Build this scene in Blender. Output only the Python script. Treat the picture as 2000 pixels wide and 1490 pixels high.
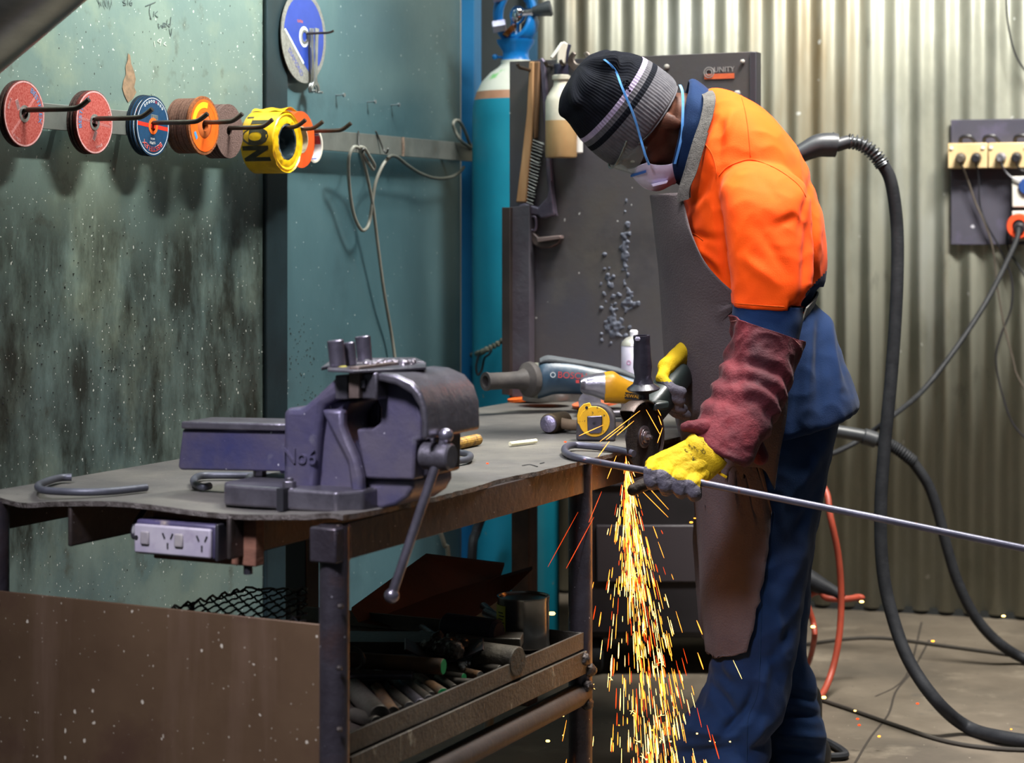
import bpy, bmesh, math, random
from mathutils import Vector as V, Matrix, noise
from mathutils.bvhtree import BVHTree
for o in list(bpy.data.objects): bpy.data.objects.remove(o)
SC = bpy.context.scene
COL = SC.collection
rnd = random.Random(7)
PI = math.pi

# ---------------------------------------------------------------- camera
H0 = 1.17           # lens height above the floor
F = 4000.0          # focal length in pixels of a 2000 px wide frame
cd = bpy.data.cameras.new('camera'); cam = bpy.data.objects.new('camera', cd); COL.objects.link(cam)
cam.location = (0, 0, H0); cam.rotation_euler = (PI/2, 0, 0)
cd.sensor_width = 36; cd.lens = 36*F/2000; cd.shift_y = -295/2000; cd.clip_end = 60
cd.dof.use_dof = True; cd.dof.focus_distance = 3.93; cd.dof.aperture_fstop = 4.6
SC.camera = cam
# ---------------------------------------------------------------- world
w = bpy.data.worlds.new('world'); SC.world = w; w.use_nodes = True
bg = w.node_tree.nodes['Background']; bg.inputs[0].default_value = (.62, .72, .80, 1); bg.inputs[1].default_value = .09
# ---------------------------------------------------------------- workshop lamps, plus one added wall washer
def area(name, loc, target, sx, sy, power, col, up=None):
    l = bpy.data.lights.new(name, 'AREA'); l.shape = 'RECTANGLE'; l.size = sx; l.size_y = sy; l.energy = power; l.color = col
    o = bpy.data.objects.new(name, l); COL.objects.link(o)
    z = (V(loc)-V(target)).normalized()
    x = V(up) if up is not None else V((1, 0, 0))
    x = (x - z*x.dot(z)).normalized(); y = z.cross(x)
    m = Matrix((x, y, z)).transposed().to_4x4(); m.translation = V(loc); o.matrix_world = m
    return o
def wallfrom(px, out, z):
    Yw = 2.505/(.4224-(px-1000)/4000); return (px-1000)/4000*Yw+.921*out, Yw-.389*out, z
area('tube_lamp', wallfrom(470, .50, 3.05), wallfrom(300, .0, 1.2), .60, .05, 27, (.93, 1.0, .95), up=(.921, -.389, 0))
area('added_wall_washer', wallfrom(330, 1.35, 2.95), wallfrom(330, 0, 1.85), 1.5, .10, 17, (.94, 1.0, .95), up=(.389, .921, 0)).data.spread = math.radians(38)  # added unseen washer, brightens the upper wall and leaves the lower part dim
area('high_bay_lamp', (.95, 4.0, 3.6), (.5, 4.2, .8), .6, .6, 38, (1.0, .97, .92)).data.spread = math.radians(62)
area('high_bay_lamp', (1.8, 4.1, 3.7), (1.3, 6.4, .75), 1.4, .4, 64, (1.0, .97, .90)).data.spread = math.radians(72)
area('high_bay_lamp', (-1.0, 1.3, 3.0), (-.2, 3.2, .75), .5, .5, 13, (.88, .86, 1.0)).data.spread = math.radians(45)
area('high_bay_lamp', (.1, 3.0, 3.5), (.2, 4.0, .8),   .5, .5, 6, (.95, .94, 1.0)).data.spread = math.radians(60)
vs = SC.view_settings
vs.view_transform = 'Standard'; vs.look = 'None'; vs.gamma = 1.0; vs.exposure = 0.0; vs.use_curve_mapping = False

# ---------------------------------------------------------------- measuring helpers
CAM = V((0, 0, H0))
def ray(px, py): return V(((px-1000)/F, 1.0, (450-py)/F))
def at(px, py, Y): return CAM + ray(px, py)*Y
def hit(px, py, p0, n):
    d = ray(px, py); return CAM + d*((V(p0)-CAM).dot(n)/d.dot(n))
def PZ(px, py, z): return hit(px, py, V((0, 0, z)), V((0, 0, 1)))
def norm(*a): return V(a).normalized()
# left steel wall
WA = V((-.14, 5.6, 0)); WW = norm(.389, .921, 0); WN = norm(.921, -.389, 0)
def PW(px, py, off=0.0): return hit(px, py, WA+WN*off, WN)
# back corrugated wall
BA = V((1.10, 6.28, 0)); BX = norm(.949, -.316, 0); BN = norm(-.316, -.949, 0)
def PBK(px, py, off=0.0): return hit(px, py, BA+BN*off, BN)
# bench: a runs away along its long side, b to the left across it
B0 = V((-.252, 3.01, 0)); D1 = norm(.44, .898, 0); D2 = norm(-.898, .44, 0); BT = .745
def bp(a, b, z=0.0): return B0 + D1*a + D2*b + V((0, 0, z))
def PA(px, py, a): return hit(px, py, bp(a, 0), D1)
def PB(px, py, b): return hit(px, py, bp(0, b), D2)
UP = V((0, 0, 1))

# ---------------------------------------------------------------- materials
def hx(h):
    h = h.lstrip('#'); r = [int(h[i:i+2], 16)/255 for i in (0, 2, 4)]
    return tuple((c/12.92 if c <= .04045 else ((c+.055)/1.055)**2.4) for c in r) + (1,)
MATS = {}
def mat(name, c1, c2=None, sc=6, rough=.6, metal=0.0, bump=0.0, bsc=60, speck=None, stretch=(1, 1, 1), emit=None, es=0, lay=None, alpha=None, ior=None, trans=0, sheen=0, cover=.5, r2=None, soot_shade=None):
    if name in MATS: return MATS[name]
    m = bpy.data.materials.new(name); m.use_nodes = True; nt = m.node_tree; N = nt.nodes; L = nt.links
    b = N['Principled BSDF']; b.inputs['Roughness'].default_value = rough; b.inputs['Metallic'].default_value = metal
    b.inputs['Base Color'].default_value = hx(c1)
    if rough >= .55 and not metal: b.inputs['Specular IOR Level'].default_value = .18
    if sheen: b.inputs['Sheen Weight'].default_value = sheen; b.inputs['Sheen Roughness'].default_value = .5
    if trans: b.inputs['Transmission Weight'].default_value = trans
    if ior: b.inputs['IOR'].default_value = ior
    if alpha is not None: b.inputs['Alpha'].default_value = alpha
    tc = N.new('ShaderNodeTexCoord'); mp = N.new('ShaderNodeMapping'); mp.inputs['Scale'].default_value = stretch
    L.new(tc.outputs['Object'], mp.inputs[0])
    def nz(scale, det=5, rg=.6, src=None):
        n = N.new('ShaderNodeTexNoise'); n.inputs['Scale'].default_value = scale; n.inputs['Detail'].default_value = det; n.inputs['Roughness'].default_value = rg
        L.new(src or mp.outputs[0], n.inputs['Vector']); return n.outputs['Fac']
    def ramp(src, a, bb):
        r = N.new('ShaderNodeMapRange'); r.inputs['From Min'].default_value = a; r.inputs['From Max'].default_value = bb; r.clamp = True
        L.new(src, r.inputs['Value']); return r.outputs['Result']
    def mix(f, a, bb):
        x = N.new('ShaderNodeMix'); x.data_type = 'RGBA'; L.new(f, x.inputs['Factor'])
        for s, v in ((6, a), (7, bb)):
            if isinstance(v, tuple): x.inputs[s].default_value = v
            else: L.new(v, x.inputs[s])
        return x.outputs[2]
    cur = hx(c1)
    if c2:
        fac = ramp(nz(sc), cover-.14, cover+.14)
        cur = mix(fac, cur, hx(c2))
        if r2 is not None:
            q = N.new('ShaderNodeMapRange'); q.inputs['To Min'].default_value = rough; q.inputs['To Max'].default_value = r2
            L.new(fac, q.inputs['Value']); L.new(q.outputs['Result'], b.inputs['Roughness'])
    for ly in (lay or []):     # (colour, scale, lo, hi, stretch)
        m2 = N.new('ShaderNodeMapping'); m2.inputs['Scale'].default_value = ly[4] if len(ly) > 4 else (1, 1, 1); m2.inputs['Location'].default_value = (3.1, 1.7, .4)
        L.new(tc.outputs['Object'], m2.inputs[0])
        cur = mix(ramp(nz(ly[1], 6, .6, m2.outputs[0]), ly[2], ly[3]), cur, hx(ly[0]))
    if soot_shade:                   # burnt, sooty patches plus painted-in shade, between two heights with ragged edges: (colour, z0, z1, soft, strength)
        col_, z0, z1, sf, st = soot_shade
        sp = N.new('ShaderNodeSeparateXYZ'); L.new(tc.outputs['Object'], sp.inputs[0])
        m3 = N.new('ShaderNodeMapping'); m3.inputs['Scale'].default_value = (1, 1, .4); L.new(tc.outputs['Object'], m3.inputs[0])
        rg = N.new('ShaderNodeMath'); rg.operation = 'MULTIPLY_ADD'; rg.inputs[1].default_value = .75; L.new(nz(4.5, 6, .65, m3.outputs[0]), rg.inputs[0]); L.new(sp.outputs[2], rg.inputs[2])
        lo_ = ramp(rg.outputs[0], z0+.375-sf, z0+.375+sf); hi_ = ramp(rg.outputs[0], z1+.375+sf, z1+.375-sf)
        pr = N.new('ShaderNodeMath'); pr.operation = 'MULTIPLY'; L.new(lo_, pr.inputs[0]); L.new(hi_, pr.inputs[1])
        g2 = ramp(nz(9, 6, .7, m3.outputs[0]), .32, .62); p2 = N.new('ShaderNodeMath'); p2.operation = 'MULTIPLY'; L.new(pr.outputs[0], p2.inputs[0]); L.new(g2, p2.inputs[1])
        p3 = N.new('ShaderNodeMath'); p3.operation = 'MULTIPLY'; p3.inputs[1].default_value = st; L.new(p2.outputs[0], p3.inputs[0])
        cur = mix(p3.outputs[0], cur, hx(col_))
    if speck:                  # list of (colour, voronoi scale, size)
        for (c, s, t) in speck:
            vo = N.new('ShaderNodeTexVoronoi'); vo.inputs['Scale'].default_value = s
            mm = N.new('ShaderNodeMapping'); mm.inputs['Scale'].default_value = (1, 1, .8); L.new(tc.outputs['Object'], mm.inputs[0]); 
            nn_ = N.new('ShaderNodeTexNoise'); nn_.inputs['Scale'].default_value = s*2.2; L.new(mm.outputs[0], nn_.inputs['Vector'])
            va_ = N.new('ShaderNodeVectorMath'); va_.operation = 'MULTIPLY_ADD'; va_.inputs[1].default_value = (.32/s,)*3; L.new(nn_.outputs['Color'], va_.inputs[0]); L.new(mm.outputs[0], va_.inputs[2]); L.new(va_.outputs[0], vo.inputs['Vector'])
            k = N.new('ShaderNodeSeparateColor'); L.new(vo.outputs['Color'], k.inputs[0])
            th = N.new('ShaderNodeMapRange'); th.inputs['From Min'].default_value = .55; th.inputs['To Max'].default_value = t; L.new(k.outputs[0], th.inputs['Value'])
            lt = N.new('ShaderNodeMath'); lt.operation = 'LESS_THAN'; L.new(vo.outputs['Distance'], lt.inputs[0]); L.new(th.outputs[0], lt.inputs[1])
            cur = mix(lt.outputs[0], cur, hx(c))
    if not isinstance(cur, tuple): L.new(cur, b.inputs['Base Color'])
    if bump:
        bn = N.new('ShaderNodeBump'); bn.inputs['Strength'].default_value = bump; bn.inputs['Distance'].default_value = .004
        L.new(nz(bsc, 4), bn.inputs['Height']); L.new(bn.outputs[0], b.inputs['Normal'])
    if emit:
        b.inputs['Emission Color'].default_value = hx(emit); b.inputs['Emission Strength'].default_value = es
    MATS[name] = m; return m

# ---------------------------------------------------------------- mesh building
WM = {}            # world matrices of the roots
def basis(x, y, z, o):
    m = Matrix((V(x), V(y), V(z))).transposed().to_4x4(); m.translation = V(o); return m
def frame(z, o, x=None):
    z = V(z).normalized(); x = V(x) if x is not None else (V((1, 0, 0)) if abs(z.x) < .8 else V((0, 1, 0)))
    x = (x - z*x.dot(z)).normalized(); return basis(x, z.cross(x), z, o)
def cat(pts, n=6, closed=False):
    pts = [V(p) for p in pts]; out = []; N = len(pts)
    for i in range(N if closed else N-1):
        g = (lambda k: pts[k % N]) if closed else (lambda k: pts[max(0, min(N-1, k))])
        p0, p1, p2, p3 = g(i-1), g(i), g(i+1), g(i+2)
        for j in range(n):
            t = j/n
            out.append(.5*((2*p1)+(p2-p0)*t+(2*p0-5*p1+4*p2-p3)*t*t+(3*p1-p0-3*p2+p3)*t*t*t))
    if not closed: out.append(pts[-1])
    return out
class MB:
    def __init__(s): s.v = []; s.f = []; s.m = []; s.mi = 0; s.X = None
    def add(s, vs, fs, mi=None):
        k = len(s.v); s.v += [(s.X @ V(p)) if s.X is not None else V(p) for p in vs]
        for f in fs: s.f.append(tuple(k+i for i in f)); s.m.append(s.mi if mi is None else mi)
        return s
    def box(s, c, ex, ey, ez, dx, dy, dz):      # centre, unit axes, full sizes
        c = V(c); ex = V(ex)*dx/2; ey = V(ey)*dy/2; ez = V(ez)*dz/2
        P = [c+i*ex+j*ey+k*ez for i in (-1, 1) for j in (-1, 1) for k in (-1, 1)]
        return s.add(P, [(0, 1, 3, 2), (4, 6, 7, 5), (0, 4, 5, 1), (2, 3, 7, 6), (0, 2, 6, 4), (1, 5, 7, 3)])
    def lbox(s, x0, x1, y0, y1, z0, z1): return s.box(((x0+x1)/2, (y0+y1)/2, (z0+z1)/2), (1, 0, 0), (0, 1, 0), (0, 0, 1), x1-x0, y1-y0, z1-z0)
    def rings(s, R, c0=True, c1=True, closed=False, mf=None):
        n = len(R[0]); vs = [p for r in R for p in r]; K = len(R)
        for i in range(K if closed else K-1):
            pass
        fs = []; ms = []
        for i in range(K if closed else K-1):
            a = i*n; b = ((i+1) % K)*n
            for j in range(n):
                fs.append((a+j, a+(j+1) % n, b+(j+1) % n, b+j)); ms.append(mf(i, j) if mf else s.mi)
        if c0 and not closed: fs.append(tuple(range(n))[::-1]); ms.append(mf(0, 0) if mf else s.mi)
        if c1 and not closed: fs.append(tuple(range((K-1)*n, K*n))); ms.append(mf(K-2, 0) if mf else s.mi)
        k = len(s.v); s.v += [(s.X @ V(p)) if s.X is not None else V(p) for p in vs]
        for f, m_ in zip(fs, ms): s.f.append(tuple(k+i for i in f)); s.m.append(m_)
        return s
    def lathe(s, prof, M=None, seg=32, c0=True, c1=True, closed=False, mf=None, sx=1, sy=1):  # prof: (r, z)
        M = M or Matrix()
        R = [[M @ V((r*sx*math.cos(2*PI*j/seg), r*sy*math.sin(2*PI*j/seg), z)) for j in range(seg)] for r, z in prof]
        return s.rings(R, c0, c1, closed, mf)
    def cyl(s, p0, p1, r0, r1=None, seg=20, bev=0):
        p0 = V(p0); p1 = V(p1); L = (p1-p0).length; r1 = r0 if r1 is None else r1
        pr = [(r0-bev, 0), (r0, bev), (r1, L-bev), (r1-bev, L)] if bev else [(r0, 0), (r1, L)]
        return s.lathe(pr, frame(p1-p0, p0), seg)
    def tube(s, pts, r, seg=10, n=0, closed=False, flat=1, upv=None):
        P = cat(pts, n, closed) if n else [V(p) for p in pts]; K = len(P); R = []
        t0 = (P[1]-P[0]).normalized(); u = V(upv) if upv is not None else (UP if abs(t0.z) < .9 else V((1, 0, 0)))
        for i, p in enumerate(P):
            a = P[(i-1) % K] if (closed or i) else P[i]; b = P[(i+1) % K] if (closed or i < K-1) else P[i]
            t = (b-a).normalized()
            u = V(upv) if (upv is not None and i == 0) else u
            u = (u - t*u.dot(t)).normalized(); w_ = t.cross(u)
            rr = r(i/(K-1)) if callable(r) else r
            R.append([p + u*rr*flat*math.cos(2*PI*j/seg) + w_*rr*math.sin(2*PI*j/seg) for j in range(seg)])
        return s.rings(R, closed=closed)
    def sph(s, c, r, n=12, M=None):
        rx, ry, rz = (r, r, r) if not isinstance(r, (tuple, list)) else r
        T = (M or Matrix()); T = T.copy()
        pr = []
        R = []
        for i in range(1, n):
            a = PI*i/n; R.append([T @ V((rx*math.sin(a)*math.cos(2*PI*j/(2*n)), ry*math.sin(a)*math.sin(2*PI*j/(2*n)), -rz*math.cos(a))) + V(c) for j in range(2*n)])
        return s.rings(R)
    def cap(s, p0, p1, r0, r1=None, n=8):            # round-ended tapered limb
        r1 = r0 if r1 is None else r1; p0 = V(p0); p1 = V(p1); M = frame(p1-p0, p0); L = (p1-p0).length
        pr = [(r0*math.sin(PI/2*i/n), -r0*math.cos(PI/2*i/n)) for i in range(1, n+1)] + [(r1*math.cos(PI/2*i/n), L+r1*math.sin(PI/2*i/n)) for i in range(0, n)]
        return s.lathe(pr, M, 4*n)
    def prism(s, poly, ext):                          # planar polygon of 3D points pushed along ext
        poly = [V(p) for p in poly]; n = len(poly); e = V(ext)
        return s.add(poly+[p+e for p in poly], [tuple(range(n))[::-1], tuple(range(n, 2*n))]+[(i, (i+1) % n, n+(i+1) % n, n+i) for i in range(n)])
    def ribbon(s, pts, wv, th, n=6):                  # strap: centre line, width vector function, thickness
        P = cat(pts, n); R = []; K = len(P)
        for i, p in enumerate(P):
            t = (P[min(i+1, K-1)]-P[max(i-1, 0)]).normalized(); w_ = wv(i/(K-1)) if callable(wv) else V(wv)
            nn = t.cross(w_).normalized()*th/2
            R.append([p-w_/2-nn, p+w_/2-nn, p+w_/2+nn, p-w_/2+nn])
        return s.rings(R)
    def grid(s, G, mf=None, th=None):                 # G[i][j] points, open sheet; th gives it thickness
        a = len(G); b = len(G[0]); vs = [p for r in G for p in r]
        fs = [(i*b+j, i*b+j+1, (i+1)*b+j+1, (i+1)*b+j) for i in range(a-1) for j in range(b-1)]
        if th:
            nv = []
            for i in range(a):
                for j in range(b):
                    du = V(G[i][min(j+1, b-1)])-V(G[i][max(j-1, 0)]); dv = V(G[min(i+1, a-1)][j])-V(G[max(i-1, 0)][j])
                    nv.append(V(G[i][j])+du.cross(dv).normalized()*th)
            k = a*b; fs += [tuple(reversed([q+k for q in f])) for f in fs]
            edge = [j for j in range(b)]+[i*b+b-1 for i in range(1, a)]+[(a-1)*b+j for j in range(b-2, -1, -1)]+[i*b for i in range(a-2, 0, -1)]
            fs += [(edge[(i+1) % len(edge)], edge[i], edge[i]+k, edge[(i+1) % len(edge)]+k) for i in range(len(edge))]
            vs = vs+nv
        return s.add(vs, fs)
    def text(s, txt, M, size, ext=.0004, align='CENTER', f=None, bold=0):
        vs, fs = textmesh(txt, size, align, ext, bold)
        vs = [f(p) if f else M @ p for p in vs]
        return s.add(vs, fs)
    def build(s, name, m, parent=None, base=None, smooth=.6, bevel=0, bseg=2, local=False, recalc=True):
        # base: world position of the thing's foot; local: verts are already in the parent's frame
        me = bpy.data.meshes.new(name); o = bpy.data.objects.new(name, me); COL.objects.link(o)
        PM = WM.get(parent.name, Matrix()) if parent else Matrix()
        if parent: o.parent = parent
        if local: vs_ = s.v; WM[o.name] = PM.copy()
        elif parent:
            inv = PM.inverted(); vs_ = [inv @ p for p in s.v]; WM[o.name] = PM.copy()
        else:
            if base is None:
                n = len(s.v); base = V((sum(p.x for p in s.v)/n, sum(p.y for p in s.v)/n, min(p.z for p in s.v)))
            base = V(base); vs_ = [p-base for p in s.v]; o.location = base; WM[o.name] = Matrix.Translation(base)
        me.from_pydata(vs_, [], s.f)
        for mm in (m if isinstance(m, (list, tuple)) else [m]): me.materials.append(mm)
        me.polygons.foreach_set('material_index', [min(i, len(me.materials)-1) for i in s.m])
        b = bmesh.new(); b.from_mesh(me)
        if recalc: bmesh.ops.recalc_face_normals(b, faces=b.faces)
        for f in b.faces: f.smooth = True
        for e in b.edges:
            if len(e.link_faces) == 2 and e.calc_face_angle(0) > smooth: e.smooth = False
        b.to_mesh(me); b.free()
        if bevel:
            bm_ = o.modifiers.new('bevel', 'BEVEL'); bm_.width = bevel; bm_.segments = bseg; bm_.limit_method = 'ANGLE'; bm_.angle_limit = .6; bm_.harden_normals = False
        return o
    def bvh(s): return BVHTree.FromPolygons(s.v, s.f)
TXT = {}
def textmesh(txt, size, align='CENTER', ext=.0004, bold=0):
    k = (txt, size, align, ext, bold)
    if k in TXT: return TXT[k]
    c = bpy.data.curves.new('t', 'FONT'); c.body = txt; c.size = size; c.align_x = align; c.align_y = 'CENTER'; c.extrude = ext; c.resolution_u = 3; c.offset = bold
    o = bpy.data.objects.new('t', c); COL.objects.link(o)
    dg = bpy.context.evaluated_depsgraph_get(); dg.update()
    me = bpy.data.meshes.new_from_object(o.evaluated_get(dg))
    r = ([v.co.copy() for v in me.vertices], [tuple(p.vertices) for p in me.polygons])
    bpy.data.objects.remove(o); bpy.data.curves.remove(c); bpy.data.meshes.remove(me); TXT[k] = r
    return r
def remesh(mb, voxel, sm=6, fac=.5):                # one continuous skin over overlapping volumes
    me = bpy.data.meshes.new('tmp'); me.from_pydata(mb.v, [], mb.f)
    b = bmesh.new(); b.from_mesh(me); bmesh.ops.recalc_face_normals(b, faces=b.faces); b.to_mesh(me); b.free()
    o = bpy.data.objects.new('tmp', me); COL.objects.link(o)
    r = o.modifiers.new('r', 'REMESH'); r.mode = 'VOXEL'; r.voxel_size = voxel
    if sm: s_ = o.modifiers.new('s', 'SMOOTH'); s_.factor = fac; s_.iterations = sm
    dg = bpy.context.evaluated_depsgraph_get(); dg.update()
    m2 = bpy.data.meshes.new_from_object(o.evaluated_get(dg))
    out = MB(); out.v = [v.co.copy() for v in m2.vertices]; out.f = [tuple(p.vertices) for p in m2.polygons]; out.m = [0]*len(out.f)
    bpy.data.objects.remove(o); bpy.data.meshes.remove(m2); bpy.data.meshes.remove(me)
    return out
def vnormals(mb):
    N = [V() for _ in mb.v]
    for f in mb.f:
        a, b, c = mb.v[f[0]], mb.v[f[1]], mb.v[f[2]]
        d = mb.v[f[3]] if len(f) > 3 else a
        n = (c-a).cross(d-b) if len(f) > 3 else (b-a).cross(c-a)
        for i in f: N[i] += n
    return [n.normalized() if n.length > 0 else UP for n in N]
def displace(mb, fn):
    N = vnormals(mb); mb.v = [p+n*fn(p, n) for p, n in zip(mb.v, N)]
    return mb
def thing(name, label, cat_, loc=(0, 0, 0), M=None, group=None):
    o = bpy.data.objects.new(name, None); COL.objects.link(o); o.empty_display_size = .05
    if M is not None: o.matrix_world = M; WM[o.name] = M.copy()
    else: o.location = V(loc); WM[o.name] = Matrix.Translation(V(loc))
    o['label'] = label; o['category'] = cat_
    if group: o['group'] = group
    return o
def tag(o, label, cat_, group=None, kind=None):
    o['label'] = label; o['category'] = cat_
    if group: o['group'] = group
    if kind: o['kind'] = kind
    return o
def struct(o, label=None):
    o['kind'] = 'structure'
    if label: o['label'] = label
    return o
def dup(root, M, label=None, group=None, keep=None):
    r = root.copy(); COL.objects.link(r); r.matrix_world = M; WM[r.name] = M.copy()
    if label: r['label'] = label
    if group: r['group'] = group
    for ch in list(root.children):
        if keep and ch.name.split('.')[0] not in keep: continue
        c = ch.copy(); COL.objects.link(c); c.parent = r
        for g in ch.children: d = g.copy(); COL.objects.link(d); d.parent = c
    return r
# ================================================================ materials
STEEL = mat('dark_steel', '#57545a', '#3d3b40', 14, .42, .75, .25, 120, lay=[('#5a4338', 9, .55, .75)])
RUST = mat('rusty_steel', '#4a352d', '#33251f', 8, .6, .35, .3, 90, lay=[('#6b4a38', 5, .55, .8)])
LEGM = mat('leg_steel', '#4b484f', '#39343a', 11, .38, .6, .3, 100, speck=[('#a9a7ad', 110, .15)], lay=[('#4d362e', 7, .52, .7)])
BENCHTOP = mat('bench_top_steel', '#67645f', '#504e4c', 5, .55, .45, .3, 60, speck=[('#9c9a94', 110, .12), ('#2b2a28', 130, .17)], lay=[('#494745', 10, .55, .8, (1, 5, 1)), ('#7a766c', 3, .5, .8)])
EDGE = mat('weathered_edge', '#716b66', '#3f3833', 60, .5, .6, .9, 300)
ROD = mat('rod_steel', '#53555d', '#44464d', 20, .5, .5, .1, 80)
RODEND = mat('cut_rod_end', '#8d8a80', '#5e594d', 90, .4, .8, .4, 300)
HOOKM = mat('hook_rod_steel', '#5d554f', '#48403a', 25, .4, .8, .15, 90)
ALU = mat('raw_aluminium', '#b9bbbd', '#9da0a4', 30, .3, .9, .1, 80)
CHROME = mat('chrome', '#d8dade', rough=.12, metal=1)
BLACKP = mat('black_plastic', '#1d1c20', '#26252a', 20, .42, 0, .1, 200)
RUBBER = mat('black_rubber', '#212225', '#2b2c2f', 30, .55, 0, .15, 150)
# ================================================================ the setting
WALLP = mat('painted_steel_sheet', '#76877e', '#627673', 2.2, .38, .25, .12, 40, soot_shade=('#25261f', .64, 1.26, .09, .95),  # dark band mixes sooting with painted-in shadow below the rail
    lay=[('#8b957f', 3.2, .5, .7), ('#5f7c86', 1.6, .52, .72), ('#46504e', 2.2, .52, .75, (1, 1, .45)), ('#53584f', 14, .6, .75)],
    speck=[('#d3d6cc', 70, .17), ('#2e332f', 90, .16), ('#dfe0d8', 140, .17)])
WALLQ = mat('painted_steel_sheet_far', '#56747a', '#4a686f', 2.0, .36, .25, .1, 40,
    lay=[('#66807f', 1.8, .52, .75, (1, 1, .3)), ('#3c535a', 2.5, .55, .75)], speck=[('#c8d2d0', 70, .12)])
def wall_s(px, off=0.0): return PW(px, 450, off)
def wallbox(p0, p1, z0, z1, th, m, name, **k):
    mb = MB(); a = V((p0.x, p0.y, 0)); b = V((p1.x, p1.y, 0))
    mb.prism([a+UP*z0, b+UP*z0, b+UP*z1, a+UP*z1], -WN*th)
    return mb.build(name, m, **k)
near = WA - WW*3.6
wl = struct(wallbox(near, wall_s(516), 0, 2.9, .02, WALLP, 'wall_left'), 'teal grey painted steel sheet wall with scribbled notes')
wl2 = struct(wallbox(wall_s(558), wall_s(899), 0, 2.9, .02, WALLQ, 'wall_left_far'), 'blue grey steel sheet wall between the dark post and the blue post')
DPOST = mat('dark_painted_post', '#26363b', '#1d282c', 4, .45, .3, .1, 50)
mb = MB(); a = wall_s(514, .002); b = wall_s(555, .002)
mb.prism([a+UP*(-H0), b+UP*(-H0), b+UP*1.8, a+UP*1.8], WN*.010)
o = mb.build('trim_1', DPOST, bevel=.003); struct(o, 'dark upright post joining the two wall sheets')
BLUEP = mat('blue_painted_post', '#2273a6', '#1b6496', 3, .4, .1, .05, 40)
mb = MB(); mb.prism([at(900, 450, 5.6)-UP*H0, at(926, 450, 5.62)-UP*H0, at(926, 450, 5.62)+UP*1.8, at(900, 450, 5.6)+UP*1.8], V((.02, .05, 0)))
struct(mb.build('trim_2', BLUEP, bevel=.003), 'blue steel post at the end of the sheet wall')
GREYP = mat('grey_painted_post', '#565b5c', '#494e50', 4, .5, .2, .05, 40)
mb = MB(); mb.prism([at(924, 450, 5.9)-UP*H0, at(938, 450, 5.9)-UP*H0, at(938, 450, 5.9)+UP*1.9, at(924, 450, 5.9)+UP*1.9], V((0, .04, 0)))
struct(mb.build('trim_3', GREYP), 'grey edge strip beside the blue post')
mb = MB(); x0 = at(930, 450, 6.2).x; x1 = at(1046, 450, 6.2).x
mb.lbox(x0, x1, 6.2, 6.35, 0, 3.0)
struct(mb.build('trim_4', mat('charcoal_column', '#3c4344', '#33393b', 3, .5, .2, .05, 40), bevel=.004), 'dark charcoal column behind the gas cylinder')
mb = MB(); mb.lbox(at(1026, 450, 6.18).x, at(1050, 450, 6.18).x, 6.16, 6.2, 0, 3.0)
struct(mb.build('trim_5', mat('slate_blue_strip', '#2c5877', '#25485f', 3, .45, .2, .05, 40), bevel=.003), 'slate blue strip on the dark column')
# corrugated back wall
CORR = mat('galvanised_corrugated', '#b0b0a0', '#9b9c90', 2.0, .45, .35, .08, 30, stretch=(1, 1, .35),
    lay=[('#7d7f74', 2.8, .52, .72, (1, 1, .5)), ('#8a7a5c', 3.4, .55, .75, (1.2, 1.2, .18)), ('#b3b7b2', 3.0, .56, .75, (1, 1, .3)), ('#5f625a', 7, .64, .8, (1, 1, .4))], speck=[('#d4d5cf', 16, .12)])
G0 = []; G1 = []; pitch = .0755; n = int(3.6/pitch*14)
for i in range(n+1):
    s = -1.75 + 3.6*i/n
    p = BA + BX*s - BN*(.010 - .010*math.cos(2*PI*s/pitch)) ; G0.append(p); G1.append(p+UP*3.2)
mb = MB(); mb.grid([[q+UP*.012 for q in G0], G1], th=-.001)
struct(mb.build('wall_back', CORR, smooth=2), 'galvanised corrugated sheet wall')
mb = MB(); mb.box(BA-BN*.03+UP*.010, BX, BN, UP, 3.6, .03, .02)
# floor
FLOOR = mat('concrete_floor', '#685f53', '#544c42', 3.2, .62, 0, .25, 30, lay=[('#4c463e', 2.3, .5, .72), ('#7a7163', 5, .58, .75), ('#4b4640', 12, .62, .75)], speck=[('#3a3531', 34, .12), ('#9c9282', 50, .10)])
mb2 = MB(); G = []
for i in range(41):
    G.append([V((-2.6+6.6*j/50, .8+6.6*i/40, 0)) for j in range(51)])
mb2.grid(G)
struct(mb2.build('floor', FLOOR, base=(0, 0, 0)), 'worn grey concrete floor')
struct(mb.build('trim_6', mat('wall_foot_rail', '#2d2f2f', rough=.6, metal=.4)), 'dark angle along the foot of the corrugated wall')
# floor crack lines
CR = mat('crack_dark', '#37322d', rough=.9)
mb = MB()
for pts in ([(1705, 1250), (1672, 1310), (1640, 1350), (1625, 1395), (1590, 1440), (1560, 1490)], [(1690, 1215), (1660, 1320), (1600, 1360)]):
    P = [PZ(x+110, y, .0006) for x, y in pts]
    mb.ribbon(P, V((.006, .001, 0)), .0005, 5)
mb.build('floor_crack', CR, parent=bpy.data.objects['floor'])
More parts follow.
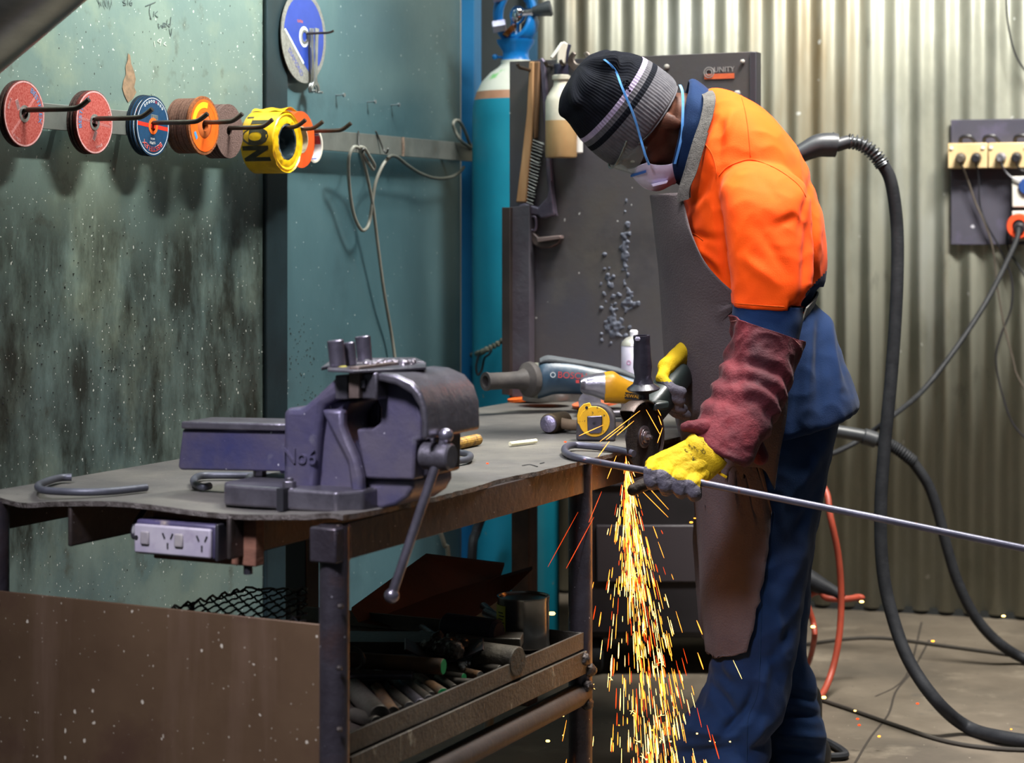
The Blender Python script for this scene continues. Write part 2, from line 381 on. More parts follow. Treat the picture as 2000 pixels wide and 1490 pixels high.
# handwriting and rust patch on the near sheet
INK = mat('pencil_ink', '#4c5654', rough=.7)
def on_wall(px, py, off): return PW(px, py, off)
def stroke(mb, pts, r=.0011, off=.0012): mb.tube([on_wall(x, y, off) for x, y in pts], r, 4, 4, flat=.3, upv=WN)
mb = MB()
for L in ([(284, 12), (304, 4)], [(294, 9), (292, 24), (296, 38)], [(301, 22), (300, 33)], [(308, 22), (303, 28), (309, 34)],            # Tic
          [(309, 45), (311, 55), (315, 49), (318, 55), (319, 44)], [(319, 50), (324, 47), (320, 45), (319, 51), (325, 52)], [(327, 38), (326, 50)], [(332, 46), (328, 49), (332, 52), (334, 33), (333, 50)],   # weld
          [(331, 56), (334, 70), (336, 55)],                                                                      # v
          [(245, 0), (240, 3), (247, 8), (241, 10)], [(250, -1), (250, 10)], [(258, -2), (253, 6), (257, 11), (258, 5), (254, 6)]):
    stroke(mb, L)
for k in range(14): stroke(mb, [(190+k*2.2+rnd.uniform(-3, 3), -2+rnd.uniform(0, 6)), (196+k*1.7+rnd.uniform(-3, 3), 12+rnd.uniform(-2, 8))], .0006)
o = mb.build('handwriting', INK, parent=wl); 
mb = MB(); CH = mat('chalk_pale', '#b9bfae', rough=.8)
for L in ([(301, 80), (303, 92)], [(313, 76), (308, 80), (313, 83), (315, 76), (313, 90)], [(324, 82), (320, 86), (325, 89)]): stroke(mb, L, .0008)
mb.build('chalk_note', CH, parent=wl)
mb = MB(); P = [on_wall(x, y, .0011) for x, y in ((250, 104), (254, 108), (256, 124), (262, 140), (265, 155), (262, 170), (266, 180), (260, 192), (250, 200), (243, 186), (239, 172), (241, 158), (246, 145), (245, 130), (249, 118))]
mb.prism(P, WN*.0003); mb.build('rust_patch', mat('rust_stain', '#8a6f58', '#6d5a48', 90, .8), parent=wl)
# weld spatter blobs crusted on the near sheet, one rough patch
SPAT = mat('spatter_grit', '#3a3c3b', '#55564f', 60, .5, .5)
mb = MB()
for k in range(150):
    c = rnd.choice([(60, 640, 45, 60), (230, 690, 40, 60), (480, 700, 25, 60), (20, 760, 30, 40), (330, 640, 60, 60), (150, 600, 90, 120)])
    q = on_wall(rnd.gauss(c[0], c[2]), rnd.gauss(c[1], c[3]), .0003)
    if rnd.random() < .99 and (q-WA).dot(WW) < (wall_s(512)-WA).dot(WW): mb.sph(q, rnd.uniform(.0010, .0024), 3)
mb.build('weld_spatter', SPAT, parent=wl)['kind'] = 'stuff'
mb = MB()
for k in range(70):
    c = rnd.choice([(590, 690, 18, 26), (600, 760, 10, 30), (580, 650, 12, 20)])
    mb.sph(on_wall(max(566, rnd.gauss(c[0], c[2])), rnd.gauss(c[1], c[3]), .0003), rnd.uniform(.0010, .0022), 3)
mb.build('weld_spatter', SPAT, parent=wl2)['kind'] = 'stuff'
# ================================================================ hook rail on the left wall
RF = .045
zr0, zr1 = 1.357, 1.405
def at_off(px, py, off): return PW(px, py, off)
RAILM = mat('flat_bar_steel', '#7e807a', '#6b6d68', 9, .45, .4, .1, 80, lay=[('#8f6f5b', 10, .66, .74), ('#55574f', 5, .55, .75)])
def railbox(pxa, pxb):
    a = at_off(pxa, 450, RF); b = at_off(pxb, 450, RF); mb = MB()
    mb.prism([V((a.x, a.y, zr0)), V((b.x, b.y, zr0)), V((b.x, b.y, zr1)), V((a.x, a.y, zr1))], -WN*.006); return mb
root = thing('hook_rail', 'long grey flat bar rail with bent hook rods, fixed across the sheet wall', 'rail', at_off(300, 232, RF)*1)
railbox(-60, 786).build('rail_bar', RAILM, root, bevel=.001)
railbox(787, 955).build('rail_bar', RAILM, root, bevel=.001)
mb = MB(); p = at_off(786, 285, RF); mb.tube([V((p.x, p.y, zr0))+WN*.001, V((p.x, p.y, (zr0+zr1)/2))+WN*.0025, V((p.x, p.y, zr1))+WN*.001], .004, 6, 3)
mb.build('weld_seam', mat('weld_bead', '#a08d7d', '#7d6759', 60, .5, .4, .5, 200), root)
for px in (110, 235, 520, 700, 860):
    mb = MB(); p = at_off(px, 450, 0); mb.cyl(V((p.x, p.y, 1.38)), V((p.x, p.y, 1.38))+WN*(RF-.005), .008, seg=10); mb.build('standoff', RAILM, root)
HK = {}
for i, (ex, ey, d, L) in enumerate([(48, 215, .014, .142), (185, 232, .020, .138), (299, 240, .018, .134), (402, 239, .060, .136), (451, 250, .047, .137), (563, 249, .085, .118), (592, 252, .06, .10), (607, 256, .05, .142)]):
    e = at_off(ex, ey, RF+d); r0 = e - WN*d; HK[i+1] = r0
    mb = MB(); mb.tube([r0-WN*.004, r0+WN*(L*.4), r0+WN*(L-.032), r0+WN*(L-.012)+UP*.003+WW*.002, r0+WN*(L+.008)+UP*.016+WW*.003], .0048, 12, 4)
    mb.build('hook', HOOKM, root, smooth=.9)
# ---- abrasive discs
def dframe(hook, d, roll=0.0, drop=.0065, side=0, R=None):
    return basis(WW, UP, WN, HK[hook] + WN*d - UP*drop + WW*side) @ Matrix.Rotation(roll, 4, 'Z')
def ann(mb, ri, ro, z0, z1, seg=64, mi=0):
    mb.mi = mi; mb.lathe([(ri, z0), (ro, z0), (ro, z1), (ri, z1)], seg=seg, closed=True, c0=False, c1=False); return mb
def arct(mb, txt, r, size, mid, z, mi, ext=.0002, sx=1.0, inward=False):
    k = -1 if inward else 1
    mb.mi = mi
    mb.text(txt, None, size, ext, f=lambda p: V(((r+p.y*k)*math.cos(mid-p.x*sx/r*k), (r+p.y*k)*math.sin(mid-p.x*sx/r*k), z+p.z)))
    mb.mi = 0
RED = mat('red_disc_paper', '#9c3a34', '#b9655c', 260, .6); PINK = mat('pink_white_rim', '#d9aaa8', '#c98a88', 200, .6)
LBLUE = mat('print_blue', '#4d8cbb', rough=.6); WHT = mat('print_white', '#dcdad6', rough=.6); BLK = mat('print_black', '#222225', rough=.6)
GRIT = mat('brown_abrasive_grit', '#3a2c29', '#594540', 300, .85, 0, .8, 500)
REDGRIT = mat('red_abrasive_edge', '#7a3630', '#4c2a27', 280, .85, 0, .8, 500)
NAVY = mat('navy_disc_paper', '#143f61', '#123552', 120, .5); ORG = mat('orange_print', '#f2641c', rough=.5); DRED = mat('print_red', '#c23224', rough=.55)
RINGM = mat('bore_ring', '#b9bab8', '#9c9d9b', 30, .35, .8)
def cut_disc(kind, R=.0605):
    t = thing('cutting_disc', '', 'grinding disc')
    mb = MB(); ann(mb, .0115, R, 0, .003); mb.build('abrasive_body', {'red': REDGRIT, 'blue': mat('blue_disc_edge', '#23303d', '#1b232c', 250, .8, 0, .6, 400), 'dark': GRIT}[kind], t, local=True)
    if kind == 'dark': return t
    mb = MB(); z = .0030
    if kind == 'red':
        ann(mb, .012, R-.0015, z, z+.0003, mi=0); ann(mb, R-.0042, R-.0012, z+.0002, z+.0006, mi=1)
        arct(mb, 'BESTFLEX', R-.013, .0135, PI/2, z+.0006, 2, sx=1.25)
        arct(mb, '80m/s', R-.013, .009, PI*1.25, z+.0006, 1); arct(mb, '125x1.0', R-.010, .008, -PI*.28, z+.0006, 1)
        for k in range(-2, 3):
            mb.mi = 1; mb.box((k*.0012, 0, z+.0004), (math.cos(.35), math.sin(.35), 0), (-math.sin(.35), math.cos(.35), 0), (0, 0, 1), .0003, R*1.75, .0002)
        mb.mi = 1; mb.box((-.022, -.012, z+.0005), (1, 0, 0), (0, 1, 0), (0, 0, 1), .02, .009, .0003)
        mb.mi = 3
        for k in range(9): mb.box((-.030+k*.002, -.012, z+.0007), (1, 0, 0), (0, 1, 0), (0, 0, 1), .0009, .008, .0003)
        lm = [RED, PINK, LBLUE, BLK]
    else:
        ann(mb, .012, R-.001, z, z+.0003, mi=0); ann(mb, R-.0052, R-.0040, z+.0002, z+.0005, mi=1)
        mb.mi = 2; mb.box((0, 0, z+.0003), (math.cos(-.02), math.sin(-.02), 0), (-math.sin(-.02), math.cos(-.02), 0), (0, 0, 1), (R-.005)*1.98, .008, .0004)
        arct(mb, 'BESTFLEX', R-.015, .0145, PI/2, z+.0005, 1, sx=1.2, ext=.0002); arct(mb, 'BESTFLEX', R-.015, .0138, PI/2, z+.0008, 2, sx=1.24)
        arct(mb, 'SUPER', R-.027, .0075, PI/2, z+.0005, 1); arct(mb, 'INOX', R-.035, .006, PI/2, z+.0005, 1)
        for k in range(9):
            a = -PI/2 + (k-4)*.17; mb.mi = 1 if k != 3 else 2
            M = Matrix.Translation((math.cos(a)*(R-.011), math.sin(a)*(R-.011), z+.0002)); mb.lathe([(.0018, 0), (.0028, 0), (.0028, .0004), (.0018, .0004)], M, 12, closed=True, c0=False, c1=False)
        mb.mi = 3; mb.box((-.004, -.018, z+.0004), (1, 0, 0), (0, 1, 0), (0, 0, 1), .024, .010, .0003); mb.mi = 4
        for k in range(10): mb.box((-.0145+k*.0023, -.018, z+.0006), (1, 0, 0), (0, 1, 0), (0, 0, 1), .0011, .009, .0003)
        ann(mb, .012, .0165, z+.0006, z+.001, mi=5)
        lm = [NAVY, WHT, DRED, mat('label_grey', '#8b8f8d', rough=.6), BLK, ORG]
    mb.build('paper_label', lm, t, local=True)
    mb = MB(); ann(mb, .0100, .0155, .0034, .0042, 32); mb.build('bore_ring', RINGM if kind == 'red' else ORG, t, local=True)
    return t
def place(t, M): t.matrix_world = M; WM[t.name] = M.copy()
r1 = cut_disc('red'); r1['label'] = 'faded red cutting disc, front one of the leftmost stack on the rail'; r1['group'] = 'red cutting discs on the rail'
place(r1, dframe(1, .0105, -1.15))
dk = cut_disc('dark'); dk['label'] = 'dark gritty disc, hindmost of the leftmost stack on the rail'; dk['group'] = 'dark cutting discs on the rail'
place(dk, dframe(1, .000, .3, side=-.001))
dup(dk, dframe(1, .0045, .9, side=-.002), 'dark gritty disc directly behind the faded red disc at the far left')
dup(r1, dframe(2, .0165, 1.1), 'bright red cutting disc, front one of the second stack from the left')
dup(r1, dframe(2, .0120, .4, side=.001), 'red edged disc just behind the front disc of the second stack', keep=('abrasive_body',))
dup(dk, dframe(2, .0000, .2, side=-.002), 'dark disc against the rail in the second stack from the left')
dup(dk, dframe(2, .0060, .8, side=-.001), 'dark disc in the middle of the second stack from the left')
b1 = cut_disc('blue'); b1['label'] = 'navy cutting disc with a red band, front one of the blue stack'; b1['group'] = 'navy cutting discs on the rail'
place(b1, dframe(3, .0145, PI-.06, drop=.0065))
dup(b1, dframe(3, .0100, 2.6, side=-.006, drop=.0062), 'navy disc directly behind the front disc of the blue stack')
dup(b1, dframe(3, .0058, 2.2, side=-.009, drop=.0055), 'navy disc third from the front in the blue stack', keep=('abrasive_body', 'paper_label'))
dup(b1, dframe(3, .0012, 2.0, side=-.010, drop=.005), 'hindmost navy disc in the blue stack, against the rail', keep=('abrasive_body',))
# thick grinding discs with an orange labelled one in front
BRG = mat('brown_grinding_grit', '#5d4238', '#77584a', 300, .85, 0, .8, 420, lay=[('#8a4f30', 20, .55, .75)])
t = thing('grinding_disc', 'rusty brown thick grinding disc against the rail behind the orange one', 'grinding disc', group='brown thick discs behind the orange disc')
mb = MB(); ann(mb, .0115, .0565, 0, .0052); mb.build('abrasive_body', BRG, t, local=True); gd = t
names = ['hindmost', 'second from the back', 'third from the back', 'fourth from the back', 'fifth from the back', 'sixth from the back', 'seventh from the back', 'frontmost brown']
for k in range(8):
    M = dframe(4, .0005+k*.0061, rnd.uniform(0, 6), side=rnd.uniform(-.002, .001)-.001) @ Matrix.Rotation(rnd.uniform(-.02, .02), 4, 'X')
    lab = 'thick brown grinding disc in the ribbed stack behind the orange one, ' + names[k]
    if k == 0: place(gd, M); gd['label'] = lab
    else: dup(gd, M, lab)
t = thing('grinding_disc', 'orange faced grinding disc with raised centre, front of the ribbed brown stack', 'grinding disc')
place(t, dframe(4, .050))
mb = MB(); mb.lathe([(.0115, 0), (.0595, 0), (.0605, .002), (.0600, .006), (.052, .0065), (.030, .0062), (.024, .004), (.0115, .004)], seg=64, closed=True, c0=False, c1=False); mb.build('abrasive_body', mat('orange_brown_grit', '#a5633a', '#7c4a30', 280, .8, 0, .8, 420), t, local=True)
mb = MB(); ann(mb, .0265, .0530, .0064, .0070, mi=0); ann(mb, .045, .0535, .0067, .0073, mi=0)
mb.mi = 1
G = [[V((r*math.cos(q), r*math.sin(q), .0073)) for r in (.036, .048)] for q in [1.3+.1*i for i in range(17)]]; mb.grid(G, th=.0002); mb.mi = 2
G = [[V((r*math.cos(q), r*math.sin(q), .0073)) for r in (.036, .044)] for q in [3.5+.1*i for i in range(5)]]; mb.grid(G, th=.0002)
mb.build('orange_label', [mat('orange_label', '#f76a12', '#ee5c10', 60, .5), mat('yellow_print', '#f6b81c', rough=.5), LBLUE], t, local=True)
mb = MB(); mb.lathe([(.0115, .001), (.024, .001), (.026, .006), (.022, .0085), (.0115, .0085)], seg=48, closed=True, c0=False, c1=False); mb.build('raised_centre', mat('orange_hub', '#c86a35', '#b85b2a', 60, .6), t, local=True)
t = thing('fibre_disc', '', 'sanding disc', group='brown fibre discs on the rail')
mb = MB(); ann(mb, .0105, .0570, 0, .0035); mb.build('backing', mat('brown_fibre', '#6d5751', '#5b4742', 220, .85, 0, .5, 300), t, local=True)
nn = ['hindmost', 'second from the back', 'third from the back', 'fourth from the back', 'second from the front', 'front one']
for k in range(6):
    M = dframe(5, .0005+k*.0078, rnd.uniform(0, 6), side=rnd.uniform(-.002, .002)) @ Matrix.Rotation(rnd.uniform(-.025, .025), 4, 'X')
    lab = 'dull brown sanding disc, '+nn[k]+' in the stack left of the yellow tape'
    if k == 0: place(t, M); t['label'] = lab
    else: dup(t, M, lab)
mb = MB(); mb.box((0, 0, .0037), (1, 0, 0), (0, 1, 0), (0, 0, 1), .026, .003, .0004); mb.box((0, 0, .0037), (0, 1, 0), (1, 0, 0), (0, 0, 1), .026, .003, .0004)
# ---- tape rolls
YT = mat('yellow_barrier_tape', '#e3b40e', '#cf9f0c', 12, .35, 0, .2, 60, lay=[('#a98317', 9, .55, .75)])
t = thing('barrier_tape_roll', 'yellow barrier tape roll printed with black letters, hung on the rail', 'tape roll')
place(t, basis(WW, UP, WN, HK[6]+WN*.004-UP*.031))
mb = MB(); seg = 72
def wob(j, z): return 1+.012*noise.noise(V((math.cos(2*PI*j/seg)*2, math.sin(2*PI*j/seg)*2, z*30)))
prof = [(.040, .000), (.066, 0), (.0685, .004), (.0685, .040), (.0685, .074), (.067, .079), (.064, .0755), (.060, .0795), (.055, .077), (.049, .0795), (.040, .079)]
mb.rings([[V((r*wob(j, z)*math.cos(2*PI*j/seg), r*wob(j, z)*math.sin(2*PI*j/seg), z + (.0025*noise.noise(V((j*.35, r*200, 1))) if z > .07 else 0))) for j in range(seg)] for r, z in prof], closed=True)
roll_ = mb.build('tape_winding', YT, t, local=True)
mb = MB(); mb.text('NOT', None, .080, .0004, bold=.0045, f=lambda p: V(((.0690+p.z)*math.cos(3.06-p.x*.60/.069), (.0690+p.z)*math.sin(3.06-p.x*.60/.069), .041-p.y)))
mb.text('ENTER', None, .080, .0004, bold=.0025, f=lambda p: V(((.0690+p.z)*math.cos(.75-p.x*.55/.069), (.0690+p.z)*math.sin(.75-p.x*.55/.069), .041-p.y)))
mb.build('printed_letters', mat('tape_black_ink', '#26241a', '#3a3520', 60, .5), t, local=True)
mb = MB(); ann(mb, .0355, .040, .001, .0785, 48); mb.build('core', mat('dark_core', '#2b3940', '#9fa7a9', 25, .35, .3, cover=.62), t, local=True)
mb = MB(); G = []
for i in range(8):
    a = 1.9-.12*i; G.append([V(((.0688+.0008*i+ (.012 if j > 6 else 0)*(i/8))*math.cos(a), (.0688+.0015*i)*math.sin(a)+.002*math.sin(j*1.3+i), .002+.0098*j)) for j in range(9)])
mb.grid(G, th=.0006); mb.build('loose_end', YT, t, local=True)
t = thing('orange_tape_roll', 'orange tape roll partly hidden behind the yellow barrier tape', 'tape roll')
place(t, basis(WW, UP, WN, HK[7]+WN*.003-UP*.024-WW*.010))
mb = MB(); ann(mb, .030, .0630, 0, .058, 56); mb.build('tape_winding', mat('orange_tape', '#e2571c', '#c84a1c', 20, .4), t, local=True)
mb = MB(); ann(mb, .0275, .0300, -.001, .059, 48); mb.build('core', mat('card_core', '#b7a78c', '#8f8068', 30, .8), t, local=True)
t = thing('empty_tape_core', 'small nearly empty tape core with red and blue print inside, right of the yellow tape', 'tape roll')
place(t, basis(WW, UP, WN, HK[8]-WN*.002-UP*.031+WW*.012))
mb = MB(); ann(mb, .0355, .0395, 0, .054, 48); mb.build('card_tube', mat('grey_tape_wrap', '#7b7a70', '#5d5c54', 30, .6), t, local=True)
mb = MB(); ann(mb, .0345, .0355, .0005, .0545, 48, 0)
for a0, a1, mi in ((.1, .7, 1), (.75, .85, 2), (.9, 2.2, 1), (3.3, 3.6, 2), (3.65, 5.0, 1), (5.1, 5.3, 2)):
    mb.mi = mi; n = 10; G = [[V((.0343*math.cos(a0+(a1-a0)*i/n), .0343*math.sin(a0+(a1-a0)*i/n), z)) for z in (.012, .052)] for i in range(n+1)]; mb.grid(G)
mb.mi = 0; mb.build('inner_print', [WHT, mat('inner_red', '#b8322f', '#c9504b', 180, .5), mat('inner_blue', '#264b8c', rough=.5)], t, local=True)
mb = MB(); ann(mb, .0350, .0402, .0535, .0550, 48); mb.build('core_rim', mat('pale_card', '#c9c2b4', rough=.8), t, local=True)
# ---- diamond blade and spanners on the post hook
t0 = at_off(592, 66, .012)
root = thing('wall_hook', 'thin bent hook rod on the dark post carrying the big blue blade', 'hook', t0)
mb = MB(); mb.tube([t0-WN*.012, t0+WN*.04, t0+WN*.066, t0+WN*.080+UP*.004], .0028, 8, 4); mb.build('hook_rod', HOOKM, root)
DB = basis(WW, UP, WN, at_off(592, 72, .018))
t = thing('diamond_blade', 'large grey saw blade with blue centre print hanging on the dark post', 'saw blade'); place(t, DB)
RB = .107
mb = MB(); ann(mb, .0125, RB, 0, .0024, 96); mb.build('blade_body', mat('blade_grey', '#8f8d86', '#77756e', 160, .6, .3, .4, 300), t, local=True)
mb = MB(); P = []
Rr = RB-.012
for k in range(33):
    a = math.radians(172-k*(172+38)/32); P.append(V((Rr*math.cos(a), Rr*math.sin(a), .0025)))
P += [V((.030, -.085, .0025)), V((-.004, -.060, .0025))]
mb.prism(P, (0, 0, .0003)); mb.mi = 1
mb.prism([V((-.094, .010, .0028)), V((-.088, .012, .0028)), V((.000, -.060, .0028)), V((-.006, -.064, .0028))], (0, 0, .0003))
mb.mi = 1; ann(mb, .015, .024, .0028, .0032, mi=1)
mb.mi = 2; mb.text('DIAMOND', basis((.74, -.66, 0), (.66, .74, 0), (0, 0, 1), V((-.040, -.062, .0026))), .018, .0002)
mb.mi = 3; mb.text('turbo', basis((1, 0, 0), (0, 1, 0), (0, 0, 1), V((-.02, .035, .0030))), .012, .0002)
mb.build('blue_label', [mat('blade_blue', '#2a3f92', '#243a88', 30, .35), mat('blade_white', '#c9cdd2', rough=.5), mat('blade_violet', '#4a4f8f', rough=.5), mat('blade_orange', '#b9603a', rough=.5)], t, local=True)
mb = MB(); ann(mb, .0112, .0165, .0032, .0045, 32); mb.build('bore_ring', RINGM, t, local=True)
t = thing('cutting_disc', 'plain brown disc half hidden behind the top of the big blue blade', 'grinding disc'); place(t, basis(WW, UP, WN, at_off(566, 22, .0075)))
mb = MB(); ann(mb, .0115, .0600, 0, .003); mb.build('abrasive_body', mat('tan_disc', '#8a7a5e', '#6f6350', 100, .8), t, local=True)
SPN = mat('pressed_steel_bright', '#c3c6c4', '#a6aaa8', 30, .28, .85, .1, 60)
def spanner(lab, px, off, ang):
    M = basis(WW, UP, WN, at_off(px, 62, off)) @ Matrix.Rotation(ang, 4, 'Z')
    t = thing('pin_spanner', lab, 'spanner', group='pin spanners hanging over the blade'); place(t, M)
    mb = MB(); s = .0065
    mb.prism([V(p) for p in ((-s*1.3, .008, 0), (s*1.3, .008, 0), (s*.9, -.02, 0), (s*.85, -.107, 0), (s*1.2, -.118, 0), (-s*1.2, -.118, 0), (-s*.85, -.107, 0), (-s*.9, -.02, 0))], (0, 0, .004))
    mb.build('handle', SPN, t, local=True, bevel=.0008)
    mb = MB(); P = [V((.020*math.cos(a), -.135+.020*math.sin(a), 0)) for a in [math.radians(x) for x in range(-20, 201, 20)]]+[V((.012*math.cos(a), -.137+.012*math.sin(a), 0)) for a in [math.radians(x) for x in range(200, -21, -20)]]
    mb.prism(P, (0, 0, .004)); mb.build('fork', SPN, t, local=True, bevel=.0006)
    for s_ in (-1, 1): mb = MB(); mb.cyl((s_*.016, -.140, 0), (s_*.016, -.140, .013), .0028, seg=8); mb.build('pin', SPN, t, local=True)
spanner('bright pin spanner, left one of the pair hanging over the blue blade', 607, .026, .05)
spanner('bright pin spanner, right one of the pair hanging over the blue blade', 617, .036, -.05)
# ---- small screws left in the far sheet
for i, (x, y, wd) in enumerate(((656, 186, 'leftmost'), (717, 199, 'middle'), (764, 205, 'rightmost'))):
    p = at_off(x, y, 0); mb = MB(); mb.cyl(p, p+WN*.022, .0018, seg=8); mb.cyl(p+WN*.02, p+WN*.024, .005, seg=12)
    tag(mb.build('wall_screw', ALU), f'small bare screw in the blue grey sheet, {wd} of three', 'screw', 'screws in the far wall sheet')
# ---- cables on hooks
CBL = mat('grey_cable', '#8b8a80', '#77766c', 10, .5); CBD = mat('dark_grey_cable', '#565750', '#47483f', 10, .5)
def wtube(name, pts, r, m, lab, cat_='cable', grp=None, off=None, n=8):
    mb = MB(); mb.tube([at_off(x, y, o) for x, y, o in pts], r, 10, n); return tag(mb.build(name, m, smooth=2), lab, cat_, grp)
for (x, y, lab) in ((700, 262, 'thin upright wire hook on the rail above the hanging grey cable loop'), (748, 262, 'short dark wire hook leaning on the rail where the cable crosses')):
    dx = 0 if x == 700 else -14
    mb = MB(); mb.tube([at_off(x+dx, y-6, RF+.002), at_off(x+dx*.5, y+10, RF+.004), at_off(x+3, y+34, RF+.014), at_off(x+8, y+36, RF+.040), at_off(x+10, y+28, RF+.05)], .0022, 8, 4)
    tag(mb.build('wire_hook', mat('wire_dark', '#4a4a48', rough=.5, metal=.5)), lab, 'hook')
wtube('hanging_cable', [(772, 705, .02), (764, 650, .02), (750, 570, .03), (738, 480, .04), (728, 400, .05), (716, 340, .06), (705, 300, .075), (702, 290, .082), (690, 288, .08), (681, 312, .07), (682, 360, .05), (690, 415, .04), (704, 447, .04), (715, 447, .04), (722, 430, .04), (727, 395, .05), (734, 355, .06), (748, 322, .07), (762, 306, .07)], .0042, CBL, 'pale grey cable looped over the rail and trailing down the sheet wall')
wtube('hanging_cable', [(703, 287, .085), (712, 290, .085), (722, 306, .08), (731, 322, .07), (729, 331, .065), (722, 322, .07), (712, 306, .075), (706, 296, .08)], .0042, CBL, 'small folded end of pale cable on the wire hook')
wtube('hanging_cable', [(757, 308, .078), (764, 304, .078), (776, 307, .07), (795, 322, .06), (820, 338, .05), (850, 348, .05), (880, 346, .05), (898, 336, .05), (906, 326, .05)], .0042, CBD, 'dark grey cable sagging under the rail towards the blue post')
wtube('hanging_cable', [(925, 292, .05), (912, 284, .06), (900, 274, .06), (889, 256, .05), (885, 242, .05), (890, 235, .05), (898, 238, .05), (906, 252, .05), (914, 272, .05), (922, 296, .04)], .0042, CBL, 'grey cable coil beside the blue post')
# ---- extraction duct, upper left
DUCT = mat('galvanised_duct', '#8b8a7e', '#74746c', 4, .28, .75, .12, 8, lay=[('#9d9c8f', 3, .5, .7, (1, 1, 3))])
ax = (at(170, 0, 3.40)-at(0, 143, 3.40)).normalized(); pr = V((ax.z, 0, -ax.x)); pr = -pr if pr.z < 0 else pr
c0 = at(85, 71, 3.40)+pr*.112
root = thing('extraction_duct', 'round galvanised extraction duct crossing the upper left corner', 'duct', c0)
Md = frame(ax, c0)
mb = MB(); mb.lathe([(.104, -.6), (.108, -.6), (.110, -.3), (.1105, -.02), (.110, .13), (.104, .13)], Md, 64, closed=True, c0=False, c1=False); mb.build('duct_tube', DUCT, root)
mb = MB()
for z in (.128, -.27): mb.lathe([(.109, z), (.114, z), (.117, z+.006), (.114, z+.012), (.109, z+.012)], Md, 64, closed=True, c0=False, c1=False)
mb.build('rolled_band', mat('dark_band', '#1b1a19', rough=.4, metal=.3), root)
mb = MB(); mb.tube([c0+ax*.12, c0+ax*.25+UP*.05, c0+ax*.30+UP*.25, c0+ax*.28+UP*.8], .085, 24, 6); mb.build('duct_elbow', DUCT, root)
mb = MB(); q = c0+ax*.05; mb.cyl(q+pr*.105, q+pr*.105+UP*.7, .01); mb.build('hanger_rod', HOOKM, root)
# ================================================================ steel bench
bench = thing('welding_bench', 'heavy dark steel workbench with pipe legs and a worn grey top', 'workbench', bp(1.0, .34))
BL, BW = 2.04, .685
nA, nB = 150, 60; G = []; rr = random.Random(3)
def topz(a, b):
    z = 0
    z += .004*math.sin(b*17+1.2)*math.exp(-a*9) - .006*math.exp(-((b-.60)/.05)**2)*math.exp(-a*12) + .005*math.exp(-((b-.02)/.03)**2)*math.exp(-a*8)
    return z
def jag(t, s): return .0022*noise.noise(V((t*26, s, 0)))+.0016*noise.noise(V((t*90, s, 3)))
for i in range(nA+1):
    r = []
    for j in range(nB+1):
        a = BL*(i/nA)**1.0; b = BW*j/nB
        aa = a + (jag(b, 1)+.006*math.sin(b*11))*max(0, 1-a/.04); bb = b + jag(a, 5)*max(0, 1-b/.03)*1.4 + (.012*math.exp(-((a-.55)/.10)**2)*max(0, 1-b/.06))
        r.append(bp(aa, bb-.004, BT+topz(a, b)))
    G.append(r)
mb = MB(); a_, b_ = nA+1, nB+1
vs = [p for r in G for p in r]; k = len(vs); vs += [p-UP*.008 for p in vs]
fs = [(i*b_+j, (i+1)*b_+j, (i+1)*b_+j+1, i*b_+j+1) for i in range(nA) for j in range(nB)]
mb.add(vs, fs, 0); mb.f += [tuple(q+k for q in reversed(f)) for f in fs]; mb.m += [0]*len(fs)
edge = [j for j in range(b_)]+[i*b_+b_-1 for i in range(1, a_)]+[(a_-1)*b_+j for j in range(b_-2, -1, -1)]+[i*b_ for i in range(a_-2, 0, -1)]
for i in range(len(edge)): e0, e1 = edge[i], edge[(i+1) % len(edge)]; mb.f.append((e0, e1, e1+k, e0+k)); mb.m.append(1)
top_ = mb.build('table_top', [BENCHTOP, EDGE], bench, smooth=.7)
mb = MB()
for L in ([(1020, 909), (1035, 907), (1050, 911)], [(1055, 905), (1063, 903)]):
    mb.tube([PZ(x, y, BT+.0012) for x, y in L], .0012, 5, 4, flat=.5, upv=UP)
mb.build('torch_scar', BLK, top_)
# frame rails (angle) along the right hand side and back, pipe legs
def bar(a0, b0, a1, b1, z0, z1, th, name, m, bev=.0015):
    mb = MB(); p = bp(a0, b0); q = bp(a1, b1); d = (q-p).normalized(); nrm = UP.cross(d)
    mb.prism([p+UP*z0-nrm*th/2, q+UP*z0-nrm*th/2, q+UP*z1-nrm*th/2, p+UP*z1-nrm*th/2], nrm*th); return mb.build(name, m, bench, bevel=bev)
APR = mat('apron_steel', '#3f3835', '#302a28', 6, .45, .45, .3, 60, lay=[('#4b3a31', 5, .5, .75), ('#2a2524', 9, .6, .8)], speck=[('#a49e98', 100, .12)])
bar(.0, .006, 2.02, .006, .682, .737, .006, 'frame_rail', APR); bar(.0, .664, 2.02, .664, .682, .737, .006, 'frame_rail', APR)
for a in (.47, .92, 1.45, 2.0): bar(a, .01, a, .66, .69, .737, .006, 'cross_rail', APR)
bar(-.002, .495, .46, .495, .672, .737, .008, 'rib', APR, .003); bar(-.002, .196, .46, .196, .672, .737, .008, 'rib', APR, .003); 
LR = .0225
def leg(a, b, z0=0, z1=.735, r=LR, sq=False, m=None):
    mb = MB()
    if sq: mb.box(bp(a, b, (z0+z1)/2), D1, D2, UP, .05, .05, z1-z0); return mb.build('leg', m or LEGM, bench, bevel=.003)
    mb.cyl(bp(a, b, z0), bp(a, b, z1), r, seg=28); return mb.build('leg', m or LEGM, bench)
leg(.012, .018); leg(.012, .655); leg(.90, .018); leg(.92, .64, sq=True, m=mat('black_leg', '#1d1a1c', rough=.5, metal=.4)); leg(1.97, .02); leg(1.97, .65, sq=True, m=RUST)
mb = MB(); mb.box(bp(.005, .02, .708), D2, D1, UP, .046, .046, .052); mb.build('corner_plate', LEGM, bench, bevel=.003)
mb = MB()
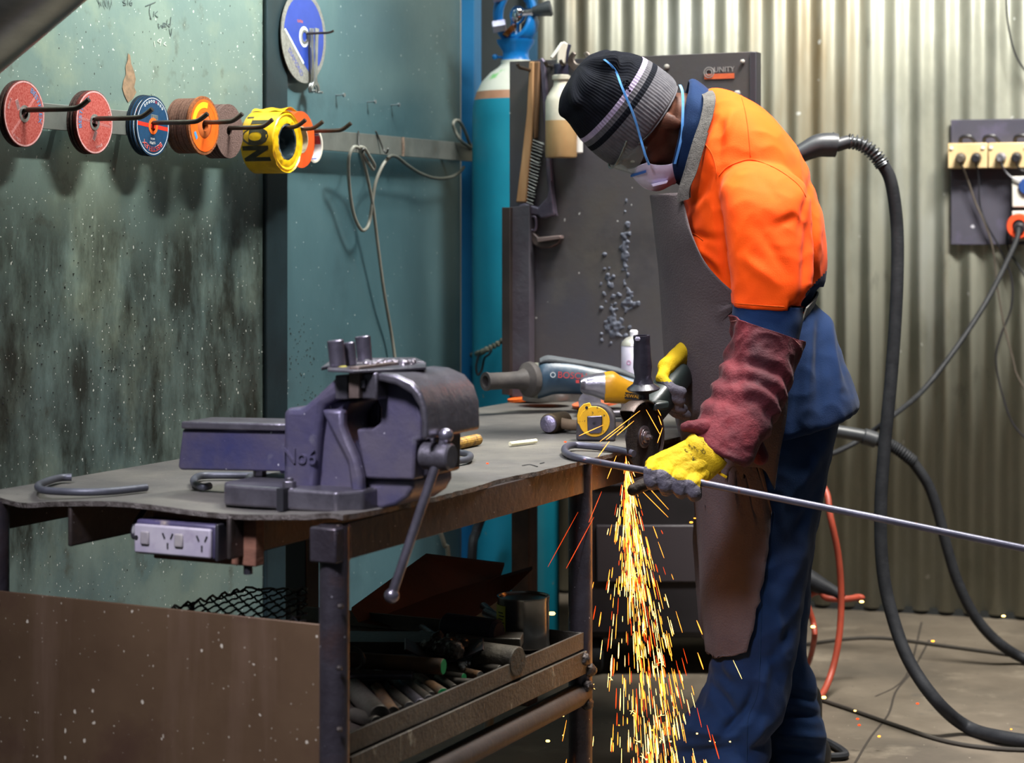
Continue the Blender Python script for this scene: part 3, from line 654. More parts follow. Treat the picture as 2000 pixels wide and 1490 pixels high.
for q in (bp(.90, .0, .35), bp(.885, -.004, .325), bp(.89, 0, .29), bp(.88, .003, .375)): mb.sph(q, rnd.uniform(.010, .015), 6)
mb = remesh(mb, .003, 3); displace(mb, lambda p, n: .003*noise.noise(p*150)); mb.build('weld_bead', mat('rough_weld', '#4c4540', '#2e2a28', 60, .45, .6, .6, 200), bench)
for a in (.012,):
    mb = MB()
    for k in range(9): mb.sph(bp(-.012, -.006+.0*k, .62-.09*k)+V((rnd.uniform(-.002, .002), 0, 0)), .005, 4)
    for k in range(7): mb.sph(bp(-.004, .636, .57-.09*k), .005, 4)
    mb.build('tack_weld', mat('rough_weld', '#4c4540'), bench)
# rust brown kick panel between the two near legs
PANM = mat('rust_brown_panel', '#64503c', '#544130', 2.6, .42, .35, .12, 30, lay=[('#7d6758', 2.0, .48, .72, (2.2, 2.2, .25)), ('#4b352d', 4, .56, .75)], speck=[('#c9c0ae', 60, .17), ('#d4ccbb', 28, .15), ('#b3a996', 120, .16)])
mb = MB(); p, q = bp(-.004, .034), bp(-.004, .638); mb.prism([p+UP*.1, q+UP*.1, q+UP*.592, p+UP*.589], D1*.004); mb.build('kick_panel', PANM, bench, bevel=.001)
# lower tray and stretcher
TR0, TR1 = .355, .423
TRM = mat('tray_steel', '#4a453c', '#3c3730', 12, .6, .3, .5, 120, lay=[('#8a8575', 60, .62, .72, (1, 1, .3))])
def tray():
    mb = MB(); mb.prism([bp(.03, .012, .393), bp(.872, .012, .393), bp(.872, .64, .393), bp(.03, .64, .393)], UP*.004); mb.build('tray_floor', mat('tray_floor_dark', '#3a322c', '#2b2521', 12, .6, .4, .4, 60), bench)
    mb = MB(); mb.prism([bp(.03, .003, .393), bp(.882, .003, .393), bp(.882, .003, .424), bp(.03, .003, .424)], D2*.005); mb.build('tray_lip', mat('tray_lip', '#4d4840', '#3e3a33', 14, .6, .3, .4, 120), bench, bevel=.001)
    mb = MB(); mb.prism([bp(.876, .003, .393), bp(.876, .64, .393), bp(.876, .64, .424), bp(.876, .003, .424)], D1*.005); mb.build('tray_lip', MATS['tray_lip'], bench, bevel=.001)
    mb = MB(); mb.prism([bp(.03, -.001, .347), bp(.90, -.001, .347), bp(.90, -.001, .389), bp(.03, -.001, .389)], D2*.006)
    mb.prism([bp(.03, .005, .3835), bp(.90, .005, .3835), bp(.90, .04, .3835), bp(.03, .04, .3835)], UP*.005); mb.build('tray_angle', TRM, bench, bevel=.001)
tray()
mb = MB(); mb.cyl(bp(.02, .015, .30), bp(.90, .015, .306), .0215, seg=24); mb.build('stretcher', mat('stretcher_pipe', '#403936', '#332e2b', 8, .6, .3, .3, 60), bench)
mb = MB(); mb.cyl(bp(.90, .0, .10), bp(1.9, .02, .10), .0215, seg=24); mb.build('stretcher', MATS['stretcher_pipe'], bench)
# expanded mesh shelf end, dark diamonds
mb = MB(); XM = mat('expanded_mesh_dark', '#151416', rough=.6, metal=.4)
zm = .562; MP = [(-.5275, 3.175), (-.548, 3.295), (-.4517, 3.474), (-.347, 3.474), (-.318, 3.175)]
def inpoly(x, y):
    c = False
    for i in range(len(MP)):
        (x1, y1), (x2, y2) = MP[i], MP[i-1]
        if (y1 > y) != (y2 > y) and x < (x2-x1)*(y-y1)/(y2-y1)+x1: c = not c
    return c
for k in range(-8, 26):
    for s in (-1, 1):
        seg_ = []
        for i in range(61):
            yy = 3.175+.3*i/60; xx = -.60+k*.0245+s*.333*(yy-3.175)
            if inpoly(xx, yy): seg_.append(V((xx, yy, zm+.001*s*math.sin(i))))
            elif len(seg_) > 1: mb.tube(seg_, .0017, 5); seg_ = []
            else: seg_ = []
        if len(seg_) > 1: mb.tube(seg_, .0017, 5)
rim = [V((-.5275-.0205*t+.0, 3.175+.12*t, zm)) for t in (0, .5, 1)]+[V((-.548+.0963*i/24, 3.295+.179*i/24+.003*math.sin(i*1.6), zm+.0035*math.sin(i*1.6))) for i in range(1, 25)]+[V((-.4517+.1047*i/10, 3.474+.004*math.sin(i*1.6), zm+.002*math.sin(i*2.2))) for i in range(1, 11)]
mb.mi = 1; mb.tube(rim, .0022, 5); mb.mi = 0
mesh_shelf = mb.build('expanded_mesh', [XM, mat('mesh_rim_grey', '#77766c', rough=.5, metal=.4)]); tag(mesh_shelf, 'black expanded steel mesh sheet lying inside the bench behind the kick panel', 'mesh')
for (x, y) in ((-.52, 3.20), (-.35, 3.20), (-.52, 3.33), (-.36, 3.45)): mb = MB(); mb.cyl((x, y, .398), (x, y, .561), .004, seg=8); mb.build('support_rod', XM, mesh_shelf)
# power outlet under the near edge
def outlet():
    t = thing('bench_power_outlet', 'scuffed white double power outlet on a brown block under the bench edge', 'power outlet', bp(.0, .285, .67))
    B = basis(-D2, D1, UP, bp(-.004, .285, .696))     # x to the right, y away, z up
    mb = MB(); mb.X = B; mb.lbox(-.075, .115, .038, .062, -.038, .038); mb.build('wooden_block', mat('brown_wood_block', '#7a5544', '#5e4034', 10, .7, 0, .2, 40, stretch=(1, 1, 4)), t, bevel=.002)
    mb = MB(); mb.X = B; mb.lbox(-.083, .066, .004, .040, -.0265, .027); mb.build('housing', mat('dirty_violet_plastic', '#4d4766', '#2e2b3c', 12, .4, 0, .1, 40, lay=[('#b6a98f', 9, .6, .7)]), t, bevel=.004)
    mb = MB(); mb.X = B; mb.lbox(-.082, .060, -.003, .005, -.024, .021); mb.build('face_plate', mat('scuffed_white_plastic', '#a29da3', '#8f8996', 14, .45, 0, .05, 30, lay=[('#7e7484', 22, .6, .8)]), t, bevel=.003)
    mb = MB(); mb.X = B
    for x in (-.030, .033):
        for (dx, dz, an) in ((-.0075, .006, .45), (.0075, .006, -.45), (0, -.009, 0)):
            mb = MB(); mb.X = B; mb.box((x+dx+.012, -.0035, dz), (math.cos(an), 0, math.sin(an)), (0, 1, 0), (-math.sin(an), 0, math.cos(an)), .0022, .002, .009); mb.build('socket_slot', BLK, t)
    mb = MB(); mb.X = B; mb.cyl((-.077, -.004, 0), (-.077, -.001, 0), .0035, seg=12); mb.build('fixing_screw', BLK, t)
    for x in (-.060, .003):
        mb = MB(); mb.X = B; mb.lbox(x-.008, x+.008, -.0065, -.002, -.010, .011); mb.build('rocker_switch', mat('switch_cream', '#8f8a86', '#7c7680', 30, .4), t, bevel=.003)
    mb = MB(); mb.X = B
    mb.lbox(.066, .072, .000, .042, -.028, .029); mb.build('end_seal', BLACKP, t, bevel=.002)
    mb = MB(); mb.X = B; mb.cyl((.093, .05, -.038), (.093, .05, -.052), .007, seg=10); mb.build('bolt', BLACKP, t)
    mb = MB(); mb.X = B; mb.tube([(-.084, .02, 0), (-.098, .02, -.003), (-.104, .03, .012), (-.10, .05, .035)], .005, 8, 4); mb.build('lead', BLACKP, t)
outlet()
# ================================================================ bench vise (x right along the screw, y away, z up)
VA = .105
def va(px, py): return PA(px, py, VA)
def vprism(mb, pts, depth, a0=None):
    P = [PA(x, y, VA if a0 is None else a0) for x, y in pts]; mb.prism(P, D1*depth); return mb
VM = mat('vise_cast_iron', '#4b4863', '#5d5866', 9, .42, .45, .3, 50, lay=[('#363a66', 6, .55, .75), ('#6b4a48', 9, .62, .76), ('#77757d', 24, .62, .8)], speck=[('#c9c8cf', 80, .14)])
VD = mat('vise_worn_steel', '#77747c', '#5a575e', 14, .34, .75, .3, 70, lay=[('#4a4750', 5, .55, .75)])
vise = thing('bench_vise', 'big violet grey cast iron bench vise with open jaws, bolted to the bench', 'vise', bp(.19, .12, BT))
mb = MB(); vprism(mb, [(494, 946), (530, 938), (705, 944), (712, 955), (720, 985), (700, 996), (625, 990), (600, 984), (494, 964)], .02, .04)
base_ = MB()
Bq = [bp(.045, .235), bp(.045, .035), bp(.075, .005), bp(.25, .005), bp(.28, .035), bp(.28, .235), bp(.25, .255), bp(.075, .255)]
base_.prism([q+UP*(BT+.001) for q in Bq], UP*.033); base_.build('base_flange', VD, vise, bevel=.005, bseg=3)
for (a, b) in ((.058, .125), (.26, .125), (.16, .245)):
    mb = MB(); mb.cyl(bp(a, b, BT+.034), bp(a, b, BT+.044), .011, seg=6); mb.cyl(bp(a, b, BT+.034), bp(a, b, BT+.049), .006, seg=12); mb.build('anchor_bolt', VD, vise, bevel=.001)
mb = MB(); mb.box(bp(.046, .125, BT+.018), D2, D1, UP, .012, .03, .034); mb.build('bolt_slot', BLK, vise)
# fixed body
mb = MB(); vprism(mb, [(553, 803), (562, 797), (588, 797), (606, 782), (632, 760), (655, 750), (655, 781), (684, 781), (676, 796), (667, 815), (667, 835), (677, 860), (690, 890), (700, 925), (704, 955), (712, 985), (552, 968)], .165)
mb.build('fixed_body', VM, vise, bevel=.008, bseg=3)
mb = MB(); vprism(mb, [(562, 797), (588, 797), (606, 782), (632, 757), (655, 735), (684, 735), (684, 765), (655, 781), (630, 795), (622, 850), (612, 968), (552, 968), (552, 803)], .05, VA-.018)
mb.build('side_rib', VM, vise, bevel=.010, bseg=3)
mb = MB(); vprism(mb, [(625, 800), (668, 800), (668, 830), (680, 862), (694, 893), (704, 930), (706, 985), (688, 988), (676, 900), (650, 850)], .02, VA-.022)
mb.build('web_rib', VM, vise, bevel=.006)
mb = MB(); vprism(mb, [(654, 733), (679, 733), (679, 780), (654, 780)], .155, VA-.024); mb.build('jaw_plate', VD, vise, bevel=.002)
mb = MB(); mb.text('No6', basis(-D2, UP, -D1, va(598, 890)-D1*.0195), .034, .0016); mb.build('cast_letters', VM, vise)
# slide bar
mb = MB(); vprism(mb, [(356, 838), (560, 841), (560, 921), (352, 918), (347, 912)], .075, .135); mb.build('slide_bar', VM, vise, bevel=.004)
mb = MB(); vprism(mb, [(353, 823), (560, 827), (560, 842), (353, 838)], .088, .128); mb.build('slide_flange', VD, vise, bevel=.003)
mb = MB(); vprism(mb, [(545, 850), (840, 862), (840, 930), (545, 925)], .07, .14); mb.build('slide_core', VM, vise, bevel=.003)
# moving jaw: arch with a hollow
arch = [(702, 727), (736, 727), (772, 733), (803, 748), (826, 772), (840, 802), (845, 835), (843, 858), (820, 862)]
mb = MB(); vprism(mb, [(736, 735), (772, 744), (800, 762), (816, 785), (822, 815), (822, 860), (812, 862), (808, 938), (712, 935), (703, 885), (695, 838), (728, 836), (742, 826), (744, 800), (736, 783)], .14, VA)
mb.build('moving_jaw', VM, vise, bevel=.006, bseg=3)
outer = [(736, 727), (772, 731), (803, 745), (822, 768), (832, 800), (834, 858), (822, 860)]; inner = [(822, 825), (817, 795), (802, 770), (772, 752), (736, 745)]
mb = MB(); vprism(mb, outer+inner, .175, VA-.03); mb.build('arch_rib', VD, vise, bevel=.005, bseg=3)
mb = MB(); vprism(mb, [(703, 727), (736, 727), (736, 781), (703, 778)], .16, VA-.034); mb.build('jaw_plate', VD, vise, bevel=.003)
mb = MB(); vprism(mb, [(703, 742), (711, 742), (711, 758), (703, 758)], .006, VA-.041); mb.build('jaw_screw', VD, vise, bevel=.001)
mb = MB(); vprism(mb, [(700, 934), (806, 934), (806, 952), (795, 972), (772, 988), (745, 994), (704, 990)], .13, VA+.012); mb.build('lower_nose', VM, vise, bevel=.006, bseg=3)
mb = MB(); vprism(mb, [(665, 785), (742, 785), (742, 845), (690, 850), (668, 830)], .03, VA+.09); mb.build('shadowed_web', VM, vise, bevel=.004)
mb = MB(); vprism(mb, [(806, 858), (848, 853), (846, 928), (808, 938)], .09, VA+.03); mb.build('screw_boss', mat('boss_dark', '#3a3740', '#2b2930', 12, .45, .5), vise, bevel=.004)
sc = PA(853, 893, VA+.0); 
mb = MB(); mb.cyl(sc+D2*.030+D1*.012, sc-D2*.020+D1*.012, .0205, seg=28, bev=.003); mb.build('screw_head', VD, vise)
h0 = PA(866, 872, VA-.0); hd = sc+D1*.006
hb = PA(765, 1163, VA-.03)
mb = MB(); dv = (hb-hd).normalized(); mb.cyl(hd-dv*.034, hb, .0072, seg=16); mb.build('tommy_bar', mat('bright_worn_bar', '#8d8996', '#75717c', 30, .25, .85, .1, 100), vise)
for q in (hb, hd-dv*.034): mb = MB(); mb.sph(q, .0115, 10); mb.build('ball_end', MATS['bright_worn_bar'], vise)
# bending jig clamped in the jaws
jig = thing('bending_jig', 'brown steel angle with three upright bar stubs clamped in the vise jaws', 'bending jig', PA(690, 740, VA+.02))
mb = MB(); mb.prism([PA(681, 716, VA-.045), PA(701, 716, VA-.045), PA(701, 778, VA-.045), PA(681, 778, VA-.045)], D1*.12); mb.build('angle_leg', mat('jig_brown', '#5b4e48', '#6f625b', 12, .5, .6, .3, 80), jig, bevel=.001)
jz = va(690, 722).z
P0 = [PZ(627, 724, jz), PZ(672, 716, jz), PZ(830, 713, jz), PZ(812, 704, jz), PZ(650, 706, jz)]
mb = MB(); mb.prism([q for q in P0], UP*.0055); mb.prism([PZ(640, 726, jz), PZ(690, 729, jz), PZ(832, 722, jz), PZ(832, 712, jz), PZ(640, 716, jz)], UP*.004); mb.build('top_plate', VD, jig, bevel=.001)
for (x, y0, y1, r) in ((660, 716, 664, .0130), (686, 714, 668, .0095), (713, 706, 656, .0125)):
    p = PZ(x, y0, jz+.004); q = p + UP*((y0-y1)*p.y/4000) + V((-.004, 0, 0)); mb = MB(); mb.cyl(p, q, r*.95, r, seg=24, bev=.0015); mb.build('bar_stub', mat('bar_stub_steel', '#76727e', '#595561', 20, .3, .8, .2, 60), jig)
mb = MB()
for (x, y, r) in ((655, 718, .012), (668, 719, .010)): mb.sph(PZ(x, y, jz+.002), (r, r, .005), 6)
mb = remesh(mb, .0018, 2); mb.build('yellow_paint_blob', mat('yellow_paint', '#9a9340', '#77703a', 60, .6), jig)
mb = MB()
for k in range(26): mb.sph(PZ(735+rnd.gauss(20, 26), 712+rnd.gauss(-2, 2), jz+.005), rnd.uniform(.004, .009), 5)
mb = remesh(mb, .002, 2); displace(mb, lambda p, n: .002*noise.noise(p*300)); mb.build('weld_lump', mat('weld_lump', '#77717a', '#8d868c', 90, .3, .8, .3, 200), jig)
# ================================================================ things on the bench
def zt(x, y, h=0): return PZ(x, y, BT+h)
def rod_on(name, pts, r, lab, grp, m=ROD, h=None, n=6):
    mb = MB(); mb.tube([PZ(x, y, BT+r+.003+(h or 0)) for x, y in pts], r, 12, n); return tag(mb.build(name, m, smooth=.9), lab, 'bent rod', grp)
GR = 'bent rods on the bench'
rod_on('bent_rod', [(140, 932), (118, 933), (95, 939), (75, 948), (80, 956), (105, 959), (160, 961), (220, 959), (286, 952)], .0062, 'open U shaped steel rod lying at the left end of the bench', GR)
rod_on('bent_rod', [(409, 949), (395, 951), (380, 944), (380, 935), (395, 929), (440, 928), (500, 929), (541, 931)], .0062, 'U shaped steel rod lying behind the vise base, left one', GR)
rod_on('bent_rod', [(600, 945), (530, 949), (510, 945), (492, 940), (486, 933), (500, 930), (512, 932)], .0062, 'bent steel rod tucked against the vise base', GR)
rod_on('bent_rod', [(830, 902), (870, 902), (895, 900), (915, 896), (918, 889), (905, 885), (880, 883), (850, 883)], .0062, 'U shaped steel rod half hidden behind the vise screw', GR)
p, q = zt(850, 876, .012), zt(934, 858, .012)
mb = MB(); nseg = 60; R = []
for i in range(nseg+1):
    c = p.lerp(q, i/nseg); M = frame(q-p, c); rr_ = .0105+.0009*(1 if i % 2 else -1)
    if i in (0, nseg): rr_ = .0085
    R.append([M @ V((rr_*math.cos(2*PI*j/16), rr_*math.sin(2*PI*j/16), 0)) for j in range(16)])
mb.rings(R); tag(mb.build('ribbed_bar', mat('yellow_rusty_bar', '#a07a2a', '#5e4425', 60, .6, .2, .4, 200), smooth=.3), 'short yellow brown ribbed bar lying behind the vise screw', 'bar')
mb = MB(); mb.cyl(zt(996, 867, .006), zt(1047, 861, .006), .0045, seg=12, bev=.0005); tag(mb.build('chalk_stick', mat('chalk_stick', '#d9d6b9', '#c4c19f', 20, .8)), 'short cream soapstone stick lying in the middle of the bench', 'chalk')
# hammer
ham = thing('hammer', 'club hammer with violet polished face and brown head behind the tape measure', 'hammer', zt(1082, 845))
hc = PZ(1085, 826, BT+.021)
hx_ = (PZ(1068, 828, BT+.021)-PZ(1108, 822, BT+.021)).normalized(); 
face = PZ(1070, 828, BT+.021)
mb = MB(); Mh = frame((face-hc).normalized()*1.0+V((-.25, -1.1, 0)), face)
pr_ = [(.017, -.003), (.021, -.008), (.0215, -.020), (.0205, -.034), (.020, -.085), (.017, -.092)]
mb.lathe([(.0165, .000)]+pr_, Mh, 24); mb.build('head', mat('hammer_head_brown', '#5a4a34', '#443828', 20, .55, .5, .3, 80), ham)
mb = MB(); mb.lathe([(.004, .0022), (.014, .0016), (.0175, -.0005), (.0185, -.004), (.0160, -.004)], Mh, 24); mb.build('striking_face', mat('polished_face', '#8c86a0', '#a79fb8', 90, .3, .9, .5, 150), ham)
hm = Mh @ V((0, 0, -.045)); 
mb = MB(); mb.tube([hm, PZ(1118, 830, BT+.018), PZ(1165, 832, BT+.014), PZ(1235, 834, BT+.013)], lambda t: .0125-.003*t, 14, 6); mb.build('handle', mat('brown_handle', '#54463b', '#6b5a48', 20, .7, .0, .2, 50), ham)
mb = MB(); mb.tube([PZ(1195, 826, BT+.011), PZ(1290, 821, BT+.011)], .009, 14); tag(mb.build('steel_bar', mat('bright_grey_bar', '#8d9298', '#70757b', 20, .3, .8)), 'short bright steel bar lying between the tape measure and the cutting disc', 'bar')
mb = MB(); mb.tube([PZ(1190, 808, BT+.009), PZ(1290, 805, BT+.009)], .008, 14); tag(mb.build('steel_bar', STEEL), 'dark steel bar lying just behind the bright bar', 'bar')
# tape measure
tm = thing('tape_measure', 'yellow and black tape measure standing on edge at the bench edge', 'tape measure', zt(1163, 862))
c = zt(1163, 862); s = c.y/4000; xr = norm(1, -.12, 0); yr = norm(.12, 1, 0)
def tmp_(px, py, d=0): return c + xr*((px-1163)*s) + UP*((862-py)*s) + yr*d
sh = []
for a in range(0, 181, 10): sh.append((1163+37*math.cos(math.radians(a)), 822-34*math.sin(math.radians(a))))
sh = [(1201, 861), (1201, 845)]+sh+[(1125, 845), (1125, 861)]
mb = MB(); mb.prism([tmp_(x, y, 0) for x, y in sh], yr*.042); mb.build('case', mat('grey_black_rubber', '#3d3a3c', '#4c484a', 20, .55, 0, .2, 120), tm, bevel=.004, bseg=3)
ysh = [(1161+30*math.cos(math.radians(a)), 823-30*math.sin(math.radians(a))) for a in range(0, 360, 12)]
mb = MB(); mb.prism([tmp_(x, y, -.0022) for x, y in ysh], yr*.004)
mb.prism([tmp_(x, y, -.0012) for x, y in [(1127, 812), (1131, 798), (1140, 789), (1152, 786), (1158, 800), (1145, 840), (1137, 838), (1128, 826)]], yr*.0025)
mb.build('yellow_face', mat('scuffed_yellow', '#dba514', '#c3920f', 20, .45, 0, .1, 80, lay=[('#2c271d', 110, .60, .66)]), tm, bevel=.001)
mb = MB(); mb.prism([tmp_(1147, 812, -.009), tmp_(1177, 811, -.009), tmp_(1176, 842, -.009), tmp_(1170, 846, -.006), tmp_(1153, 847, -.006), tmp_(1148, 841, -.009)], yr*.006); mb.build('belt_clip', mat('dark_chrome', '#54505e', '#6e6a76', 20, .25, .9), tm, bevel=.002)
mb = MB(); mb.cyl(tmp_(1161, 826, -.011), tmp_(1161, 826, -.008), .003, seg=12); mb.cyl(tmp_(1146, 796, -.004), tmp_(1146, 796, -.001), .003, seg=12); mb.build('rivet', BLK, tm)
mb = MB(); mb.prism([tmp_(1128, 858, .01), tmp_(1112, 858, .01), tmp_(1112, 860, .01), tmp_(1128, 860, .01)], yr*.02); mb.build('tape_tip', VD, tm) if False else None
# ---- large blue angle grinder lying at the far end
def grinder_blue():
    t = thing('blue_angle_grinder', 'large grey blue angle grinder lying at the far end of the bench', 'angle grinder', PZ(1120, 778, BT))
    Y = 4.78
    def g(x, y, dy=0): return at(x, y, Y+dy)
    prof = [(1050, 745, 34, .04), (1062, 738, 38, .043), (1085, 735, 35, .043), (1120, 737, 33, .040), (1150, 741, 30, .037), (1185, 746, 27, .034), (1220, 754, 24, .03), (1252, 762, 20, .027), (1262, 764, 14, .02)]
    def ringsof(pr, dy=0):
        R = []
        for (x, y, h, w_) in pr:
            R.append([g(x, y, dy)+UP*(h*Y/4000*abs(math.sin(a))**.8*(1 if math.sin(a) > 0 else -1))+V((0, w_*abs(math.cos(a))**.8*(1 if math.cos(a) > 0 else -1), 0)) for a in [2*PI*j/24 for j in range(24)]])
        return R
    def dense(pr, n=5):
        P = cat([V((a, b, c)) for a, b, c, d in pr], n); W_ = cat([V((d, 0, 0)) for a, b, c, d in pr], n); return [(p.x, p.y, p.z, q.x) for p, q in zip(P, W_)]
    mb = MB(); mb.rings(ringsof(dense(prof))); mb.build('motor_housing', mat('blue_grey_housing', '#1f3648', '#2a3f4e', 14, .42, 0, .1, 60, lay=[('#7b776e', 6, .55, .75)]), t)
    mb = MB(); mb.rings(ringsof(dense([(1054, 706, 6, .03), (1070, 702, 8, .035), (1100, 705, 7, .03), (1150, 713, 7, .025), (1205, 725, 8, .022), (1240, 738, 7, .018)]))); mb.build('top_cover', mat('dusty_grip', '#53575a', '#44474a', 14, .6, 0, .2, 60), t)
    mb = MB(); mb.rings(ringsof(dense([(1032, 744, 28, .036), (1040, 743, 34, .040), (1052, 743, 35, .041)]))); mb.build('gear_collar', mat('pale_gear_case', '#8f8e80', '#77766b', 14, .4, .5), t)
    # side handle pointing at the camera left
    a, b = g(1036, 741, -.02), g(950, 745, -.09); d = (b-a).normalized(); M = frame(d, a); L = (b-a).length
    mb = MB(); mb.lathe([(.040, -.006), (.042, 0), (.040, .010), (.026, .020), (.021, .034), (.0195, L*.5), (.0195, L-.010), (.0215, L-.002), (.0215, L+.003), (.0135, L+.003), (.0125, L-.03), (.0, L-.03)], M, 32, c1=False); mb.build('side_handle', mat('dusty_black_grip', '#3a3736', '#4a4643', 16, .6, 0, .3, 80), t)
    q = PZ(1062, 782, BT+.004)
    mb = MB(); mb.lathe([(.001, .0), (.058, .0), (.060, .004), (.058, .020), (.046, .030), (.001, .032)], frame(UP, PZ(1068, 782, BT+.014)), 40); mb.build('disc_guard', mat('guard_grey', '#77736e', '#625e5a', 14, .4, .6), t)
    mb = MB(); mb.lathe([(.001, 0), (.062, 0), (.062, .007), (.001, .007)], frame(V((-.15, 0, 1)), PZ(1040, 778, BT+.008)), 48); mb.build('orange_disc', mat('orange_disc', '#d9601f', '#b85222', 60, .6), t)
    yb = Y-.047
    mb = MB(); mb.text('BOSCH', basis((1, 0, -.06), (.06, 0, 1), (0, -1, 0), at(1118, 734, yb)), .021, .0006); mb.build('red_lettering', mat('red_lettering', '#a33232', rough=.5), t)
    mb = MB(); mb.lathe([(.0045, 0), (.0065, 0), (.0065, .001), (.0045, .001)], frame((0, -1, 0), at(1080, 732, yb)), 20, closed=True, c0=False, c1=False); mb.build('ring_logo', mat('pale_print', '#a9aeb0', rough=.5), t)
    mb = MB(); mb.box(at(1128, 745, yb), (1, 0, -.06), (0, 1, 0), (0, 0, 1), .008, .001, .007); mb.build('red_badge', MATS['red_lettering'], t)
grinder_blue()
def grinder_yellow():
    t = thing('yellow_angle_grinder', 'small yellow angle grinder with silver gear head lying behind the tape measure', 'angle grinder', PZ(1190, 790, BT))
    Y = 4.42
    def g(x, y, dy=0): return at(x, y, Y+dy)
    def loft(pr, name, m, n=4, pw=.75):
        P = cat([V((a, b, c)) for a, b, c, d, e in pr], n); W_ = cat([V((d, e, 0)) for a, b, c, d, e in pr], n); R = []
        for p, q in zip(P, W_):
            R.append([g(p.x, p.y, q.y)+UP*(p.z*Y/4000*abs(math.sin(a))**pw*(1 if math.sin(a) > 0 else -1))+V((0, q.x*abs(math.cos(a))**pw*(1 if math.cos(a) > 0 else -1), 0)) for a in [2*PI*j/24 for j in range(24)]])
        mb = MB(); mb.rings(R); return mb.build(name, m, t)
    YG = mat('yellow_tool_plastic', '#d99a12', '#c48a14', 16, .4, 0, .1, 60, lay=[('#6b5528', 9, .62, .74)])
    loft([(1180, 757, 30, .032, 0), (1190, 756, 31, .034, 0), (1200, 757, 31, .034, 0), (1215, 762, 26, .032, 0), (1240, 768, 21, .028, 0), (1300, 778, 20, .028, 0), (1340, 783, 20, .028, 0)], 'motor_housing', YG)
    loft([(1134, 752, 12, .02, -.01), (1142, 752, 18, .026, 0), (1152, 752, 20, .028, 0), (1166, 753, 24, .03, 0), (1181, 755, 28, .033, 0)], 'gear_head', mat('silver_gear_head', '#a8a6ad', '#8d8a96', 24, .3, .8, .3, 60))
    mb = MB(); mb.cyl(PZ(1152, 786, BT+.012), PZ(1152, 786, BT+.034), .022, .026, seg=24); mb.build('spindle_collar', MATS['silver_gear_head'], t)
    mb = MB(); mb.lathe([(.001, 0), (.058, 0), (.058, .006), (.001, .006)], frame(V((-.12, -.05, 1)), PZ(1165, 790, BT+.010)), 48); mb.build('orange_flap_disc', mat('orange_disc2', '#c9603a', '#a8563a', 60, .6), t)
    mb = MB(); mb.box(at(1236, 774, Y-.033), (1, 0, -.12), (0, 1, 0), (.12, 0, 1), .034, .002, .014); mb.build('name_plate', BLK, t)
    mb = MB(); mb.text('DEWALT', basis((1, 0, -.12), (.12, 0, 1), (0, -1, 0), at(1236, 774, Y-.0345)), .010, .0003); mb.build('yellow_lettering', MATS['yellow_tool_plastic'], t)
grinder_yellow()
# spray can by the back board
t = thing('spray_can', 'white spray can with pale lilac label standing against the back board', 'spray can', PZ(1238, 799, BT+.001))
c = PZ(1238, 799, BT+.001); M = frame(UP, c)
mb = MB(); mb.lathe([(.028, 0), (.030, .003), (.030, .150), (.029, .153)], M, 32); mb.build('can_body', mat('white_lilac_can', '#cfcbd8', '#c0bacd', 20, .4), t)
mb = MB(); mb.lathe([(.0305, .151), (.028, .160), (.020, .168), (.012, .172)], M, 32); mb.build('shoulder', mat('cream_tin', '#b9b6ac', rough=.35, metal=.6), t)
mb = MB(); mb.lathe([(.009, .172), (.010, .184), (.007, .188)], M, 16); mb.build('nozzle', mat('nozzle_white', '#dcdbe2', rough=.5), t)
mb = MB()
for k in range(3): mb.lathe([(.0040, 0), (.0055, 0), (.0055, .0006), (.0040, .0006)], frame((-.5, -1, 0), c+V((-.0135, -.0268, .060+.026*k))), 16, closed=True, c0=False, c1=False)
mb.build('hazard_marks', mat('pink_mark', '#b76f9a', rough=.6), t)
# ================================================================ inside the bench: tray contents
TZ = .398
def tz(x, y, z=TZ): return PZ(x, y, z)
DK = mat('dull_bar_steel', '#4f4a42', '#3c3832', 14, .5, .6, .3, 90); DKR = mat('rusty_bar', '#6a4c2e', '#45382c', 16, .6, .3, .4, 80); GRN = mat('green_paint_end', '#1c7a45', rough=.5)
SHN = mat('cut_end_bright', '#9a9a96', '#7c7b76', 60, .3, .8, .4, 150)
def stub(p, q, r, lab, m=DK, endm=None, name='steel_bar_offcut', grp='offcuts in the bench tray', h=0):
    root = thing(name, lab, 'steel offcut', tz(*p, TZ+r)*1, group=grp)
    a = tz(p[0], p[1], TZ+r+h); b = tz(q[0], q[1], TZ+r+h)
    mb = MB(); mb.cyl(a, b, r, seg=18, bev=.0012); mb.build('bar', m, root)
    mb = MB(); d = (b-a).normalized(); mb.cyl(b-d*.0015, b+d*.0006, r*.93, seg=18); mb.build('cut_end', endm or SHN, root)
    return root
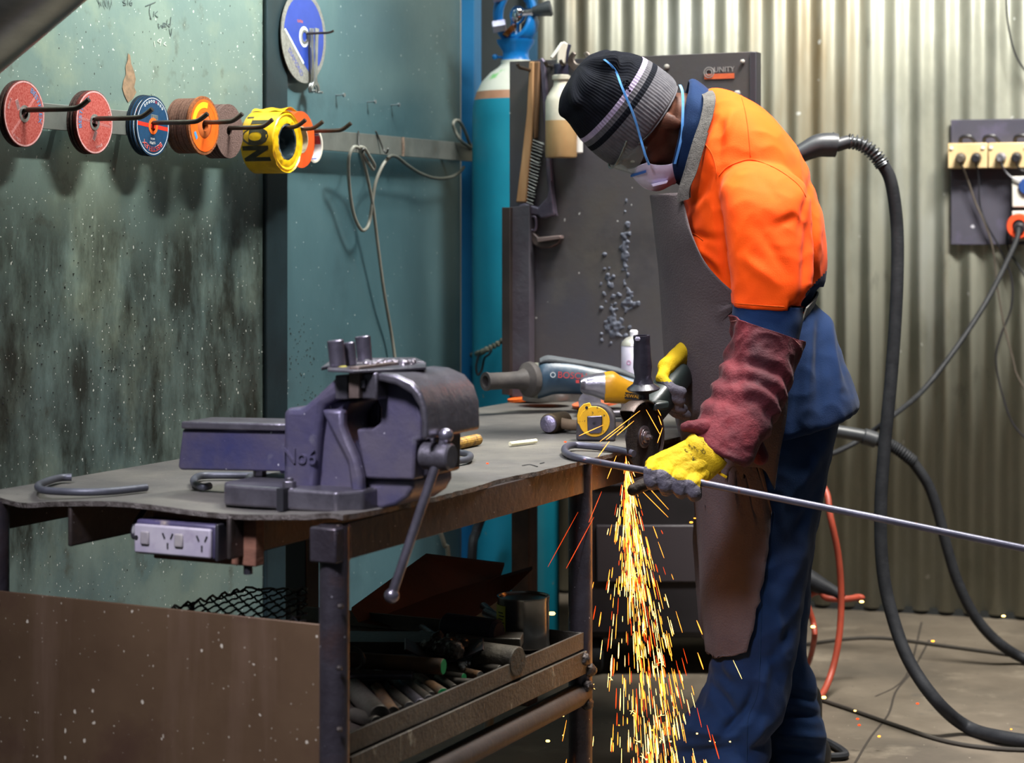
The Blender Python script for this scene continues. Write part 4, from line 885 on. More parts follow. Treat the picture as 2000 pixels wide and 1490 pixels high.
lst = [((690, 1395), (735, 1412), .011, 'offcut bar with a bright tip at the front corner of the tray', DK, SHN),
 ((690, 1345), (742, 1398), .017, 'thick dull bar offcut leaning to the tray lip near the front leg', DK, DK),
 ((706, 1338), (752, 1395), .009, 'thin dark offcut just right of the thick dull one', STEEL, None),
 ((735, 1345), (768, 1392), .0105, 'rusty yellow spotted offcut between dark ones in the tray', DKR, DK),
 ((750, 1342), (783, 1388), .007, 'thinnest dark offcut in the fan of bars', DK, DK),
 ((762, 1350), (800, 1382), .010, 'short offcut with a bright flattened end in the fan', DK, SHN),
 ((740, 1306), (822, 1378), .011, 'long dark offcut lying diagonally across the fan', STEEL, DK),
 ((775, 1322), (838, 1368), .0095, 'dark offcut with a pale end resting on the tray lip', DK, SHN),
 ((815, 1335), (842, 1360), .0085, 'short banded offcut close to the tray lip', DK, SHN),
 ((806, 1318), (866, 1356), .0105, 'rusty offcut with a green painted end near the lip', DKR, GRN),
 ((855, 1322), (888, 1345), .007, 'small flat ended offcut beyond the green ended one', DK, DK),
 ((862, 1318), (906, 1324), .008, 'short grey offcut with a green tip', DK, GRN),
 ((872, 1305), (938, 1320), .0085, 'rusty offcut with a bright ragged tip', DKR, SHN),
 ((925, 1298), (978, 1310), .010, 'grey offcut with a shiny end near the thick round bar', DK, SHN),
 ((955, 1296), (985, 1305), .007, 'thin grey offcut next to the shiny ended one', DK, SHN),
 ((690, 1330), (750, 1325), .012, 'dark offcut at the back of the fan beside the front leg', STEEL, DK),
 ((870, 1330), (935, 1334), .007, 'flat dull offcut lying along the tray lip', DK, DK)]
for k, (p, q, r, lab, m, e) in enumerate(lst): stub(p, q, r, lab, m, e, h=.003*(k % 2))
stub((684, 1288), (866, 1302), .0135, 'long rusty tapered bar with green paint at its tip, on top of the offcuts', DKR, GRN, h=.030)
r0_ = random.Random(5)
orden = ['first', 'second', 'third', 'fourth', 'fifth', 'sixth', 'seventh', 'eighth', 'ninth', 'tenth', 'eleventh', 'twelfth', 'thirteenth', 'fourteenth']
for k, x in enumerate(sorted(r0_.uniform(700, 965) for _ in range(14))):
    y = 1398-.43*(x-690)-r0_.uniform(20, 75); an = r0_.uniform(.35, .75); Lx = r0_.uniform(35, 70); r = r0_.choice((.006, .008, .010))
    stub((x, y-Lx*an), (x+Lx*.8, y), r, 'half buried dull offcut in the bench tray, %s from the front leg' % orden[k], r0_.choice((DK, DK, STEEL, DKR)), r0_.choice((DK, SHN)), grp='buried offcuts in the bench tray', h=.001)
mb = MB(); mb.box(tz(740, 1318, TZ+.032), norm(1, -.05, 0), norm(.05, 1, 0), UP, .115, .03, .010); tag(mb.build('flat_bar_offcut', STEEL, bevel=.003), 'dark flat bar with a pointed end lying over the fan of bars', 'steel offcut')
mb = MB(); a, b = tz(938, 1282, TZ+.026), tz(1012, 1292, TZ+.026); mb.cyl(a, b, .026, seg=36, bev=.002); tag(mb.build('round_bar_billet', mat('billet_brown', '#4f4a40', '#3d3932', 30, .6, .4, .4, 120)), 'thick round steel billet with a rough sawn end in the tray', 'steel offcut')
t = thing('flat_block', 'thick flat steel block lying behind the billet', 'steel offcut', tz(960, 1262, TZ)); mb = MB(); mb.box(tz(955, 1250, TZ+.035), norm(1, -.1, 0), norm(.1, 1, 0), UP, .12, .06, .020); mb.build('block', mat('block_steel', '#5a564d', '#45413a', 20, .5, .5, .3), t, bevel=.002)
mb = MB(); mb.box(tz(755, 1255, TZ+.03), norm(1, -.02, 0), norm(.02, 1, 0), UP, .20, .10, .022); tag(mb.build('flat_bar_offcut', DK, bevel=.002), 'wide flat bar lying at the back of the tray behind the front leg', 'steel offcut')
mb = MB(); mb.tube([tz(690, 1288, TZ+.05)+V((.018*math.cos(q), -.01*math.cos(q), .018*math.sin(q))) for q in [2*PI*i/24 for i in range(24)]], .004, 8, closed=True); tag(mb.build('steel_ring', DK), 'small steel ring standing beside the front leg in the tray', 'ring')
mb = MB(); mb.cyl(tz(868, 1222, TZ+.05), tz(975, 1236, TZ+.05), .024, seg=24, bev=.006); tag(mb.build('dark_wrapped_roll', mat('dark_violet_wrap', '#2b2630', '#1f1b22', 20, .6, 0, .4, 50)), 'dark violet wrapped roll lying behind the flat block', 'roll')
# tin
tin = thing('round_tin', 'dented silver tin with a yellow label standing in the tray', 'tin', tz(1024, 1278))
c = tz(1022, 1262, TZ+.004); ra = .049; M = frame(UP, c); hh = .094
mb = MB(); mb.lathe([(ra-.002, 0), (ra, .002), (ra, .006), (ra-.001, .010), (ra-.001, hh-.008), (ra, hh-.004), (ra, hh), (ra-.003, hh), (ra-.004, hh-.003), (.001, hh-.003)], M, 64); mb.build('tin_body', mat('tin_silver', '#a3a19c', '#8a8883', 14, .22, .9, .15, 12, lay=[('#6b6259', 6, .55, .75)]), tin)
mb = MB(); G = [[M @ V(((ra+.0004)*math.cos(q), (ra+.0004)*math.sin(q), z)) for z in (.022, .080)] for q in [math.radians(x) for x in range(172, 232, 4)]]; mb.grid(G); mb.mi = 1
for k in range(7):
    q = math.radians(203+(k % 2)*3); G = [[M @ V(((ra+.0008)*math.cos(q+i*.08), (ra+.0008)*math.sin(q+i*.08), .030+k*.006+d)) for d in (0, .002)] for i in range(5)]; mb.grid(G)
mb.build('yellow_label', [mat('tin_yellow', '#b8b320', rough=.5), BLK], tin)
# clay like lump of slag on a curved scrap plate
t = thing('slag_lump', 'lumpy dark slag heap on a curved scrap plate in the tray', 'scrap', tz(870, 1285))
mb = MB()
for k in range(40): mb.sph(tz(868+rnd.gauss(0, 22), 1262+rnd.gauss(0, 5), TZ+.03+abs(rnd.gauss(0, .012))), rnd.uniform(.008, .018), 5)
mb = remesh(mb, .003, 2); displace(mb, lambda p, n: .006*noise.noise(p*70)+.003*noise.noise(p*200)); mb.build('slag', mat('slag_dark', '#2d2723', '#3f3731', 40, .35, .3, .5, 150), t)
mb = MB(); G = []
for i in range(21):
    u = i/20; row = []
    for j in range(7):
        v = j/6; p = tz(790+155*u, 1248+48*math.sin(u*PI)*.5+22*v, TZ+.022+.028*(2*u-1)**2); row.append(p)
    G.append(row)
mb.grid(G, th=.003); mb.build('scrap_plate', STEEL, t)
mb = MB()
for k in range(12): mb.sph(tz(905+rnd.gauss(0, 7), 1296+rnd.gauss(0, 3), TZ+.022), rnd.uniform(.002, .005), 4)
tag(mb.build('foil_scrap', SHN), 'crumpled bright foil scrap beside the slag heap', 'foil scrap')
# leaning red brown plate in the back of the bench
t = thing('leaning_plate', 'dark red brown sheet leaning behind the tray', 'steel sheet', bp(.95, .5, .42))
RB_ = mat('red_brown_sheet', '#4e2b1f', '#3a2018', 6, .6, .2, .2, 40)
def q_(x, y, Y): return at(x, y, Y)
mb = MB(); mb.prism([q_(686, 1192, 3.95), q_(832, 1086, 4.35), q_(985, 1104, 4.5), q_(975, 1135, 4.5), q_(700, 1215, 3.95)], V((.0, .012, .004))); mb.build('sheet', RB_, t)
mb = MB(); mb.prism([q_(700, 1215, 3.97), q_(985, 1128, 4.48), q_(1040, 1112, 4.5), q_(985, 1165, 4.45), q_(905, 1220, 4.2), q_(760, 1225, 3.97)], V((.0, .02, .004))); mb.build('folded_flange', mat('red_brown_sheet_dark', '#38201a', rough=.6), t)
mb = MB(); c = at(955, 1200, 4.75); mb.tube([c+V((.055*math.cos(q), 0, .045*math.sin(q))) for q in [2*PI*i/32 for i in range(32)]], .011, 10, closed=True); mb.lathe([(.001, 0), (.055, 0), (.055, .02), (.001, .02)], frame((0, 1, 0), c), 32)
mb.cyl(c-UP*.02, V((c.x, c.y, 0)), .012); tag(mb.build('pale_disc_stand', mat('pale_grey_plastic', '#77756c', rough=.6)), 'pale grey round plate on a post seen far behind the tray', 'plate')
mb = MB(); mb.tube([at(860, 1040, 4.9), at(868, 1065, 4.9), at(876, 1100, 4.9), V((at(880, 1200, 4.9).x, 4.9, .0))], .006, 8, 5); tag(mb.build('grey_lead', CBL), 'pale grey lead hanging down behind the bench', 'cable')
mb = MB(); mb.tube([at(945, 1000, 5.15), at(930, 1040, 5.15), at(922, 1090, 5.1), V((at(918, 1200, 5.1).x, 5.1, 0))], .012, 8, 5); tag(mb.build('dark_lead', RUBBER), 'dark rubber lead hanging in front of the cylinder under the bench', 'cable')
# ================================================================ tool board at the far end of the bench
AB = 2.035
def tb(x, y, off=0.0): return hit(x, y, bp(AB, 0) - D1*off, D1)
BRDM = mat('board_dark_steel', '#4d4b52', '#57514b', 2.2, .45, .3, .15, 40, lay=[('#6b665c', 2.5, .55, .75), ('#35343b', 3.5, .56, .76)], speck=[('#b9b7b5', 30, .10)])
board = thing('tool_board', 'dark steel tool board standing on the far end of the bench behind the worker', 'tool board', bp(AB, .34, BT))
PL, PR = tb(995, 400), tb(1474, 400); z1 = 1.17+330*PL.y/4000
def bpoly(pts, off, th, name, m, bevel=0.001): mb = MB(); mb.prism([tb(x, y, off) for x, y in pts], D1*th); return mb.build(name, m, board, bevel=bevel)
mb = MB(); mb.prism([V((PL.x, PL.y, BT-.01)), V((PR.x, PR.y, BT-.01)), V((PR.x, PR.y, z1)), V((PL.x, PL.y, z1))], D1*.01); mb.build('board_sheet', BRDM, board, bevel=.001)
mb = MB(); q = PR; mb.prism([V((q.x-.012, q.y, BT)), V((q.x+.004, q.y, BT)), V((q.x+.004, q.y, z1)), V((q.x-.012, q.y, z1))], D1*.035); mb.build('edge_angle', mat('board_edge_dark', '#26242b', rough=.5), board, bevel=.002)
bpoly([(980, 405), (996, 405), (996, 772), (980, 770)], .055, .05, 'side_strip', mat('side_strip_brown', '#3a302d', '#2b2422', 6, .5, .3))
bpoly([(996, 405), (1034, 400), (1034, 776), (996, 774)], .04, .03, 'front_strip', mat('side_strip_grey', '#55535a', '#494049', 6, .5, .4, .3, 60))
# print on the board
mb = MB(); pc = tb(1402, 149, .0015); Bf = basis(-D2, UP, -D1, tb(1405, 149, .001))
mb.mi = 0; mb.prism([Bf @ V(p) for p in ((-.038, -.0062, 0), (.038, -.0062, 0), (.038, .0062, 0), (-.038, .0062, 0))], -D1*.0012)
mb.mi = 1; mb.text('UNITY', Bf @ Matrix.Translation((.012, .0155, 0)), .018, .0004)
for r in (.0065, .0115):
    mb.lathe([(r, .0005), (r+.002, .0005), (r+.002, .0022), (r, .0022)], Bf @ Matrix.Translation((-.026, .010, 0)), 24, closed=True, c0=False, c1=False)
mb.build('orange_label', [mat('label_orange', '#c6623c', '#b7553a', 60, .6), mat('label_grey_print', '#8d8a88', rough=.6)], board)
mb = MB()
for (x, y, r) in ((1450, 120, .006), (1440, 182, .008), (1302, 130, .007)):
    mb.sph(tb(x, y, .004), (r, r*.6, r), 5)
mb.build('pale_blob', mat('pale_blob', '#a5a39c', '#7b7973', 60, .5), board)
mb = MB(); SPB = mat('board_spatter', '#5b5f6b', '#474a55', 40, .6, .3)
for (cx, cy, sx, sy, n) in ((1205, 640, 10, 14, 26), (1232, 690, 8, 10, 14), (1222, 480, 4, 40, 22), (1225, 590, 10, 10, 14), (1190, 560, 8, 30, 10)):
    for k in range(n*3): r_ = rnd.uniform(.003, .008); mb.sph(tb(rnd.gauss(cx, sx), rnd.gauss(cy, sy), -.001), (r_, r_*.5, r_), 5)
mb = remesh(mb, .0025, 2); displace(mb, lambda p, n: .002*noise.noise(p*120)); mb.build('weld_spatter', SPB, board)['kind'] = 'stuff'
def bhook(x, y, x2, y2):
    mb = MB(); a = tb(x, y, 0); b = tb(x2, y2, .09); mb.tube([a, a.lerp(b, .6), b, b+UP*.008-D1*.01], .0045, 8, 4); mb.build('board_hook', HOOKM, board)
bhook(1044, 140, 1014, 131); bhook(1112, 128, 1098, 125); bhook(1078, 130, 1068, 128)
# wire brush
t = thing('wire_brush', 'long wire brush with a worn wooden back hanging on the board', 'wire brush', tb(1030, 395, .03))
WD = mat('worn_pale_wood', '#b08a64', '#97714e', 8, .65, 0, .2, 30, stretch=(3, 3, .3))
WD2 = mat('worn_brown_wood', '#7b5d43', '#664b36', 8, .65, 0, .2, 30, stretch=(3, 3, .3))
mb = MB(); mb.prism([tb(x, y, .030) for x, y in ((1033, 120), (1042, 120), (1041, 210), (1035, 300), (1027, 395), (1007, 395), (1018, 310), (1028, 220))], D1*.014); mb.build('wooden_back', WD, t, bevel=.003)
mb = MB(); mb.prism([tb(x, y, .026) for x, y in ((1043, 120), (1053, 120), (1050, 200), (1046, 270), (1042, 272), (1040, 210))], D1*.016); mb.build('wooden_handle', WD2, t, bevel=.003)
mb = MB()
for k in range(20):
    f = k/19; x = 1044-20*f+0; y = 275+118*f
    for j in range(7):
        a = tb(x-3, y-2+j*.5, .026-j*.003); b = tb(x+17+rnd.uniform(-2, 2), y+6+rnd.uniform(-1.5, 1.5), .026-j*.003); mb.tube([a, a.lerp(b, .5)+UP*rnd.uniform(-.001, .001), b], .0012, 4)
o = mb.build('bristles', mat('bristle_wire', '#5f5f5d', '#8e8e8a', 200, .35, .7), t); o['kind'] = 'stuff'
# second tool behind: dark bow saw or clamp frame, G clamp
t = thing('g_clamp', 'large dark forged clamp hanging under the wire brush on the board', 'clamp', tb(1070, 480, .03))
CLM = mat('clamp_dark_violet', '#575060', '#6d6473', 16, .38, .6, .3, 80); CLB = mat('clamp_brown', '#4b4140', '#5d504c', 16, .45, .5, .3, 80)
def bt(pts, off, r, name, m, parent=t, n=5, seg=10): mb = MB(); mb.tube([tb(x, y, off) for x, y in pts], r, seg, n); return mb.build(name, m, parent, smooth=.9)
mb = MB(); mb.prism([tb(x, y, .02) for x, y in ((1048, 118), (1058, 112), (1064, 120), (1068, 180), (1074, 300), (1084, 410), (1088, 422), (1076, 424), (1066, 330), (1060, 220), (1055, 140))], D1*.012); mb.build('spine', CLM, t, bevel=.003)
mb = MB(); mb.prism([tb(x, y, .030) for x, y in ((1012, 400), (1024, 396), (1050, 405), (1068, 385), (1074, 350), (1082, 410), (1084, 420), (1056, 427), (1050, 421), (1024, 418), (1014, 410))], D1*.022); mb.build('upper_jaw', CLM, t, bevel=.004)
bt([(1037, 425), (1034, 440), (1036, 448), (1043, 450), (1047, 444), (1047, 430), (1045, 424), (1039, 423), (1037, 427)], .025, .0035, 'ring_link', CLM)
mb = MB(); mb.prism([tb(x, y, .026) for x, y in ((1032, 428), (1037, 428), (1040, 452), (1050, 463), (1094, 459), (1096, 464), (1090, 476), (1075, 484), (1055, 485), (1040, 477), (1034, 460))], D1*.022); mb.build('lower_hook', CLB, t, bevel=.003)
mb = MB(); mb.prism([tb(x, y, .040) for x, y in ((1048, 465), (1094, 460), (1095, 466), (1050, 473))], D1*.02); mb.build('bright_lip', mat('lip_rose_steel', '#84726f', rough=.4, metal=.6), t, bevel=.001)
# spray bottle
t = thing('spray_bottle', 'translucent spray bottle half full of brown liquid hanging on the board', 'spray bottle', tb(1096, 310, .05))
c = tb(1096, 308, .055); s = c.y/4000; M = frame(UP, c)
PLB = mat('milky_plastic', '#c9c5b4', '#b9b5a5', 20, .35, 0, 0, 10)
mb = MB(); R_ = 31*s
mb.lathe([(R_*.95, 0), (R_, .004), (R_, 72*s)], M, 40); mb.build('liquid_part', mat('brown_liquid', '#b39368', '#a3835b', 8, .3), t)
mb = MB(); mb.lathe([(R_, 72*s), (R_*1.0, 108*s), (R_*.9, 120*s), (R_*.5, 140*s), (R_*.46, 150*s), (R_*.58, 153*s), (R_*.58, 160*s), (R_*.44, 162*s)], M, 40); mb.build('bottle_shoulder', PLB, t)
mb = MB(); mb.lathe([(R_*.46, 162*s), (R_*.48, 164*s), (R_*.46, 182*s), (R_*.36, 183*s)], M, 32); mb.build('cap_collar', mat('dark_navy_plastic', '#2b2b3c', rough=.4), t)
mb = MB(); mb.prism([c+V((x*s, -.008, z*s)) for x, z in ((-9, 183), (8, 183), (10, 205), (14, 222), (4, 228), (-4, 215), (-8, 200))], V((0, .016, 0))); mb.build('pump_body', mat('cream_plastic', '#cdc7b8', rough=.35), t, bevel=.003)
mb = MB(); mb.prism([c+V((x*s, -.008, z*s)) for x, z in ((-22, 196), (0, 226), (6, 222), (-16, 192))], V((0, .016, 0))); mb.build('trigger', mat('white_plastic', '#e4e4dc', rough=.3), t, bevel=.002)
mb = MB(); mb.prism([c+V((x*s, -.007, z*s)) for x, z in ((3, 228), (20, 220), (16, 205), (12, 186), (8, 186), (10, 206), (4, 214))], V((0, .014, 0))); mb.build('dark_nozzle', MATS['dark_navy_plastic'], t, bevel=.002)
# open ended spanner peeking above the board, white tool below
t = thing('open_end_spanner', 'worn open ended spanner head hanging beside the spray bottle', 'spanner', tb(1132, 160, .03))
c = tb(1131, 118, .03); s = c.y/4000
def loc2(x, z): return c + (-D2)*(x*s) + UP*(z*s)
o_ = [loc2(25*math.cos(math.radians(a)), 23*math.sin(math.radians(a))) for a in range(125, 416, 15)]; i_ = [loc2(12*math.cos(math.radians(a)), 4+11*math.sin(math.radians(a))) for a in range(415, 124, -29)]
mb = MB(); mb.prism(o_+i_, D1*.008); mb.build('jaw_head', mat('worn_spanner_steel', '#8b8078', '#6f655f', 30, .4, .7, .2, 80), t, bevel=.002)
mb = MB(); mb.prism([loc2(-8, -20), loc2(8, -20), loc2(6, -150), loc2(-6, -150)], D1*.007); mb.build('shank', MATS['worn_spanner_steel'], t, bevel=.002)
mb = MB(); mb.cyl(tb(1130, 300, .02), tb(1130, 255, .02), .011, seg=16, bev=.003); mb.cyl(tb(1130, 255, .02), tb(1130, 200, .02), .004, seg=10); tag(mb.build('white_handle_tool', mat('white_handle', '#c8c8c4', rough=.4)), 'white rounded tool handle hanging between the bottle and the hat', 'tool')
# ================================================================ gas cylinder
gc = thing('gas_cylinder', 'teal gas cylinder with white shoulder and brown band behind the tool board', 'gas cylinder', (.010, 5.46, 0))
GC = V((.010, 5.46, 0)); M = Matrix.Translation(GC)
def zc(y): return 1.17+(450-y)*5.46/4000
TEAL = mat('teal_cylinder_paint', '#1d8fa8', '#15809b', 3, .35, 0, .08, 20, lay=[('#137189', 1.8, .55, .75, (1, 1, .4)), ('#9a9069', 26, .68, .72)])
R_ = .116
mb = MB(); mb.lathe([(R_-.006, .0), (R_, .01), (R_, zc(232)), (R_*.99, zc(212)), (R_*.955, zc(196))], M, 64, c1=False); mb.build('cylinder_body', TEAL, gc, smooth=1.5)
mb = MB(); mb.lathe([(R_*.955, zc(196)), (R_*.90, zc(180))], M, 64, c0=False, c1=False); mb.build('brown_band', mat('band_brown', '#a8795e', '#b58a70', 14, .5), gc, smooth=1.5)
mb = MB(); mb.lathe([(R_*.90, zc(180)), (R_*.78, zc(160)), (R_*.58, zc(142)), (R_*.42, zc(133)), (R_*.34, zc(126)), (R_*.34, zc(118))], M, 64, c0=False); mb.build('shoulder', mat('white_shoulder', '#cfd2c8', '#bfc4b6', 8, .4, lay=[('#7fc07c', 9, .6, .64)]), gc, smooth=1.5)
BLG = mat('bright_blue_guard', '#1679c4', '#0f69b3', 6, .28, 0, .05, 20)
mb = MB(); mb.lathe([(R_*.34, zc(120)), (R_*.30, zc(112)), (R_*.30, zc(100)), (R_*.42, zc(85)), (R_*.44, zc(78))], M, 40); mb.build('guard_neck', BLG, gc, smooth=1.5)
mb = MB(); cc = GC+V((0, 0, zc(32)))
mb.tube([cc+V((.047*math.cos(q), -.02+.012*math.sin(q*2), .066*math.sin(q))) for q in [2*PI*i/40 for i in range(40)]], .0125, 12, closed=True, upv=(0, 1, 0), flat=2.0)
mb.build('valve_guard', BLG, gc)
mb = MB(); mb.sph(cc+V((.005, -.03, 0)), (.022, .02, .026), 8); mb.cyl(cc+V((.015, -.035, .004)), cc+V((.045, -.04, .008)), .012, seg=16); mb.sph(cc+V((.008, -.045, .008)), .012, 8); mb.cyl(cc+V((0, -.02, 0)), cc+V((0, 0, -.07)), .014, seg=16); mb.build('chrome_valve', CHROME, gc)
mb = MB(); mb.cyl(cc+V((.043, -.04, .008)), cc+V((.095, -.045, .018)), .013, .022, seg=24, bev=.004); mb.build('regulator_knob', mat('dark_grey_knob', '#3e4145', '#4a4d50', 10, .4), gc)
VIO = mat('chrome_violet_nut', '#9b98c2', '#c3c2cf', 30, .25, .7)
for dz, nm_ in ((-.030, 0), (.050, 1)):
    mb = MB(); mb.cyl(cc+V((-.062, -.045, dz-.004)), cc+V((-.026, -.045, dz+.002)), .0175, seg=6, bev=.002); mb.build('hex_nut', VIO, gc)
mb = MB(); mb.cyl(cc+V((-.022, -.045, -.040)), cc+V((-.012, -.045, -.050)), .02, .015, seg=16); mb.build('brass_collar', mat('brass', '#7b4a25', rough=.3, metal=.8), gc)
mb = MB(); mb.sph(GC+V((-.055, -.01, zc(112))), .008, 6); mb.cyl(GC+V((-.055, -.01, zc(112))), GC+V((-.03, -.0, zc(112))), .003, seg=8); mb.build('blue_stud', BLG, gc)
# knotted strap round the cylinder
mb = MB(); mb.tube([PW(922, 694, .03), at(940, 688, 5.33), at(955, 680, 5.31), at(968, 674, 5.31), at(984, 665, 5.31), at(1000, 668, 5.31)], lambda t: .007+.002*math.sin(t*60), 8, 8); tag(mb.build('frayed_strap', mat('frayed_grey_strap', '#6a6b5e', '#4f5148', 60, .8, 0, .6, 120)), 'frayed grey strap tied round the teal cylinder', 'strap')
mb = MB(); c = at(935, 700, 5.33); mb.tube([at(935, 692, 5.33), at(930, 715, 5.33), at(933, 732, 5.33), at(941, 722, 5.33), at(946, 700, 5.33), at(955, 692, 5.33), at(960, 684, 5.33)], .003, 8, 6); tag(mb.build('cord_loop', RUBBER), 'thin dark cord looping below the frayed strap', 'cord')
# ================================================================ welding machine behind the bench
wm = thing('welding_machine', 'dark welding machine cabinet standing behind the bench end', 'welding machine', (.44, 5.6, 0))
DARKM = mat('welder_dark_paint', '#1f1d20', '#29262a', 6, .5, .2, .1, 40)
mb = MB(); mb.lbox(.17, .70, 5.36, 5.85, .10, .98); mb.build('cabinet', DARKM, wm, bevel=.02, bseg=3)
mb = MB(); mb.lbox(.22, .62, 5.352, 5.362, .50, .66); mb.lbox(.22, .62, 5.352, 5.362, .25, .40); mb.build('vent_panel', mat('welder_panel', '#3a3439', rough=.5), wm, bevel=.004)
mb = MB(); mb.cyl((.06, 5.42, .07), (.06, 5.46, .07), .0, .0) if False else None
for x in (.22, .65):
    for y in (5.42, 5.78): mb = MB(); mb.cyl((x-.02, y, .05), (x+.02, y, .05), .05, seg=24, bev=.006); mb.build('wheel', RUBBER, wm)
mb = MB(); mb.tube([(.70, 5.5, .60), (.745, 5.5, .56), (.755, 5.5, .40), (.74, 5.5, .15), (.70, 5.5, .12)], .014, 10, 6); mb.build('side_frame', RUBBER, wm)
# fume gun / hose hung behind the worker
t = thing('welding_gun', 'black welding gun with coiled cable neck and thick black hose behind the worker', 'welding gun', at(1930, 1452, 4.68))
Yh = 4.87
mb = MB(); mb.tube([at(1474, 340, 4.88), at(1500, 332, Yh), at(1530, 318, Yh), at(1562, 302, Yh)], lambda q: .009+.010*q, 14, 6); mb.build('swan_neck', mat('gun_neck', '#3b3b3d', rough=.4, metal=.5), t)
mb = MB(); mb.tube([at(1556, 304, Yh), at(1580, 292, Yh), at(1600, 284, Yh), at(1624, 283, Yh), at(1634, 284, Yh)], lambda q: .020+.009*math.sin(min(1, q*1.1)*PI*.6), 20, 6, flat=1.0); mb.build('gun_handle', mat('gun_black', '#2b2d30', '#34363a', 20, .4, 0, .1, 80), t)
mb = MB(); mb.cyl(at(1627, 268, Yh), at(1632, 262, Yh), .008, seg=12); mb.cyl(at(1632, 284, Yh), at(1660, 276, Yh), .0165, .0155, seg=24, bev=.002); mb.build('end_collar', MATS['gun_black'], t)
spine = cat([at(1658, 276, Yh), at(1680, 280, Yh), at(1700, 293, Yh), at(1716, 310, Yh), at(1724, 322, Yh)], 12)
mb = MB(); mb.tube(spine, .0125, 12); 
R = []; 
for i in range(len(spine)*8):
    f = i/(len(spine)*8-1)*(len(spine)-1); a = int(min(f, len(spine)-2)); p = spine[a].lerp(spine[a+1], f-a); d = (spine[a+1]-spine[a]).normalized(); u = d.cross(V((0, 1, 0))).normalized(); w_ = V((0, 1, 0)); q = i*.19
    R.append(p + (u*math.cos(q)+w_*math.sin(q))*.0165)
mb.tube(R, .0024, 6); mb.build('spring_guard', mat('spring_dark', '#3e4043', '#5e6062', 60, .35, .6), t)
mb = MB(); mb.tube([at(1722, 318, 4.87), at(1738, 348, 4.87), at(1748, 400, 4.87), at(1753, 470, 4.87), at(1751, 580, 4.86), at(1742, 720, 4.85), at(1727, 880, 4.84), at(1720, 1000, 4.83), at(1724, 1110, 4.82), at(1742, 1200, 4.8), at(1775, 1290, 4.76), at(1830, 1370, 4.72), PZ(1890, 1420, .018), PZ(1960, 1440, .018), PZ(2060, 1452, .018), PZ(2200, 1450, .018)], .0155, 16, 8); mb.build('hose', RUBBER, t)
# second black gun and hose from the machine
t = thing('black_hose', 'second thick black hose with jointed grip running from the machine to the floor at right', 'hose', PZ(2000, 1285, 0))
mb = MB(); mb.tube([(.66, 5.52, .66), at(1600, 838, 5.5), at(1640, 843, 5.5), at(1690, 852, 5.5), at(1712, 858, 5.5)], .0175, 14, 6); mb.build('grip', MATS['gun_black'], t)
mb = MB(); mb.cyl(at(1685, 851, 5.5), at(1712, 860, 5.5), .022, seg=20, bev=.003); mb.build('joint', MATS['gun_black'], t)
mb = MB(); mb.tube([at(1708, 857, 5.5), at(1745, 872, 5.5), at(1785, 902, 5.5)], lambda q: .0165+.0012*math.sin(q*120), 12, 40); mb.build('ribbed_sleeve', RUBBER, t)
mb = MB(); mb.tube([at(1780, 898, 5.5), at(1812, 945, 5.5), at(1832, 1000, 5.5), at(1850, 1070, 5.5), at(1872, 1140, 5.5), at(1905, 1205, 5.5), at(1950, 1255, 5.5), PZ(2010, 1290, .014), PZ(2120, 1320, .014)], .0145, 14, 8); mb.build('hose', RUBBER, t)
# orange hoses and dark nozzle by the machine
ORH = mat('orange_hose', '#a1402a', '#8c3a28', 20, .5)
t = thing('orange_hose', 'orange rubber hose looping down behind the worker to the floor', 'hose', PZ(1600, 1365, 0))
mb = MB(); mb.tube([(.69, 5.38, .60), at(1604, 945, 5.25), at(1622, 1010, 5.2), at(1638, 1090, 5.2), at(1643, 1170, 5.2), at(1638, 1250, 5.18), at(1622, 1320, 5.15), PZ(1598, 1366, .009), PZ(1560, 1385, .009)], .0085, 12, 8); mb.build('hose_line', ORH, t)
mb = MB(); mb.tube([(.66, 5.40, .12), at(1588, 1158, 5.3), at(1615, 1168, 5.25), at(1650, 1170, 5.25), at(1678, 1166, 5.28)], .0085, 12, 6); mb.sph(at(1676, 1167, 5.28), (.018, .01, .010), 6); tag(mb.build('orange_hose', ORH), 'short orange hose end sticking out sideways just above the floor', 'hose')
mb = MB(); mb.tube([at(1575, 1175, 5.2), at(1588, 1215, 5.2), at(1590, 1250, 5.2), PZ(1576, 1300, .009), PZ(1550, 1315, .009)], .0075, 12, 6); tag(mb.build('orange_hose', ORH), 'small orange hose curve close behind the worker leg', 'hose')
mb = MB(); mb.cyl(at(1572, 1128, 5.3), at(1648, 1166, 5.24), .028, .013, seg=20, bev=.004); mb.cyl((.68, 5.38, .28), at(1572, 1128, 5.3), .012); tag(mb.build('dark_nozzle', RUBBER), 'dark tapered nozzle lying over the orange hose end', 'nozzle')
mb = MB(); mb.tube([PZ(1600, 1440, .01), PZ(1640, 1462, .01), PZ(1650, 1475, .01), PZ(1610, 1478, .01), PZ(1560, 1480, .01)], .0085, 8, 6); tag(mb.build('dark_bent_rod', RUBBER), 'dark bent rod on the floor beside the worker trouser cuff', 'rod')
def floor_cable(pts, lab, r=.005):
    mb = MB(); mb.tube([PZ(x, y, r+.0003) for x, y in pts], r, 8, 6); tag(mb.build('floor_cable', mat('floor_cable_dark', '#3c3833', rough=.6)), lab, 'cable', 'thin cables on the floor')
floor_cable([(1560, 1260), (1700, 1245), (1850, 1262), (2050, 1290)], 'thin dark cable on the floor just in front of the corrugated wall')
floor_cable([(1590, 1362), (1680, 1392), (1760, 1420), (1850, 1448), (1950, 1462), (2080, 1466)], 'thin dark cable on the floor meeting the thick black hose')
